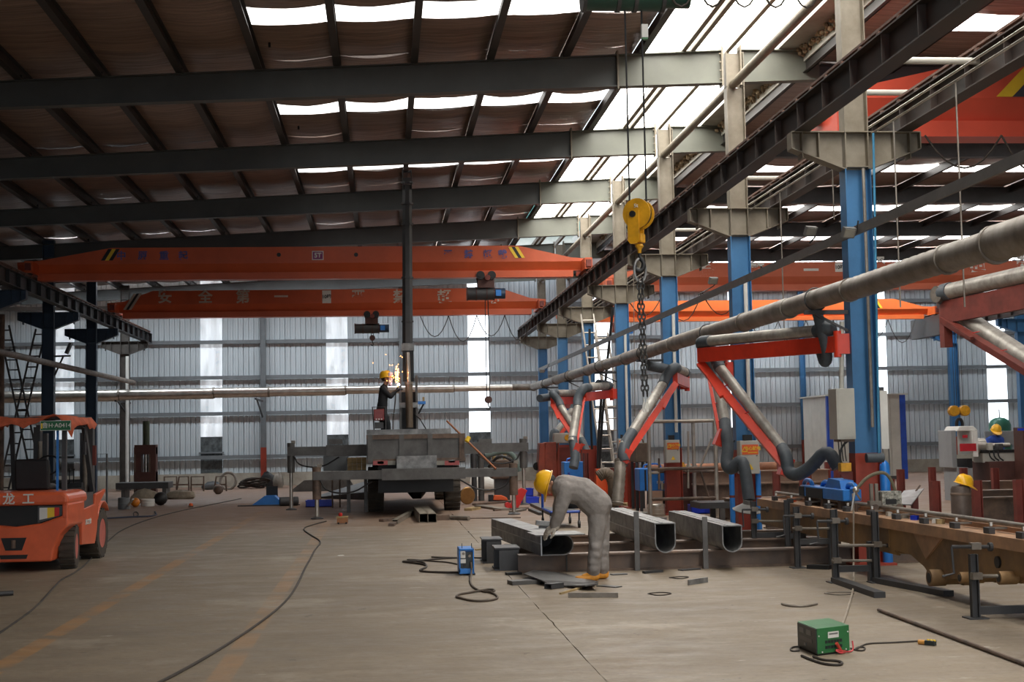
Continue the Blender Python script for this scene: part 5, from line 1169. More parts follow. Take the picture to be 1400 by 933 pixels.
for k, (px, py) in enumerate(((1059, 674.5), (1080, 677.5), (1105, 681.5), (1131, 685.5), (1157, 689.5), (1190, 695), (1225, 700.5), (1263, 706), (1305, 711.5), (1352, 718.5), (1397, 725))):
    q = PX(px, py, XBL + .06)
    t = thing('clamp_block', 'dark steel clamp block, %s from the far end of the ochre girder' % ORDS[k], 'clamp', (q.x, q.y, ZT), group='clamp blocks along the ochre girder')
    MB().span((q.x - .03, q.y - .065, ZT), (q.x + .03, q.y + .065, ZT + .06)).build('block', 'dark_steel', t, bevel=.004)
    MB().span((q.x + .03, q.y - .02, ZT + .04), (q.x + .17, q.y + .02, ZT + .06)).build('clamp_arm', 'galv', t); MB().cyl((q.x + .02, q.y, ZT + .07), (q.x + .02, q.y, ZT + .105), .018, n=6).build('clamp_nut', 'galv_clean', t)
tag(MB().cyl((XBL + .23, 20.3, ZT + .09), (XBL + .23, YB1, ZT + .09), .026, n=12).build('guide_pipe', 'galv', smooth=True), 'grey guide pipe clamped along the top of the ochre girder', 'pipe')
tag(MB().span((XBL + .30, YB1, ZT), (XBL + .36, YB0, ZT + .05)).build('guide_rail', 'ochre_top'), 'rusty orange rail strip along the back of the ochre girder', 'rail')
for k, (px, py, m, s) in enumerate(((1215, 690, 'cream', .05), (1250, 694, 'plastic_blue', .05), (1280, 699, 'white', .055), (1285, 701, 'wood', .05), (1235, 691, 'grey_paint', .06), (1085, 672, 'orange_sign', .05))):
    q = PX(px, py, XBL + .19); tag(MB().box((q.x, q.y, ZT + .025), (s, s * 1.6, .05), rz=.5 * k).build('scrap_piece', m), 'small %s scrap lying on the ochre girder' % ['cream', 'blue', 'white', 'tan', 'grey', 'orange'][k], 'scrap')
# screw stands
def stand(label, px, ytop, yfloor, rods, base=None, w=.036, rail=None):
    f = F(px, yfloor); y = f.y; zt_ = P(px, ytop, y).z
    t = thing('screw_stand', label, 'stand', (f.x, y, 0))
    MB().span((f.x - w, y - w * .8, .0), (f.x - w + .012, y + w * .8, zt_)).span((f.x + w - .012, y - w * .8, 0), (f.x + w, y + w * .8, zt_)).span((f.x - w, y + .005, 0), (f.x + w, y + .017, zt_)).build('post', 'dark_steel', t)
    MB().span((f.x - .09, y - .09, 0), (f.x + .09, y + .09, .012)).build('foot', 'dark_steel', t)
    for (x0, x1, py, crank) in rods:
        a, c = P(x0, py, y - .06), P(x1, py, y - .06)
        s = MB().cyl(a, c, .016, n=8).build('screw_rod', 'galv' if crank == 0 else 'dark_steel', t, smooth=True)
        MB().cyl((c.x - .03, c.y, c.z), (c.x, c.y, c.z), .04 if crank else .022, n=12).build('rod_end', 'dark_steel', s)
        MB().box((f.x, y - .05, a.z), (.09, .07, .06)).build('rod_nut', 'galv', t)
        if crank: MB().tube([a, a + V((.008 * crank, -.01, -.235)), a + V((-.10 * crank, -.012, -.26))], .012, 8).build('crank_handle', 'dark_steel', s)
    if rail:
        x1, py = rail; c = P(x1, py, y); zr = c.z; MB().span((f.x + w, y - .03, zr - .035), (c.x, y + .03, zr + .035)).build('cross_rail', 'dark_steel', t)
        MB().span((c.x - .05, y - .04, 0), (c.x + .05, y + .04, zr + .3)).build('rear_post', 'dark_steel', t)
    if base:
        g = F(*base); MB().bar((f.x, y, .03), (g.x, g.y, .03), .12, .06).build('base_channel', 'dark_steel', t)
    return t
stand('nearest screw stand with a crank handle, in front of the ochre girder at right', 1334, 758, 846, [(1301, 1356, 748, 1), (1341, 1425, 788, 0)], rail=(1440, 832))
stand('tall dark screw stand under the middle of the ochre girder', 1199, 700, 797, [(1146, 1215, 746, 0)], base=(1297, 816))
stand('screw stand with a shiny crank left of the middle stand', 1143, 697, 797, [(1117, 1159, 713, 1), (1137, 1196, 767, 0)], base=(1203, 818), rail=(1193, 777))
stand('screw stand with a round disc on its rod, fourth from the right', 1091, 693, 777, [(1071, 1112, 706, 1), (1083, 1136, 723, 0)], rail=(1138, 740))
stand('screw stand close behind the disc stand, fifth from the right', 1078, 684, 762, [], rail=(1096, 733))
stand('screw stand at the far end of the ochre girder', 1032, 686, 758, [(1015, 1050, 697, 1), (1030, 1076, 713, 0)], rail=(1077, 731))
q0 = F(1156, 860); tag(MB().tube([PX(1166, 676, XBL + .0), PX(1167, 690, XBL - .06), PX(1167, 730, XBL - .07), PX(1167, 780, XBL - .1), F(1168, 800, .012), F(1160, 832, .012), F(1150, 858, .012)], .011, 6, 2).build('power_cord', mat('pale_cord', (.34, .29, .23), .7, var=.1), smooth=True), 'pale cord hanging from the ochre girder down to the green charger', 'cord')
# little machines standing on the girder
def welder_tractor(label, px, X=None):
    pass
bb = thing('blue_feeder', 'long blue wire feeder box with black end and hump on the ochre girder', 'feeder', (XBL + .44, 17.3, ZT))
a = PX(1092, 672, XBL + .44); c = PX(1167, 677, XBL + .46)
zf = ZT + .11
x0 = XBL + .10; ya_, yb_ = 18.75, 16.95
for y in (17.2, 17.9, 18.6): MB().span((x0 + .05, y - .05, ZT), (x0 + .22, y + .05, zf)).build('cradle_block', 'rusty', bb)
MB().span((x0 + .02, yb_, zf), (x0 + .26, ya_, zf + .145)).build('case', 'machine_blue', bb, bevel=.012)
MB().span((x0 + .01, 17.75, zf), (x0 + .27, 18.45, zf + .125)).build('black_panel', 'black', bb); MB().span((x0 + .01, 18.55, zf), (x0 + .27, 18.77, zf + .13)).build('black_panel', 'black', bb)
MB().prism([(17.1, zf + .14), (17.75, zf + .14), (17.6, zf + .27), (17.15, zf + .25)], (x0 + .05, 0, 0), (0, 1, 0), (0, 0, 1), .18).build('hump', 'machine_blue', bb)
for y in (16.95, 17.95, 18.75): MB().tube([(x0 + .14, y - .2, zf + .13), (x0 + .14, y - .12, zf + .21), (x0 + .14, y + .12, zf + .21), (x0 + .14, y + .2, zf + .13)], .03, 8, 2).build('carry_handle', 'machine_blue', bb, smooth=True)
wt = thing('cutting_tractor', 'small cutting tractor with a mottled case and upright post on the girder', 'machine', (XBL + .3, 15.9, ZT + .05))
yy = 15.9; x0 = XBL + .22
rock = mat('mottled_case', (.42, .41, .36), .6, var=.3, scale=22, col2=(.03, .035, .025))
MB().span((x0 + .0, yy - .05, ZT + .10), (x0 + .24, yy + .12, ZT + .27)).build('mottled_case', rock, wt, bevel=.01); MB().span((x0 + .04, yy - .055, ZT + .12), (x0 + .17, yy - .05, ZT + .18)).build('black_panel', 'black', wt)
for dx in (-.12, -.06): MB().span((x0 + dx, yy, ZT + .08), (x0 + dx + .035, yy + .04, ZT + .36)).build('post', 'galv', wt)
MB().span((x0 - .14, yy - .03, ZT + .10), (x0 + .02, yy + .07, ZT + .16)).build('slide', 'galv', wt)
for dx in (-.08, .2): MB().cyl((x0 + dx, yy - .06, ZT + .09), (x0 + dx, yy - .03, ZT + .09), .035, n=12).build('wheel', 'rusty', wt)
tag(MB().tube([(x0 - .25, yy + .1, ZT + .30), (x0 - .12, yy + .1, ZT + .44), (x0 + .06, yy + .1, ZT + .5), (x0 + .16, yy + .1, ZT + .44), (x0 + .24, yy + .1, ZT + .2), (x0 + .30, yy + .1, ZT + .05)], .02, 8, 2).build('torch_hose', mat('olive_hose', (.16, .14, .09), .7), smooth=True), 'olive hose arching over the cutting tractor', 'hose')
tag(MB().ball((x0 - .26, yy + .1, ZT + .29), .04, n=10).cyl((x0 - .27, yy + .1, ZT + .29), (x0 - .32, yy + .1, ZT + .05), .015, n=8).build('cutting_torch', 'galv_clean', smooth=True), 'shiny torch head at the end of the olive hose', 'torch')
c = PX(1170, 676, XBL + .15); tag(MB().box((c.x, c.y, ZT + .05), (.03, .04, .10)).cyl(c + V((0, 0, .02)), c + V((.02, -.1, -.06)), .012, n=6).build('ground_clamp', 'rusty'), 'rusty ground clamp biting the girder flange where the pale cord hangs', 'clamp')

# ================================================================== NEAREST COLUMN: CABINETS, BOTTLES
yc = Y0
cb_ = thing('control_cabinet', 'tall beige control cabinet on the left face of the nearest blue column', 'cabinet', P(1150, 566, yc)); a, c = P(1139, 532, yc - .05), P(1159, 601, yc - .05)
MB().span((a.x, yc - .16, c.z), (XR - .17, yc + .16, a.z)).build('case', 'cream', cb_, bevel=.006); MB().span((a.x + .02, yc - .168, c.z + .03), (XR - .19, yc - .16, a.z - .03)).build('door', 'cream', cb_); MB().span((a.x + .05, yc - .14, c.z - .03), (XR - .18, yc + .14, c.z)).build('bottom_tray', 'rusty', cb_)
for k in range(3): x = a.x + .06 + .04 * k; MB().tube([(x, yc, c.z), (x + .01, yc, c.z - .2), (x + .02, yc, 1.32)], .008, 5).build('cable', 'black', cb_)
MB().cyl(P(1151, 440, yc), P(1150.5, 548, yc), .03, n=10).build('conduit', 'cream', cb_, smooth=True); MB().tube([P(1150.5, 548, yc), P(1148, 556, yc), P(1140, 559, yc)], .015, 6, 1).build('flex_tail', 'black', cb_)
cb2 = thing('side_cabinet', 'slim pale cabinet on the right face of the nearest blue column', 'cabinet', P(1198, 566, yc)); a, c = P(1194, 535, yc), P(1203, 614, yc)
MB().span((XR + .17, yc - .14, c.z), (XR + .27, yc + .14, a.z)).build('case', 'white', cb2); MB().span((XR + .17, yc - .08, a.z), (XR + .25, yc + .08, a.z + .05)).build('cap', 'dark_steel', cb2)
def yellow_box(label, px, py, y, xcol):
    t = thing('gas_regulator_box', label, 'box', P(px, py, y)); q = P(px, py, y)
    MB().box(q, (.14, .12, .11)).build('box', 'hook_yellow', t, bevel=.008); MB().prism([(q.x - .09, q.z - .06), (xcol, q.z - .30), (xcol, q.z - .06)], (0, y + .01, 0), (1, 0, 0), (0, 0, 1), .02).build('shelf_bracket', 'oxide', t)
    MB().tube([q + V((-.05, 0, .05)), q + V((-.06, 0, .2)), q + V((0, 0, .3)), q + V((.1, 0, .36))], .014, 6, 2).build('cable', 'black', t, smooth=True)
yellow_box('yellow box on a red shelf bracket at the nearest column', 1155, 639, yc, XR - .165)
yellow_box('yellow box behind the hanging hose at the second column', 999, 631, yc + 6, XR - .165)
sr = tag(MB().cyl((XR - .08, yc - .26, 1.36), (XR + .14, yc - .26, 1.36), .06, n=14).build('filter_canister', 'hose', smooth=True), 'dark grey canister fixed across the foot of the nearest column', 'canister')
def bottle(label, px, ytop, y, r, m):
    q = P(px, ytop, y); t = thing('gas_cylinder', label, 'gas cylinder', (q.x, y, 0))
    MB().lathe([(r * .9, 0), (r, .02), (r, q.z - r * 1.2), (r * .8, q.z - r * .5), (r * .35, q.z)], (q.x, y, 0), n=18).build('body', m, t, smooth=True)
    MB().cyl((q.x, y, q.z), (q.x, y, q.z + .07), r * .25, n=8).build('valve', 'galv_clean', t)
    MB().lathe([(r * 1.02, 0), (r * 1.02, .04)], (q.x, y, q.z * .55), n=18).build('band', 'oxide', t)
    return t
bottle('blue gas cylinder standing right of the nearest column foot', 1209, 630, yc - .1, .065, 'machine_blue')
# cabinets with danger labels on the other columns
def danger_box(label, x0, y0, x1, y1, y, full=True):
    a, c = P(x0, y0, y), P(x1, y1, y); t = thing('switch_box', label, 'switch box', ((a.x + c.x) / 2, y, c.z))
    MB().span((a.x, y, c.z), (c.x, y + .22, a.z)).build('case', 'cream', t, bevel=.006); MB().span((a.x + .012, y - .01, c.z + .012), (c.x - .012, y, a.z - .012)).build('door', 'cream', t)
    h = a.z - c.z; s = MB().span((a.x + .03, y - .014, a.z - .42 * h), (c.x - .02, y - .010, a.z - .12 * h)).build('warning_label', 'orange_sign', t)
    lh = .3 * h; cx_ = a.x + (c.x - a.x) * .22; zc_ = a.z - .27 * h
    def tri(cx, cz, r, m, nm, par, dy):
        return MB().prism([(cx - r, cz - r * .7), (cx + r, cz - r * .7), (cx, cz + r)], (0, y - dy, 0), (1, 0, 0), (0, 0, 1), .002).build(nm, m, par)
    tri(cx_, zc_, lh * .34, 'sign_yellow', 'triangle', s, .0145); tri(cx_, zc_, lh * .2, 'orange_sign', 'triangle', s, .0170)
    text('当心触电', lh * .42, (a.x + (c.x - a.x) * .64, y - .0155, zc_ + lh * .10), (1, 0, 0), (0, 0, 1), 'sign_yellow', s, depth=.001, bold=.002)
    MB().span((a.x + (c.x - a.x) * .4, y - .017, zc_ - lh * .34), (c.x - .04, y - .0145, zc_ - lh * .26)).build('label_rule', 'sign_yellow', s)
    tri((a.x + c.x) / 2, c.z + .2 * h, h * .10, 'sign_yellow', 'warning_triangle', t, .0125)
    MB().cyl((c.x - .05, y - .03, c.z + .55 * h), (c.x - .05, y - .008, c.z + .55 * h), .014, n=8).build('latch', 'galv', t)
    MB().span((a.x + .08, y + .05, a.z), (c.x - .1, y + .12, a.z + .1)).build('cable_gland', 'black', t)
danger_box('white switch box with an orange danger label on the second column', 1011.5, 603, 1039, 648, yc + 5.60)
danger_box('grey-white switch box with an orange danger label behind the scaffold', 910, 602, 930, 633, yc + 11.60)
danger_box('small white switch box with an orange label behind the third fume arm', 845, 600, 858, 622, yc + 17.6)
for i, (px, yt, y, lab) in enumerate(((1036, 640, yc + 5.7, 'right of the second column foot'), (1000, 640, yc + 5.8, 'left of the second column foot'))):
    q = P(px, yt, y); bottle('slim blue gas bottle %s' % lab, px, yt, y, .045, 'machine_blue')

# ================================================================== SCAFFOLD AND MACHINES BEHIND
sf = thing('scaffold', 'rusty pipe scaffold tower behind the box sections', 'scaffold', F(930, 712))
ya_, yb_ = 28.4, 29.9
def sp(px, py, y): return P(px, py, y)
b = MB()
posts = {}
for k, (px, y, yt) in enumerate(((888, ya_, 577), (979, ya_ + .0, 573), (913, yb_, 578), (949, yb_, 574))):
    q = P(px, 640, y); zt_ = P(px, yt, y).z; posts[k] = (q.x, y, zt_); MB().cyl((q.x, y, 0), (q.x, y, zt_), .042, n=10).build('standard', 'rusty' if k == 2 else 'aluminium', sf, smooth=True)
for i, j in ((0, 1), (2, 3), (0, 2), (1, 3)):
    a, c = posts[i], posts[j]
    for zz in ((1.98, .92) if (i, j) != (0, 1) else (1.98, 1.0, .38)): MB().cyl((a[0], a[1], zz), (c[0], c[1], zz), .034, n=8).build('ledger', 'aluminium' if zz > 1.5 else 'rusty', sf, smooth=True)
for i, (x0, y0, x1, y1, y) in enumerate(((889, 647, 901, 647, ya_), (901, 627, 901, 670, ya_), (941, 590, 941, 668, ya_), (937, 645, 975, 645, ya_), (973, 600, 957, 640, ya_), (958, 645, 972, 690, ya_), (905, 660, 905, 670, ya_))):
    MB().cyl(P(x0, y0, y), P(x1, y1, y), .022, n=8).build('brace', 'rusty' if i % 2 else 'aluminium', sf, smooth=True)
def machine(name, label, cat, x0, y0, x1, y1, y, depth, m, feet=None, panel=None, stand_m=None):
    """case of the given outline standing on a little frame that reaches the floor"""
    a, c = P(x0, y0, y), P(x1, y1, y); t = thing(name, label, cat, ((a.x + c.x) / 2, y + depth / 2, 0))
    MB().span((a.x, y, c.z), (c.x, y + depth, a.z)).build('case', m, t, bevel=.02)
    W, H = c.x - a.x, a.z - c.z
    if panel: MB().span((a.x + W * .12, y - .012, c.z + H * .45), (c.x - W * .12, y, a.z - H * .1)).build('front_panel', panel, t)
    MB().tube([(a.x + W * .2, y + depth / 2, a.z - .01), (a.x + W * .25, y + depth / 2, a.z + .09), (c.x - W * .25, y + depth / 2, a.z + .09), (c.x - W * .2, y + depth / 2, a.z - .01)], .018, 8, 1).build('handle', m, t, smooth=True)
    if c.z > .08:
        for xx in (a.x + .04, c.x - .04):
            for yy_ in (y + .05, y + depth - .05): MB().span((xx - .03, yy_ - .03, 0), (xx + .03, yy_ + .03, c.z)).build('leg', stand_m or 'dark_steel', t)
    else: MB().span((a.x + .02, y + .02, 0), (c.x - .02, y + depth - .02, max(c.z, .01))).build('skid', 'black', t)
    return t
w1 = machine('welding_power_source', 'blue welding power source on dark legs behind the scaffold', 'welder', 874, 641, 917, 671, 30.2, .6, 'machine_blue')
a = P(901, 660, 30.2); text('NBC-500', .09, (a.x + .12, 30.195, a.z), (1, 0, 0), (0, 0, 1), 'white', w1)
a, c = P(903, 655, 30.19), P(911, 670, 30.19); MB().span((a.x, 30.17, c.z), (c.x + .1, 30.2, a.z - .1)).build('vent_grille', 'galv', w1)
a, c = P(881, 643, 30.19), P(884, 671, 30.19); MB().span((a.x, 30.18, c.z), (c.x, 30.2, a.z)).build('black_strip', 'black', w1)
w2 = machine('welding_power_source', 'blue welding power source among the red fixtures, left of the third arm', 'welder', 771, 632, 799, 655, 36, .6, 'machine_blue')
w3 = machine('blue_control_case', 'small blue control case near the second column', 'control case', 955, 655, 975, 672, 33, .4, 'machine_blue')
rc = thing('oxide_frame_box', 'red-brown welded steel box standing behind the scaffold', 'steel box', P(944, 690, 29.0)); a, c = P(924, 648, 30.6), P(968, 700, 30.6)
MB().prism([(a.x + .05, 0), (c.x - .02, 0), (c.x - .1, a.z), (a.x, a.z)], (0, 31.4, 0), (1, 0, 0), (0, 0, 1), .8).build('body', 'oxide_dark', rc); MB().span((a.x - .04, 30.55, a.z), (c.x + .02, 31.45, a.z + .04)).build('top_plate', 'oxide', rc)
for i, (px, py, m, lab) in enumerate(((928, 643, 'orange_sign', 'orange'), (934, 640, 'hook_yellow', 'yellow'), (942, 641, 'cream', 'cream'), (950, 643, 'galv', 'grey'))):
    q = P(px, py, 31); tag(MB().lathe([(.05, 0), (.06, .02), (.06, .12), (.03, .16), (.03, .2)], (q.x, 31, a.z + .04), n=12).build('small_bottle', m, smooth=True), 'small %s container on top of the red-brown steel box' % lab, 'container')
def drum(name, label, cat, px, yt, yb, y, m, n=20):
    q, g = P(px, yt, y), P(px, yb, y)
    return q, g
def cyl_thing(name, label, cat, x0, x1, yt, yfloor, m, rings=2, lid=None, prof=None):
    f = F((x0 + x1) / 2, yfloor); r = (P(x1, yt, f.y).x - P(x0, yt, f.y).x) / 2; zt_ = P((x0 + x1) / 2, yt, f.y).z; cy_ = f.y + r
    t = thing(name, label, cat, (f.x, cy_, 0))
    MB().lathe([(r * .97, 0), (r, .01), (r, zt_ - .01), (r * .93, zt_), (r * .90, zt_ - .03), (.02, zt_ - .03)], (f.x, cy_, 0), n=24).build('body', m, t, smooth=True)
    for k in range(rings): z = zt_ * (k + .6) / (rings + .2); MB().lathe([(r * .98, -.012), (r * 1.035, -.006), (r * 1.035, .006), (r * .98, .012)], (f.x, cy_, z), n=24).build('rib', m, t, smooth=True)
    if lid: MB().lathe([(r * .88, 0), (r * .5, .015), (.02, .02)], (f.x, cy_, zt_ - .02), n=24).build('lid', lid, t, smooth=True)
    return t
cyl_thing('steel_hub', 'silver ribbed steel hub on the floor, nearer one behind the sections', 'steel hub', 888, 912, 690, 706, 'galv_clean', 3, 'galv')
cyl_thing('steel_hub', 'silver ribbed steel hub on the floor, farther one beside the red-brown box', 'steel hub', 918, 941, 682, 694, 'galv_clean', 2, 'galv')
def crate(label, x0, x1, yt, yfloor, m, depth=.35, rz=0.0, name='plastic_crate', fill=None):
    f, g = F(x0, yfloor), F(x1, yfloor); y = (f.y + g.y) / 2; a, c = P(x0, yfloor, y), P(x1, yt, y); zt_ = c.z; xa_, xb_ = a.x, c.x
    t = thing(name, label, 'crate', ((xa_ + xb_) / 2, y, 0)); th = .015
    MB().span((xa_, y, 0), (xb_, y + depth, .02)).build('bottom', m, t)
    for p0_, p1_ in (((xa_, y, 0), (xb_, y + th, zt_)), ((xa_, y + depth - th, 0), (xb_, y + depth, zt_)), ((xa_, y, 0), (xa_ + th, y + depth, zt_)), ((xb_ - th, y, 0), (xb_, y + depth, zt_))): MB().span(p0_, p1_).build('side_panel', m, t)
    for p0_, p1_ in (((xa_ - .01, y - .012, zt_ - .025), (xb_ + .01, y, zt_)),): MB().span(p0_, p1_).build('rim', m, t)
    n = max(2, int((xb_ - xa_) / .12))
    for k in range(1, n): x = xa_ + (xb_ - xa_) * k / n; MB().span((x - .006, y - .008, .01), (x + .006, y, zt_ - .025)).build('rib', m, t)
    if fill: MB().span((xa_ + .03, y + .03, .02), (xb_ - .03, y + depth - .03, zt_ * .7)).build('contents', fill, t)
    return t
crate('bright blue plastic crate on the floor behind the farther box section', 945, 973, 690, 703, 'plastic_blue')
crate('bright blue plastic crate behind the worker, near the truck outrigger', 712, 737, 680, 690, 'plastic_blue', .5)
crate('bright blue plastic crate under the left truck outrigger', 418, 455, 684, 693.5, 'plastic_blue', .5, fill='oxide')
crate('small blue crate beside the red positioner', 716, 729, 668, 679, 'plastic_blue', .4)
tb = thing('steel_table', 'low dark steel table behind the far box section', 'table', F(985, 712)); f = F(985, 712); y = f.y; a, c = P(957, 688, y), P(1012, 695, y)
MB().span((a.x, y, c.z), (c.x, y + .9, a.z)).build('top', 'dark_steel', tb)
for xx in (a.x + .45, c.x - .08):
    for yy_ in (y + .06, y + .84): MB().span((xx - .05, yy_ - .05, 0), (xx + .05, yy_ + .05, c.z)).build('leg', 'mill_grey', tb)
# red positioner and fixtures beyond the worker
rp = thing('red_positioner', 'big red-brown welding positioner with curved plates left of the far arms', 'machine', P(757, 650, 40)); ry = 40.0
for k, (x0, x1, yt) in enumerate(((737, 746, 606), (745, 763, 605), (763, 769, 606))):
    a, c = P(x0, yt, ry), P(x1, 660, ry); MB().prism([(0, 0), (c.x - a.x, 0), (c.x - a.x - .02 * k, a.z), (.02, a.z), (-.03, a.z * .6)], (a.x, ry + .1 * k + .6, 0), (1, 0, 0), (0, 0, 1), .6).build('side_plate', mat('positioner_red', (.30, .055, .028), .5, var=.15), rp, bevel=.02)
a, c = P(766, 612, ry), P(790, 642, ry); MB().span((a.x, ry + .2, c.z), (c.x, ry + .5, a.z)).build('cross_frame', 'oxide', rp); MB().span((a.x, ry + .2, 0), (a.x + .2, ry + .5, c.z)).span((c.x - .2, ry + .2, 0), (c.x, ry + .5, c.z)).build('leg', 'oxide', rp)
MB().cyl(P(734, 638, ry + .3), P(741, 638, ry + .7), .12, n=16).build('drive_motor', 'black', rp, smooth=True)
q = P(768, 601, ry); MB().box((q.x + .05, ry + .4, P(768, 606, ry).z + .14), (.5, .3, .3)).build('head_stock', 'cream', rp, bevel=.03); MB().cyl((q.x + .2, ry + .22, P(768, 606, ry).z + .15), (q.x + .2, ry + .26, P(768, 606, ry).z + .15), .09, n=14).build('dial', 'hook_yellow', rp)
for i, (x0, x1, yt, yf, m, y) in enumerate(((795, 815, 615, 670, 'red_base', 37.2), (832, 846, 640, 670, 'oxide', 33), (859, 872, 633, 672, 'red_base', 32.5), (814, 829, 641, 660, 'orange_sign', 34), (798, 804, 620, 668, 'oxide', 34.5))):
    a, c = P(x0, yt, y), P(x1, 650, y); t = thing('fixture_post', 'red steel fixture post among the far arms, %s' % ['tall, beside the blue welder', 'short, behind the brown hose', 'behind the third arm foot', 'bright orange, behind the brown hose', 'slim, right of the blue welder'][i], 'fixture', ((a.x + c.x) / 2, y, 0))
    MB().hbeam(((a.x + c.x) / 2, y, .02), ((a.x + c.x) / 2, y, a.z), c.x - a.x, .3).build('post', m, t); MB().span((a.x - .1, y - .22, 0), (c.x + .1, y + .22, .02)).build('foot_plate', m, t)
mt = machine('brown_motor_unit', 'brown boxy motor unit behind the third fume arm', 'machine', 868, 606, 888, 632, 31.5, .7, mat('brown_unit', (.16, .11, .07), .6, var=.2))
# leaning ladders and hanging cables by the fourth column
def ladder(label, p0, p1, wd, m, n=11, r=.022, stay=None):
    p0, p1 = V(p0), V(p1); t = thing('ladder', label, 'ladder', p1); s = V((1, 0, 0)) * wd / 2
    for k in (-1, 1): MB().cyl(p0 + s * k, p1 + s * k, r, n=8).build('stile', m, t, smooth=True)
    for i in range(n): q = p0.lerp(p1, (i + .5) / n); MB().cyl(q - s, q + s, r * .7, n=6).build('rung', m, t, smooth=True)
    return t
def foot(px, py, y): return P(px, py, y)
a = P(803, 430, 41.0); c = P(836, 640, 38.5); c.z = .0
ladder('long aluminium ladder leaning on the fifth blue column', a, c, .38, 'aluminium', 14, .03)
a = P(822, 455, 40.5); c = P(835, 640, 39.3); c.z = 0; c.x += .35
ladder('second aluminium ladder leaning beside the long one', a, c, .38, 'aluminium', 14, .028)
for i, (x0, y0, x1, y1, y) in enumerate(((838, 420, 816, 640, 36.5), (822, 545, 817, 640, 36.0), (806, 450, 812, 640, 40.5))):
    a, c = P(x0, y0, y), P(x1, y1, y); c.z = .02
    tag(MB().tube([a, a.lerp(c, .5) + V((-.06, 0, 0)), c], .035, 6, 2).build('hanging_cable', 'black', smooth=True), 'black cable hanging down by the ladders, %s' % ['thickest, slanting left', 'short one at the middle', 'leftmost'][i], 'cable')
ph = P(822, 448, 42.0); ph.x = 7.25; t = thing('pendant_control', 'small red and blue crane motor seen behind the ladders', 'motor', ph); MB().cyl(ph + V((-.25, 0, 0)), ph + V((.1, 0, 0)), .16, n=14).build('motor', mat('salmon', (.5, .16, .12), .5), t, smooth=True); MB().box(ph + V((.28, 0, -.1)), (.2, .2, .2)).build('switch_box', 'machine_blue', t)
MB().cyl(ph, V((ph.x, ph.y, 6.12)), .02, n=6).build('hanger', 'cable', t)
# ================================================================== RIGHT HALL
for i, (px, yt, Y) in enumerate(((1061, 645, 26.2), (1104, 644, 26.4), (1145, 644, 26.4), (1231, 642, 26.5), (1216, 655, 21.0), (1274, 639, 27.7), (1278, 658, 19.9), (1317, 640, 26.6), (1335, 657, 19.9), (1360, 640, 26.6), (1392, 656, 20.0), (1066, 633, 33.5), (1131, 632, 33.8), (1097, 643, 28.5))):
    q = P(px, yt, Y); w2 = .055
    t = thing('storage_stake', 'dull red steel stake of the beam racks, %s' % ['left of all, just past the second column', 'nearer of two left of the near column', 'behind the yellow box of the near column', 'right of the blue gas cylinder', 'short one behind the cutting tractor', 'far one right of the white booth', 'near one left of the yellow hard hat', 'in front of the lathe base', 'near one right of the yellow hard hat', 'in front of the maroon lathe tray', 'near one at the right photo edge', 'far slim one just past the second column', 'far slim one under the arching hose', 'rear one behind the arching hose'][i], 'stake', (q.x, Y, 0))
    MB().hbeam((q.x, Y, .02), (q.x, Y, q.z), .115, .11, .012).build('stake', 'oxide', t); MB().span((q.x - .12, Y - .12, 0), (q.x + .12, Y + .12, .02)).build('foot_plate', 'oxide', t)
for i, (x0, x1, y, z0_, h, m) in enumerate(((14.4, 18.5, 33.6, 0, .55, 'rusty'), (12.7, 18.0, 29.6, 0, .56, 'rust_beam'), (10.95, 17.0, 25.5, 0, .55, 'rust_beam'), (10.0, 16.0, 23.4, 0, .52, 'rusty'), (7.7, 9.15, 21.5, 0, .30, 'rust_beam'),
        (6.75, 9.3, 27.4, 0, .42, 'pink_steel'), (6.75, 9.9, 30.2, 0, .60, 'rusty'), (6.75, 10.4, 35.0, 0, .62, 'pink_steel'), (6.75, 9.5, 24.4, 0, .30, 'rusty'), (6.75, 9.8, 30.2, .60, .28, 'pink_steel'), (15.5, 19.0, 37.5, 0, .5, 'pink_steel'))):
    t = thing('stored_beam', 'long rusty steel beam lying in the racks, %s' % ['fourth back on the right', 'third back on the right', 'second back on the right', 'nearest long one on the right', 'short near one behind the cutting tractor', 'pinkish, nearest on the left', 'lower of a stacked pair on the left', 'pinkish, farthest on the left', 'low one nearest the second column', 'upper of a stacked pair on the left', 'pinkish, farthest on the right'][i], 'beam', ((x0 + x1) / 2, y, z0_))
    MB().ibeam((x0, y, z0_ + h / 2), (x1, y, z0_ + h / 2), h, .30, .02, .014).build('beam', m, t)
tag(MB().cyl((6.8, 36.2, .82), (10.6, 36.2, .82), .11, n=14).cyl((6.9, 36.2, 0), (6.9, 36.2, .75), .05, n=8).cyl((10.4, 36.2, 0), (10.4, 36.2, .75), .05, n=8).build('rusty_pipe', mat('rust_pipe', (.36, .16, .09), .7, var=.2), smooth=True), 'rusty orange pipe lying high across the racks on the left', 'pipe')
# steel bottle with a hard hat on it
f = V((P(1313, 664, 19.3).x, 19.3, 0)); zt_ = P(1313, 664, 19.3).z
t = thing('steel_bottle', 'dark brown steel pressure bottle standing among the red stakes', 'pressure bottle', f)
MB().lathe([(.13, 0), (.14, .03), (.14, zt_ - .05), (.12, zt_ - .01), (.05, zt_)], f, n=22).build('body', mat('bottle_brown', (.115, .085, .07), .55, .2, var=.2), t, smooth=True); MB().lathe([(.140, 0), (.146, .006), (.146, .03), (.14, .036)], f + V((0, 0, zt_ - .14)), n=22).build('band', 'rusty', t, smooth=True)
hq = f + V((.045, -.02, zt_ + .02)); tag(helmet_mesh(hq, (.30, -.1, 1), (1, 0, -.3), .92).build('hard_hat', 'helmet_yellow', smooth=True), 'yellow hard hat resting on top of the dark steel bottle', 'hard hat')
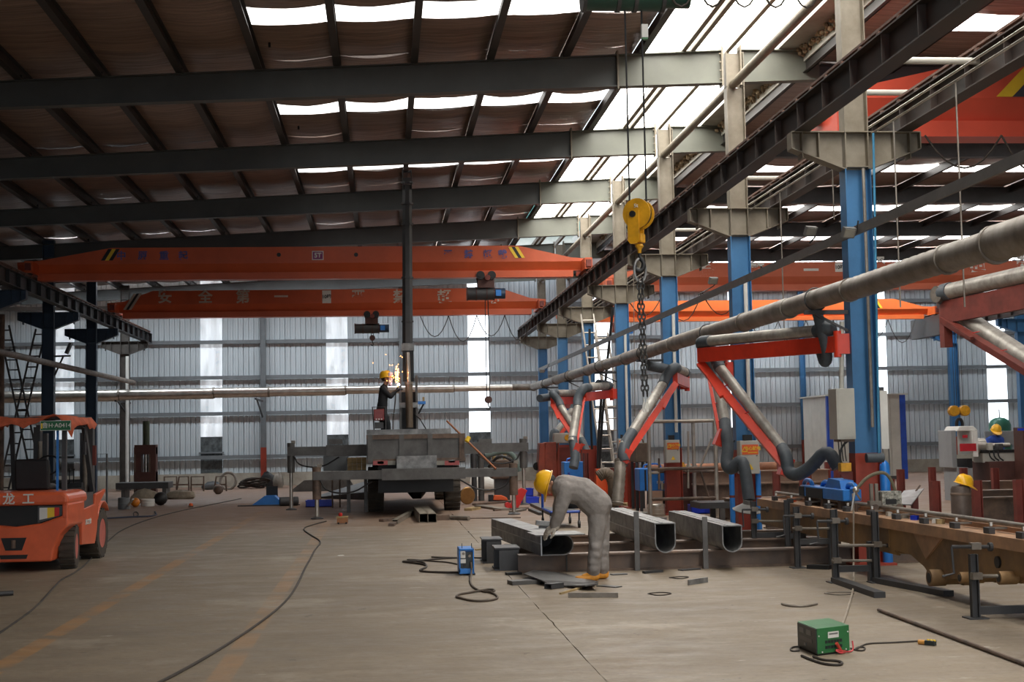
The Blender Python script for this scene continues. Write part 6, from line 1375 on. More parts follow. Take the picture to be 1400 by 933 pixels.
# lathe
LY = 32.0
lt = thing('lathe', 'large cream and grey lathe with a red panel in the right hall', 'lathe', P(1340, 640, LY).xy.to_3d())
def lb(x0, y0, x1, y1, name, m, y=LY, d=.8, par=None, bev=.012):
    a, c = P(x0, y0, y), P(x1, y1, y); xl = min(P(x0, y0, y + d).x, c.x - .12); return MB().span((xl, y, c.z), (c.x, y + d, a.z)).build(name, m, par or lt, bevel=bev)
lb(1291, 589, 1309, 640, 'gear_cover', mat('lathe_grey', (.26, .27, .28), .45, var=.05)); hs = lb(1308, 590, 1338, 625, 'headstock', 'white', LY - .1, .9)
a = P(1308, 590, LY); MB().prism([(a.x, a.z), (P(1338, 590, LY).x, a.z), (P(1331, 585, LY).x, a.z + .12), (a.x + .08, a.z + .12)], (0, LY + .8, 0), (1, 0, 0), (0, 0, 1), .8).build('headstock_top', 'white', lt, bevel=.02)
lb(1312, 607, 1335, 617, 'red_panel', mat('panel_red', (.50, .02, .03), .4), LY - .115, .02, hs, 0); lb(1317, 595, 1323, 599, 'emblem', 'panel_red', LY - .115, .02, hs, 0)
lb(1308, 622, 1330, 627, 'grey_band', 'grey_paint', LY - .12, .03, hs, 0); lb(1311, 627, 1330, 641, 'motor_bay', 'black'); lb(1290, 640, 1332, 688, 'base', 'lathe_grey')
a, c = P(1336, 588, LY), P(1344, 608, LY); MB().prism([(a.x, a.z), (P(1351, 588, LY).x, a.z), (P(1357, 606, LY).x, c.z), (c.x, c.z)], (0, LY + .95, 0), (1, 0, 0), (0, 0, 1), .05).build('splash_guard', 'white', lt)
lb(1345, 590, 1388, 608, 'back_guard', 'lathe_grey', LY + 1.25, .05); lb(1328, 616, 1390, 619, 'bed_way', 'black', LY + .1, .6, None, 0); lb(1330, 619, 1391, 632, 'bed', 'cream', LY + .12, .55); lb(1328, 632, 1392, 690, 'chip_tray', 'oxide_dark', LY - .1, 1.0)
a = P(1338, 611, LY); MB().cyl((a.x, LY + .35, a.z), (a.x + .28, LY + .35, a.z), .20, n=20).build('chuck', 'galv_clean', lt, smooth=True); MB().cyl((a.x + .28, LY + .35, a.z + .02), (P(1389, 608, LY).x, LY + .35, a.z + .02), .055, n=14).build('workpiece', 'galv_clean', lt, smooth=True)
lb(1347, 606, 1358, 616, 'saddle', 'cream', LY + .05, .6); lb(1360, 607, 1372, 616, 'tool_post', 'dark_steel', LY + .1, .5)
for k in range(3): MB().tube([P(1352 + 6 * k, 617, LY + .04), P(1354 + 6 * k, 626, LY), P(1360 + 6 * k, 630, LY)], .018, 6, 1).build('coolant_hose', 'black', lt)
mc = thing('maroon_cabinet', 'maroon steel cabinet with a blue label at the right edge by the lathe', 'cabinet', P(1396, 640, LY - .6)); lb(1385, 585, 1412, 690, 'case', 'oxide_dark', LY - .6, .5, mc); lb(1391, 586, 1401, 589, 'label', 'plastic_blue', LY - .615, .02, mc, 0)
PYl = 33.0
def l_(px, py, dy=0): return P(px, py, PYl + dy)
hp_ = l_(1361.5, 590)
J = dict(head=hp_, up=V((.1, -.35, .93)), g=V((-.2, -.9, -.45)), shL=l_(1369, 601, .0), shR=l_(1351, 602, .0), pel=l_(1359, 622, .15), elL=l_(1371, 613, -.12), elR=l_(1349, 613, -.15), wrL=l_(1364, 617, -.36), wrR=l_(1354, 617, -.36), hdL=V((-.4, -.8, -.2)), hdR=V((.3, -.8, -.2)),
         hipL=l_(1362, 627, .16), hipR=l_(1356, 627, .16), knL=l_(1362, 652, .12), knR=l_(1356, 652, .12), ankL=l_(1362, 680, .2), ankR=l_(1356, 680, .2))
for L, s in (('L', 1362), ('R', 1356)):
    x = l_(s, 680).x; J['ank' + L] = V((x, PYl + .2, .11)); J['heel' + L] = V((x, PYl + .25, 0)); J['toe' + L] = V((x, PYl + .0, 0)); J['kn' + L].z = .5
person('lathe operator in blue work clothes and yellow hard hat behind the lathe', J, 'blue_cloth', 'black', 'skin', .02)
q = P(1367, 586, 50.0); tk2 = thing('green_tank', 'round green tank in front of the bright window beyond the lathe', 'tank', (q.x, 50, 0))
zt_ = P(1367, 571, 50).z; MB().lathe([(.36, 0), (.40, .3), (.40, zt_ - .28), (.34, zt_ - .12), (.2, zt_ - .03), (.05, zt_)], (q.x, 50, 0), n=24).build('shell', mat('tank_green', (.03, .17, .11), .4, var=.08), tk2, smooth=True); MB().cyl((q.x, 50, zt_), (q.x, 50, zt_ + .3), .02, n=6).build('vent_pipe', 'dark_steel', tk2)
# white panel booth with blue corner posts
by = 47.5; a, c = P(1133, 540, by), P(1233, 540, by); zb_, ztop_ = .12, P(1180, 541, by).z
bo = thing('panel_booth', 'white panel booth with bright blue corner posts behind the nearest column', 'booth', ((a.x + c.x) / 2, by + 1.6, 0))
n = 6
for k in range(n): x = a.x + (c.x - a.x) * k / n; MB().span((x + .006, by, zb_), (a.x + (c.x - a.x) * (k + 1) / n - .006, by + .05, ztop_)).build('wall_panel', 'cream', bo)
for k in range(3): MB().span((a.x, by + .06 + k * 1.0, zb_), (a.x + .05, by + 1.05 + k * 1.0, ztop_)).build('wall_panel', 'cream', bo); MB().span((c.x - .05, by + .06 + k * 1.0, zb_), (c.x, by + 1.05 + k * 1.0, ztop_)).build('wall_panel', 'cream', bo)
for x in (a.x, c.x): MB().span((x - .10, by - .04, 0), (x + .10, by + .10, ztop_ + .02)).build('corner_post', mat('post_blue', (.015, .07, .42), .4), bo)
MB().span((a.x - .1, by - .06, ztop_), (c.x + .2, by + 3.2, ztop_ + .05)).build('roof_sheet', 'cream', bo); MB().span((a.x, by, 0), (c.x, by + 3.1, zb_)).build('base_frame', 'dark_steel', bo)
d0, d1 = P(1205, 562, by), P(1216, 640, by); MB().tube([(d0.x, by - .01, .2), (d0.x, by - .01, d0.z), (d1.x, by - .01, d0.z), (d1.x, by - .01, .2)], .02, 6).build('door_frame', 'girt', bo)
t = thing('dark_cone', 'dark upright bag-like bundle standing before the white booth', 'bundle', F(1117, 668)); MB().lathe([(.22, 0), (.18, .3), (.10, .7), (.05, .95)], F(1117, 668), n=12).build('bundle', 'black', t, smooth=True)
t = thing('tilted_sheet', 'thin grey-blue steel sheet tilted behind the ochre girder', 'sheet', P(1243, 690, 18.3)); a, c = P(1222, 688, 17.6), P(1262, 668, 19.4)
MB().add([P(1222, 689, 17.8), P(1246, 690, 17.6), P(1263, 668, 19.2), P(1236, 671, 19.4)] + [v + V((0, 0, -.015)) for v in (P(1222, 689, 17.8), P(1246, 690, 17.6), P(1263, 668, 19.2), P(1236, 671, 19.4))], [(0, 1, 2, 3), (7, 6, 5, 4), (0, 4, 5, 1), (1, 5, 6, 2), (2, 6, 7, 3), (3, 7, 4, 0)]).build('sheet', 'raw_bright', t)
for v in ((1230, 688, 17.9), (1250, 676, 18.9)): q = P(*v); MB().span((q.x - .04, q.y - .04, 0), (q.x + .04, q.y + .04, q.z - .01)).build('trestle', 'oxide', t)
tag(MB().cyl(P(1252, 672, 19.0), P(1258, 664, 19.0), .012, n=6).build('offcut', 'rusty'), 'thin rusty offcut sticking up from the tilted sheet', 'offcut')
b = MB()
for k in range(5): x = 10.0 + 1.3 * k; b.cyl((x, 46, 0), (x, 46, .45), .05, n=8)
b.cyl((9.9, 46, .42), (15.4, 46, .42), .04, n=8); tag(b.build('low_rail', 'oxide'), 'low red pipe rail on the floor in front of the white booth', 'rail')

# ================================================================== LEFT SIDE, FAR FLOOR
PYs = 49.0
pr_ = thing('hydraulic_press', 'dark brown hydraulic press with a tall green cylinder by the end wall', 'press', P(199, 660, PYs).xy.to_3d())
a, c = P(184, 612, PYs), P(213, 655, PYs)
for x0, x1 in ((a.x, a.x + .22), (c.x - .22, c.x)): MB().span((x0, PYs, .0), (x1, PYs + .4, a.z)).build('upright', 'oxide_dark', pr_); MB().span((x0 - .02, PYs - .03, .0), (x0 + .04, PYs, a.z)).build('flange', 'rusty', pr_)
MB().span((a.x, PYs - .05, a.z - .25), (c.x, PYs + .45, a.z + .08)).build('head_beam', 'oxide_dark', pr_); MB().span((a.x, PYs - .05, .3), (c.x, PYs + .45, .75)).build('table_beam', 'oxide_dark', pr_)
MB().cyl(((a.x + c.x) / 2, PYs + .2, a.z), ((a.x + c.x) / 2, PYs + .2, P(199, 576, PYs).z), .12, n=16).build('cylinder', mat('press_green', (.05, .07, .035), .5, var=.1), pr_, smooth=True); MB().cyl(((a.x + c.x) / 2, PYs + .2, a.z - .9), ((a.x + c.x) / 2, PYs + .2, a.z - .2), .07, n=12).build('ram', 'galv_clean', pr_, smooth=True)
t = thing('dark_workbench', 'dark steel bench and plates stacked in front of the press', 'bench', F(185, 690)); a, c = P(158, 661, 44), P(230, 668, 44); MB().span((a.x, 44, c.z), (c.x, 45, a.z)).build('top', 'dark_steel', t)
for x in (a.x + .15, (a.x + c.x) / 2, c.x - .2): MB().span((x, 44.1, 0), (x + .12, 44.9, c.z)).build('leg', 'mill_grey', t)
a = P(171, 500, 53.0); tag(MB().cyl((P(174, 500, 52.9).x, 52.9, 0), (P(174, 500, 52.9).x, 52.9, 5.0), .06, n=12).build('rain_pipe', 'white', smooth=True), 'tall white pipe beside the farthest dark column at left', 'pipe')
ladder('dark lattice ladder slanting right behind the forklift', P(5, 445, 42), P(58, 690, 42), .30, 'dark_steel', 18, .03)
ladder('dark lattice ladder slanting left behind the forklift', P(56, 450, 43), P(0, 690, 43), .30, 'dark_steel', 16, .03)
q = P(88, 485, 41.0); t = thing('floodlight', 'floodlight on a bracket of the second dark column at left', 'floodlight', q); MB().bar((XL + .16, 41.44, q.z - .02), (q.x + .1, 41.3, q.z - .02), .05, .05).build('bracket_arm', 'dark_steel', t); MB().bar((XL + .16, 41.44, q.z - .6), (q.x - .1, 41.3, q.z - .04), .04, .04).build('brace', 'dark_steel', t); MB().box(q + V((.12, 0, .18)), (.08, .2, .34), ry=.4).build('lamp_head', 'dark_steel', t)
tag(MB().cyl(P(2, 430, 40), V((P(2, 430, 40).x, 40, 0)), .09, n=10).build('brown_post', 'rusty', smooth=True), 'brown steel post at the extreme left edge', 'post')
t = thing('hand_rail', 'slim grey pipe rail right of the forklift mast', 'rail', F(146, 672)); g = F(146, 690); MB().tube([(g.x - .45, g.y, 0), (g.x - .45, g.y, 1.45), (g.x, g.y, 1.45), (g.x, g.y, 0)], .03, 8).build('hoop', 'girt', t)
def lump(name, label, cat, px, py, yf, r, m, sx=1, sy=1, sz=.7, jag=.12):
    f = F(px, yf); b = MB().ball((0, 0, 0), r, 1, 1, 1, 14)
    for i, v in enumerate(b.v): k = 1 + random.uniform(-jag, jag); b.v[i] = V((v.x * sx * k, v.y * sy * k, max(v.z * sz * k, -r * sz * .55))) + V((f.x, f.y + r * sy, r * sz * .55))
    return tag(b.build(name, m, smooth=True), label, cat)
cyl_thing('paint_bucket', 'grey metal bucket on the floor right of the forklift', 'bucket', 160, 176, 681, 697, 'girt', 1, 'dark_steel')
f = F(184, 694); tag(MB().ball(f + V((0, .1, .13)), .13, n=14).build('orange_ball_float', mat('orange_ball', (.75, .24, .02), .3), smooth=True), 'bright orange ball-shaped lamp next to the grey bucket', 'lamp')
tag(MB().bar(F(174, 693, .05), F(182, 683, .35), .05, .03).build('white_plank', 'white'), 'short white strip leaning by the grey bucket', 'strip')
cyl_thing('white_tub', 'wide white tub behind the orange ball', 'tub', 191, 210, 683, 693, 'white', 1)
lump('bundle', 'pale canvas bundle lying on the floor by the white tub', 'bundle', 196, 672, 688, .34, 'canvas', 1.2, .5, .75)
f = F(218, 692); tag(MB().ball(f + V((0, .2, .19)), .19, n=14).build('black_ball', 'black', smooth=True), 'black round rubber ball beside the white tub', 'ball')
lump('bundle', 'long grey-green rolled canvas on the floor left of centre', 'bundle', 247, 672, 683, .30, 'canvas', 1.5, .5, .6)
lump('bundle', 'dark rag pile by the bent frames at the end wall', 'bundle', 290, 660, 670, .32, 'girt', 1.2, .6, .6)
for i, px in enumerate((233, 250, 270, 301)):
    f = F(px, 672); w2, h = .22, .52; t = thing('bent_frame', 'small bent brown steel frame standing near the end wall, %s of four' % ['first from the left', 'second from the left', 'third from the left', 'fourth from the left'][i], 'frame', f)
    MB().tube([f + V((-w2, 0, 0)), f + V((-w2 * (.6 if i % 2 else 1), 0, h)), f + V((w2 * (.9 if i % 2 else 1), 0, h)), f + V((w2, 0, 0))], .03, 6).build('frame_tube', 'rusty', t); MB().cyl(f + V((-w2 * .9, 0, h * .45)), f + V((w2, 0, h * .45)), .025, n=6).build('cross_tube', 'rusty', t)
f = F(312, 670); tag(MB().tube([f + V((.28 * math.cos(a_), .06 * math.sin(a_), .32 + .3 * math.sin(a_))) for a_ in [2 * PI * k / 20 for k in range(20)]], .05, 6, closed=True).build('hoop_ring', 'galv', smooth=True), 'round grey hoop leaning near the end wall', 'hoop')
f = F(298, 676); tag(MB().ball(f + V((0, .1, .16)), .17, n=12).build('iron_ball', 'rusty', smooth=True), 'rusty iron ball below the fourth bent frame', 'ball')
f = F(344, 668); b = MB()
for k in range(5): b.tube([f + V((.5 * math.cos(a_) + .05 * k, .3 * math.sin(a_), .08 + .06 * k + .05 * math.sin(2 * a_ + k))) for a_ in [2 * PI * j / 16 for j in range(16)]], .035, 5, closed=True)
tag(b.build('cable_coil', 'cable', smooth=True), 'coil of dark cable at the foot of the end wall', 'cable coil')
lump('sack', 'pale grey net sack slumped against the red-footed wind column', 'sack', 380, 650, 667, .27, 'galv', .8, .5, 1.3)
lump('rag', 'black cloth draped behind the red-footed wind column', 'cloth', 366, 645, 666, .2, 'black', 1.5, .5, 1.8)
f = F(364, 692); t = thing('blue_cover', 'blue tent-shaped sheet cover with a dark plate behind it', 'cover', f); MB().prism([(-.42, 0), (-.05, .26), (.22, .26), (.5, 0)], f + V((0, .6, 0)), (1, 0, 0), (0, 0, 1), .6).build('sheet', 'machine_blue', t); MB().span(f + V((-.05, .62, 0)), f + V((.26, .66, .5))).build('back_plate', 'black', t)
MB().span(f + V((-.75, -.08, 0)), f + V((.9, 0, .03))).build('floor_bar', 'dark_steel', t)
f = F(398, 692); tag(MB().cyl(f + V((-.3, 0, .12)), f + V((.18, .1, .12)), .12, n=14).build('motor_casing', 'dark_steel', smooth=True), 'dark cylindrical motor lying behind the left jack leg', 'motor')
t = thing('leaning_plate', 'long dark steel plate propped low under the truck outriggers', 'plate', F(450, 684)); a, c = F(428, 682), F(512, 680); MB().add([a, F(510, 684), c + V((0, 1.0, .50)), a + V((.2, 1.2, .05)), a + V((0, 0, .03)), F(510, 684) + V((0, 0, .25)), c + V((0, 1.0, .53)), a + V((.2, 1.2, .08))], [(3, 2, 1, 0), (4, 5, 6, 7), (0, 1, 5, 4), (1, 2, 6, 5), (2, 3, 7, 6), (3, 0, 4, 7)]).build('plate', 'dark_steel', t)
f = F(440, 672); tag(MB().prism([(-1.1, 0), (1.2, 0), (.9, .42), (-.6, .38)], f + V((0, .3, 0)), (1, 0, 0), (0, 0, 1), .25).build('scrap_heap', 'mill_grey'), 'grey steel offcut slab lying near the end wall left of the truck', 'slab')
b = F(468, 717); t = thing('drill_box', 'small rusty-orange toolbox with a red knob on the floor before the truck', 'toolbox', b); MB().box(b + V((0, .1, .07)), (.22, .18, .11)).build('box', mat('box_rust', (.40, .18, .08), .7), t); MB().box(b + V((0, .1, .14)), (.24, .2, .03)).build('lid', 'wood', t); MB().ball(b + V((-.04, .1, .19)), .045, n=8).build('knob', 'red', t, smooth=True)
for k in (-1, 1): MB().cyl(b + V((k * .08, 0, .02)), b + V((k * .08, .02, .02)), .02, n=8).build('foot', 'black', t)
f = F(261, 694); t = thing('red_valve', 'little red valve lying on the left floor', 'valve', f); MB().ball(f + V((0, 0, .06)), .06, n=8).build('knob', 'orange_sign', t, smooth=True); MB().box(f + V((0, 0, .02)), (.12, .1, .04)).build('base', 'rusty', t)
# under and right of the truck
def sqtube(b, a, c, w_, h, th=.008):
    a, c = V(a), V(c); d = (c - a).normalized(); s = d.cross(V((0, 0, 1))).normalized()
    for k in (-1, 1): b.bar(a + s * k * (w_ / 2 - th / 2) + V((0, 0, h / 2)), c + s * k * (w_ / 2 - th / 2) + V((0, 0, h / 2)), th, h)
    for z in (th / 2, h - th / 2): b.bar(a + V((0, 0, z)), c + V((0, 0, z)), w_, th)
    return b
for i, px in enumerate((579.5, 591)):
    f = F(px, 715); g = f + V((-.06, 3.2, 0)); tag(sqtube(MB(), f, g, .185, .185).build('square_tube', mat('tube_tan', (.26, .225, .18), .6, .3, var=.12) if 1 else '', None), 'open square steel tube lying under the truck tail, %s of a pair' % ['left', 'right'][i], 'steel tube')
f = F(540, 717); tag(sqtube(MB(), f, F(567, 701), .12, .09).build('square_tube', 'tube_tan'), 'smaller steel tube lying diagonally left of the square pair', 'steel tube')
f, g = F(598, 712), F(615, 712); tag(MB().span((f.x, f.y, 0), (g.x, f.y + .2, .11)).build('rust_block', 'rusty'), 'rusty brown block right of the square tube pair', 'block')
tag(MB().cyl(F(616, 708, .05), F(641, 709, .05), .045, n=10).build('round_bar', 'galv', smooth=True), 'short grey round bar beside the rusty block', 'bar')
tag(MB().cyl(F(641, 709, .012), F(712, 708, .012), .012, n=6).build('thin_rod', 'rusty'), 'thin rod on the floor right of the short round bar', 'rod')
for i, (p, q) in enumerate((((521, 712), (541, 710)), ((535, 718), (540, 714)))): tag(MB().bar(F(*p, .03), F(*q, .03), .12, .05).build('offcut', 'rusty'), 'rusty offcut at the open end of the diagonal tube, %s' % ['longer', 'shorter'][i], 'offcut')
cyl_thing('white_bucket', 'white plastic bucket right of the truck wheel', 'bucket', 644, 658, 663, 679, 'white', 1)
f = F(651, 676); tag(MB().cyl(f + V((-.1, .9, .36)), f + V((1.2, .7, .08)), .36, .06, n=18).build('white_cone', 'white', smooth=True), 'grey-white steel cone lying behind the white bucket', 'cone')
f = F(639, 690); t = thing('bronze_fan', 'round black blower with a bronze rim beside the truck wheel', 'blower', f); MB().lathe([(.05, -.08), (.2, -.06), (.22, 0), (.18, .05), (.06, .06)], f + V((0, .15, .22)), (.5, -1, 0), 20).build('casing', 'black', t, smooth=True); MB().lathe([(.205, .02), (.225, .03), (.205, .05)], f + V((0, .13, .22)), (.5, -1, 0), 20).build('rim', mat('bronze', (.45, .25, .09), .35, .7), t, smooth=True)
f = F(684, 686); t = thing('orange_tool', 'orange rubber-gripped tool lying on boards right of the bucket', 'tool', f); MB().prism([(-.2, .04), (.22, .02), (.18, .10), (.05, .16), (-.15, .17)], f + V((0, .25, 0)), (1, 0, 0), (0, 0, 1), .2).build('body', 'orange_sign', t, bevel=.02); MB().span(f + V((-.3, .05, 0)), f + V((-.18, .3, .18))).build('head', 'black', t); MB().span(f + V((-.2, .08, 0)), f + V((.2, .2, .05))).build('grip', 'black', t)
f = F(706, 695); t = thing('red_jack', 'red wedge-shaped ramp standing beside the right jack leg', 'ramp', f); MB().prism([(-.15, 0), (.05, 0), (.28, .42), (.14, .48), (0, .40)], f + V((0, .3, 0)), (1, 0, 0), (0, 0, 1), .28).build('plate', 'red', t, bevel=.01); MB().cyl(f + V((-.2, 0, .07)), f + V((-.2, .25, .07)), .07, n=10).build('wheel', 'red', t)
for i, (p, q, w_, h, m) in enumerate((((648, 690), (700, 686), .12, .05, 'rusty'), ((675, 698), (722, 695), .06, .04, 'rusty'), ((655, 692), (690, 697), .25, .05, 'tube_tan'), ((640, 697), (652, 695), .2, .06, 'wood'), ((700, 700), (716, 697), .15, .05, 'galv'), ((725, 697), (740, 703), .1, .06, 'dark_steel'), ((730, 690), (765, 706), .2, .07, 'mill_grey'), ((770, 697), (788, 700), .2, .06, 'rusty'))):
    tag(MB().bar(F(*p, h / 2), F(*q, h / 2), w_, h).build('loose_board', m), 'loose bar in the clutter right of the truck, %s' % ['long brown, behind the tool', 'thin, nearest the jack', 'pale, beside the blower', 'tan stub by the blower', 'grey stub at the jack foot', 'dark, by the blue trolley', 'grey wide, under the blue trolley', 'rusty, behind the worker'][i], 'board')
for i, (x0, x1, yt, yf, m) in enumerate(((644, 652, 615, 655, 'dark_steel'), (653, 662, 617, 655, 'mill_grey'))):
    y = 38; a, c = P(x0, yt, y), P(x1, yf, y); tag(MB().cyl(((a.x + c.x) / 2, y, 0), ((a.x + c.x) / 2, y, a.z), (c.x - a.x) / 2, n=16).build('steel_drum', m, smooth=True), 'dark steel cylinder standing behind the right outrigger, %s' % ['left one', 'right one'][i], 'cylinder')
en = thing('spare_engine', 'greasy bare engine behind the right outrigger beam', 'engine', P(688, 640, 38).xy.to_3d()); a = P(672, 624, 38); c = P(702, 640, 38)
MB().span((a.x, 38, c.z - .3), (c.x, 38.7, a.z - .1)).build('block', 'rusty', en, bevel=.04); MB().span((a.x + .1, 38.1, 0), (c.x - .1, 38.6, c.z - .3)).build('cradle', 'dark_steel', en)
for k in range(4): MB().cyl((a.x + .08 + .15 * k, 38.2, a.z - .1), (a.x + .08 + .15 * k, 38.2, a.z + .04), .05, n=8).build('injector', 'galv' if k % 2 else 'wood', en)
MB().tube([(a.x - .1, 37.9, a.z - .3), (a.x + .2, 37.8, a.z + .05), (c.x, 37.8, a.z - .15), (c.x + .1, 37.9, c.z - .1)], .04, 8, 2).build('pipe', 'black', en, smooth=True)
tag(MB().tube([P(664, 624, 37), P(690, 616, 37), P(704, 624, 37), P(710, 645, 37)], .07, 10, 2).build('grey_green_hose', mat('teal_grey', (.13, .18, .16), .6), smooth=True), 'grey-green hose arched over the greasy engine', 'hose')
# blue trolley behind the worker
tr_ = thing('blue_trolley', 'blue pipe trolley on castors behind the bending worker', 'trolley', F(765, 722)); f = F(742, 706); g = F(792, 722); y0_, y1_ = g.y, g.y + 1.3; x0, x1 = P(742, 706, y1_).x, g.x
zt_ = .30
for a, c in (((x0, y0_, zt_), (x1, y0_, zt_)), ((x0, y1_, zt_), (x1, y1_, zt_)), ((x0, y0_, zt_), (x0, y1_, zt_)), ((x1, y0_, zt_), (x1, y1_, zt_)), ((x0, y1_, zt_), (x0, y1_, 1.0)), ((x1, y1_, zt_), (x1, y1_, 1.0)), ((x0, y1_, .72), (x1, y1_, .72))): MB().cyl(a, c, .025, n=8).build('frame_tube', 'post_blue', tr_, smooth=True)
MB().span((x0, y0_, zt_ + .01), (x1, y1_, zt_ + .03)).build('deck', 'dark_steel', tr_)
for a in ((x0, y0_), (x1, y0_), (x0, y1_), (x1, y1_)): MB().cyl((a[0] - .02, a[1], .07), (a[0] + .02, a[1], .07), .07, n=14).cyl((a[0], a[1], .07), (a[0], a[1], zt_), .015, n=6).build('castor', 'black', tr_)
lump('rag', 'black rag pile on the blue trolley', 'rag', 775, 700, 714, .16, 'black', 1.4, .8, .9).location = (0, -1.3, zt_ + .03)
t = thing('clamp_tool', 'grey steel clamp lying on the section behind the worker\'s hands', 'clamp', P(745, 712, 18.6)); q = P(747, 716, 18.6); MB().box(q, (.28, .10, .06), ry=.1).box(q + V((.1, 0, .06)), (.1, .06, .06)).build('body', 'raw_steel', t); MB().span((q.x - .1, q.y - .05, 0), (q.x + .08, q.y + .05, q.z - .03)).build('block', 'dark_steel', t)
# things by the third arm foot
cyl_thing('red_base_box', 'red steel tub on the floor right of the worker\'s back', 'tub', 836, 849, 690, 698, 'oxide', 1)
crate('orange-fronted steel bin behind the brown hose', 818, 838, 641, 690, 'orange_sign', .4, name='steel_bin')
tag(MB().box(P(842, 636, 27.5), (.35, .3, .08), rz=.4).cyl(P(842, 638, 27.5), V((P(842, 638, 27.5).x, 27.5, 0)), .04, n=8).build('drip_tray_stand', 'dark_steel'), 'dark tray on a thin leg by the brown hose', 'tray')
for i, (x0, y0, x1, y1, m) in enumerate(((858, 700, 884, 703, 'grey_paint'), (850, 690, 872, 688, 'wood'), (870, 712, 905, 709, 'raw_steel'), (895, 722, 930, 718, 'pink_steel'), (985, 725, 1020, 722, 'pink_steel'), (1000, 735, 1030, 742, 'pink_steel'))):
    tag(MB().bar(F(x0, y0, .03), F(x1, y1, .03), .25, .05).build('loose_plate', m), 'flat steel offcut on the floor among the sections, %s' % ['grey, behind the nearer rounded one', 'tan, by the red tub', 'steel, left of the near hub', 'pinkish, right of the near hub', 'pinkish, right of the far section', 'pinkish, by the far screw stand'][i], 'offcut')

# ================================================================== FOREGROUND FLOOR
a, b_, c = F(1091.5, 886), F(1118, 897.5), F(1162, 891.5); d = a + (c - b_); hh = .205
gc = thing('battery_charger', 'green metal battery charger with a dark meter panel on the front floor', 'charger', b_)
up = V((0, 0, 1)); lift = V((0, 0, .012))
MB().add([p + lift for p in (a, b_, c, d)] + [p + up * hh for p in (a, b_, c, d)], [(3, 2, 1, 0), (4, 5, 6, 7), (0, 1, 5, 4), (1, 2, 6, 5), (2, 3, 7, 6), (3, 0, 4, 7)]).build('case', 'green', gc, bevel=.004)
MB().add([p.lerp(b_, .04) + up * z for p in (a, b_, c, d) for z in (0, .012)], [(0, 2, 3, 1), (2, 4, 5, 3), (4, 6, 7, 5), (6, 0, 1, 7)]).build('skirt', 'black', gc)
fa = (b_ - a); ub = fa.normalized(); nb = ub.cross(up); L1_ = fa.length
def onface(o, u, n, L, x0, x1, z0_, z1_, th, name, m, par):
    p0 = o + u * (x0 * L) + up * (z0_ * hh); p1 = o + u * (x1 * L) + up * (z0_ * hh); q0 = o + u * (x0 * L) + up * (z1_ * hh); q1 = o + u * (x1 * L) + up * (z1_ * hh)
    return MB().add([p0, p1, q1, q0] + [p + n * th for p in (p0, p1, q1, q0)], [(4, 5, 6, 7), (0, 1, 5, 4), (1, 2, 6, 5), (2, 3, 7, 6), (3, 0, 4, 7)]).build(name, m, par)
fp = onface(a, ub, nb, L1_, .02, .98, .08, .97, .006, 'front_panel', mat('panel_dark', (.02, .028, .03), .35), gc)
for x0, x1 in ((.14, .36), (.50, .74)): onface(a, ub, nb, L1_, x0, x1, .66, .85, .009, 'meter', 'lamp_grey', fp)
onface(a, ub, nb, L1_, .12, .78, .40, .54, .008, 'label_strip', 'lamp_housing', fp); onface(a, ub, nb, L1_, .38, .48, .22, .32, .012, 'knob', 'lamp_grey', fp)
fc = (c - b_); uc_ = fc.normalized(); nc = uc_.cross(up); L2_ = fc.length
sp_ = onface(b_, uc_, nc, L2_, .33, .66, .60, .83, .003, 'spec_plate', 'white', gc); onface(b_, uc_, nc, L2_, .36, .63, .72, .78, .004, 'plate_print', 'lamp_grey', sp_)
for z0_, z1_ in ((.42, .53), (.22, .33)):
    for k in range(6): onface(b_, uc_, nc, L2_, .24 + .09 * k, .31 + .09 * k, z0_, z1_, .003, 'vent_slot', 'panel_dark', gc)
for x, z in ((.05, .72), (.95, .76), (.14, .12), (.88, .12)): q = b_ + uc_ * (x * L2_) + up * (z * hh); MB().cyl(q, q + nc * .004, .006, n=8).build('screw', 'white', gc)
q = b_ + uc_ * (.56 * L2_) + nc * .03; tag(MB().cyl(q + up * .085 - uc_ * .02, q + up * .015 + uc_ * .03, .013, n=8).box(q + up * .015 + uc_ * .035, (.05, .03, .02)).build('red_clip', mat('clip_red', (.42, .05, .03), .4)), 'red crocodile clip leaning on the green charger', 'clip')
tag(MB().tube([q + uc_ * .05 + up * .01, q + uc_ * .0 + nc * .03 + up * .008, q - uc_ * .04 + nc * .01 + up * .03, q - uc_ * .02 + up * .035, q + uc_ * .08 + nc * .02 + up * .008, c + nc * .02 + uc_ * .02 + up * .01, c + uc_ * .03 + up * .08], .006, 6, 2).build('red_lead', mat('lead_red', (.62, .06, .07), .5), smooth=True), 'thin red lead curling at the foot of the green charger', 'lead')
z1_ = .010
def floor_cable(label, pts, r=.009, m='cable', sm=2, cat='cable', name='floor_cable'):
    return tag(MB().tube([F(*p, r) for p in pts], r, 6, sm).build(name, m, smooth=True), label, cat)
floor_cable('black cable looping in front of the green charger', [(1112, 898), (1125, 903), (1148, 904), (1153, 908), (1144, 910), (1125, 908), (1108, 902), (1096, 897)], .010)
floor_cable('thin dark cable looping left of the green charger', [(1093, 890), (1083, 891), (1080, 888), (1084, 885), (1092, 884.5)], .007)
floor_cable('thin black cable running right to the yellow pendant', [(1163, 887), (1172, 890), (1182, 890), (1183, 885), (1172, 885), (1168, 890), (1180, 882), (1190, 880), (1220, 879), (1255, 877)], .007)
q = F(1256, 878, .02); r_ = F(1279, 880, .02); t = thing('control_pendant', 'orange and black hand pendant lying at the end of the thin cable', 'pendant', q); m_ = q.lerp(r_, .4)
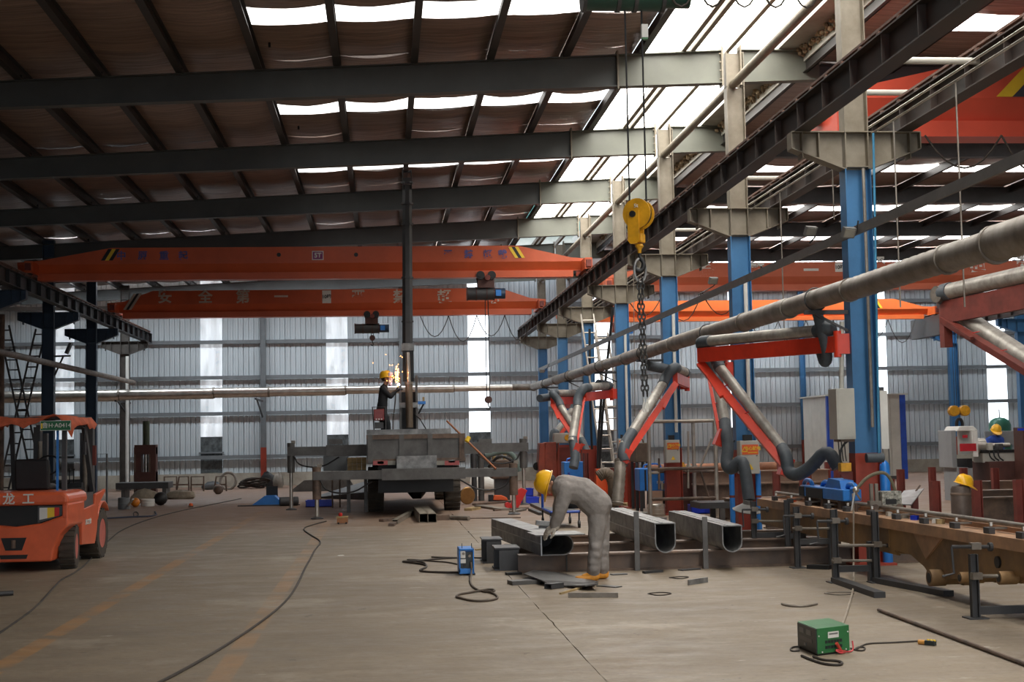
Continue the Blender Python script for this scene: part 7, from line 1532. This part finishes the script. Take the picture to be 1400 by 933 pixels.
MB().cyl(q, m_, .020, n=10).build('orange_end', mat('pendant_orange', (.55, .26, .06), .5), t, smooth=True); MB().bar(m_, r_, .045, .038).build('body', 'panel_dark', t, bevel=.004)
for k in range(3): MB().box(m_.lerp(r_, .25 + .3 * k) + V((0, -.005, .021)), (.016, .022, .012)).build('button', 'sign_yellow', t)
# feeder with its leads
f = F(628, 787.5); g = F(649, 787.5); h = P(628, 751, f.y).z; t = thing('wire_feeder', 'small blue upright wire feeder on the open floor', 'wire feeder', f); y = f.y
MB().span((f.x, y, .03), (f.x + .016, y + .45, h)).span((g.x - .016, y, .03), (g.x, y + .45, h)).span((f.x, y, h - .02), (g.x, y + .45, h)).span((f.x, y + .08, .03), (g.x, y + .1, h)).span((f.x, y, .02), (g.x, y + .45, .085)).build('case', 'machine_blue', t, bevel=.004)
MB().span((f.x + .016, y + .03, .085), (g.x - .016, y + .08, h - .045)).build('front_plate', 'panel_dark', t); MB().span((f.x + .02, y + .02, .15), (f.x + .085, y + .03, .20)).build('label', 'white', t); MB().span((f.x + .02, y + .015, .215), (f.x + .08, y + .03, .30)).build('gauge_plate', 'galv_clean', t)
for dx, z in ((.055, .27), (.13, .24), (.15, .16), (.07, .13)): MB().cyl((f.x + dx, y + .03, z), (f.x + dx, y - .01, z), .018, n=10).build('socket', 'galv' if z > .2 else 'black', t, smooth=True)
for dx in (.04, .16): MB().span((f.x + dx, y + .1, h), (f.x + dx + .008, y + .108, h + .06)).build('lug', 'dark_steel', t)
for dx in (.02, .17): MB().span((f.x + dx, y + .01, 0), (f.x + dx + .03, y + .44, .025)).build('skid', 'black', t)
sk = F(643, 789, .012)
tag(MB().tube([(f.x + .145, y - .012, .16), (f.x + .15, y - .04, .12), (f.x + .15, y - .05, .03), F(642, 797, .012), F(650, 806, .012), F(664, 810, .012), F(677, 809, .03), F(675, 806, .03), F(660, 807, .02), F(640, 811, .012), F(626, 813, .012), F(623, 817, .012), F(630, 818, .012), F(645, 822, .012), F(665, 822, .012), F(682, 819, .012), F(678, 813, .012), F(668, 809, .014)], .012, 8, 2).build('torch_lead', mat('lead_brown', (.10, .075, .055), .7), smooth=True), 'brown welding lead coiled in front of the blue wire feeder', 'lead')
floor_cable('dark cable bunch folded on the floor left of the wire feeder', [(627, 783), (605, 783), (580, 782), (572, 780), (584, 776), (582, 772), (556, 769), (548, 768), (575, 767), (600, 764), (628, 763)], .014)
floor_cable('second cable strand left of the wire feeder', [(626, 772), (612, 769), (596, 768), (570, 766), (552, 765), (580, 769), (583, 773)], .010)
floor_cable('short bundled cable behind the wire feeder', [(590, 762), (620, 763), (660, 763), (690, 764)], .011)
floor_cable('thin yellowish rope by the dark stacking blocks', [(650, 752), (660, 751), (668, 750)], .012, 'wood')
floor_cable('long black cable winding across the middle of the floor', [(205, 940), (260, 912), (320, 876), (365, 845), (392, 822), (407, 800), (418, 775), (426, 762), (430, 752), (441, 741), (425, 732), (412, 723), (430, 717), (446, 713)], .012, sm=2)
floor_cable('long black cable running past the forklift wheels', [(-10, 872), (20, 852), (50, 830), (72, 805), (84, 792), (98, 786), (118, 772), (135, 752), (150, 738), (165, 725), (200, 711), (240, 700), (290, 690), (330, 682)], .011, sm=2)
floor_cable('dark blue hose on the floor behind the forklift', [(146, 709), (180, 707), (215, 706), (212, 700)], .02, mat('hose_blue', (.06, .07, .11), .6)); floor_cable('loop of wire standing off the blue hose', [(183, 706), (182, 701), (188, 700), (190, 705), (184, 707)], .012)
tag(MB().cyl(F(-12, 813, .03), F(18, 811, .03), .028, n=10).build('pipe_stub', 'dark_steel', smooth=True), 'dark pipe stub entering at the left edge', 'pipe')
tag(MB().cyl(F(1201, 834, .02), F(1420, 915, .02), .016, n=8).build('rusty_rod', 'rusty', smooth=True), 'long rusty rod lying on the floor at lower right', 'rod')
for i, pts in enumerate(([(1069, 826), (1080, 829), (1102, 829.5), (1117, 826)], [(1127, 811.5), (1140, 813.5), (1160, 813.5), (1171, 811), (1150, 809.5), (1130, 811)], [(886, 812), (900, 815), (922, 812), (905, 810), (888, 811.5)], [(915, 790), (930, 792), (945, 789), (930, 788.5), (917, 790)])):
    floor_cable('bent %s on the floor, %s' % (['steel strip', 'pale wire loop', 'dark wire loop', 'dark wire loop'][i], ['left of the pale cord', 'at the foot of the pale cord', 'right of the loose bars', 'in front of the front beam'][i]), pts, .012 if i == 0 else .006, 'galv' if i < 2 else 'cable', cat='wire', name='wire_loop')
# sheets and offcuts below the wide section
n = 10; top = [(716, 790), (730, 788.5), (760, 790), (790, 792), (818, 798), (812, 804), (818, 808)]; bot = [(716, 790), (722, 796), (741, 801), (752, 803), (775, 804), (800, 808), (818, 808)]
pts = [F(*p) for p in top] + [F(*p) for p in reversed(bot[1:-1])]
zz = [.05 + .03 * math.sin(1.3 * k) for k in range(len(pts))]
t = tag(MB().add([p + V((0, 0, z)) for p, z in zip(pts, zz)] + [p + V((0, 0, max(0, z - .015))) for p, z in zip(pts, zz)], [tuple(range(len(pts))), tuple(range(2 * len(pts) - 1, len(pts) - 1, -1))] + [(i, len(pts) + i, len(pts) + (i + 1) % len(pts), (i + 1) % len(pts)) for i in range(len(pts))]).build('torn_sheet', 'mill_grey'), 'torn dark steel sheet lying in front of the worker\'s feet', 'sheet')
for i, (x0, y0, x1, y1, w_, h, m) in enumerate(((697, 797, 735, 795, .20, .045, 'mill_grey'), (749, 806, 766, 805, .12, .06, 'dark_steel'), (766, 812, 794, 804, .025, .02, 'wood'), (777, 814, 845, 814, .04, .05, 'galv'), (820, 801, 846, 803, .12, .012, 'mill_grey'), (836, 786, 856, 785, .10, .012, 'dark_steel'), (941, 797, 967, 793, .02, .06, 'raw_steel'), (692, 785, 712, 784, .10, .03, 'black'), (880, 783, 905, 781, .06, .03, 'dark_steel'), (930, 780, 955, 778, .10, .015, 'dark_steel'), (1105, 775, 1135, 776, .12, .05, 'black'), (462, 760, 470, 759.5, .03, .01, 'white'), (985, 766, 1000, 767, .1, .02, 'white'))):
    if i in (1,): o = sqtube(MB(), F(x0, y0), F(x1, y1 - 1) , w_, h).build('steel_offcut', m)
    else: o = MB().bar(F(x0, y0, h / 2), F(x1, y1, h / 2), w_, h).build('steel_offcut', m)
    tag(o, 'steel offcut on the floor, %s' % ['flat grey bar left of the torn sheet', 'short open tube before the torn sheet', 'thin tan stick before the torn sheet', 'long flat bar before the torn sheet', 'small plate right of the torn sheet', 'thin plate behind the orange boots', 'bent channel piece alone on the open floor', 'black lump at the left end of the front beam', 'lump before the front beam middle', 'flat piece before the front beam', 'black lumps by the screw stands', 'tiny white chip on the left floor', 'white chip by the far sections'][i], 'offcut')
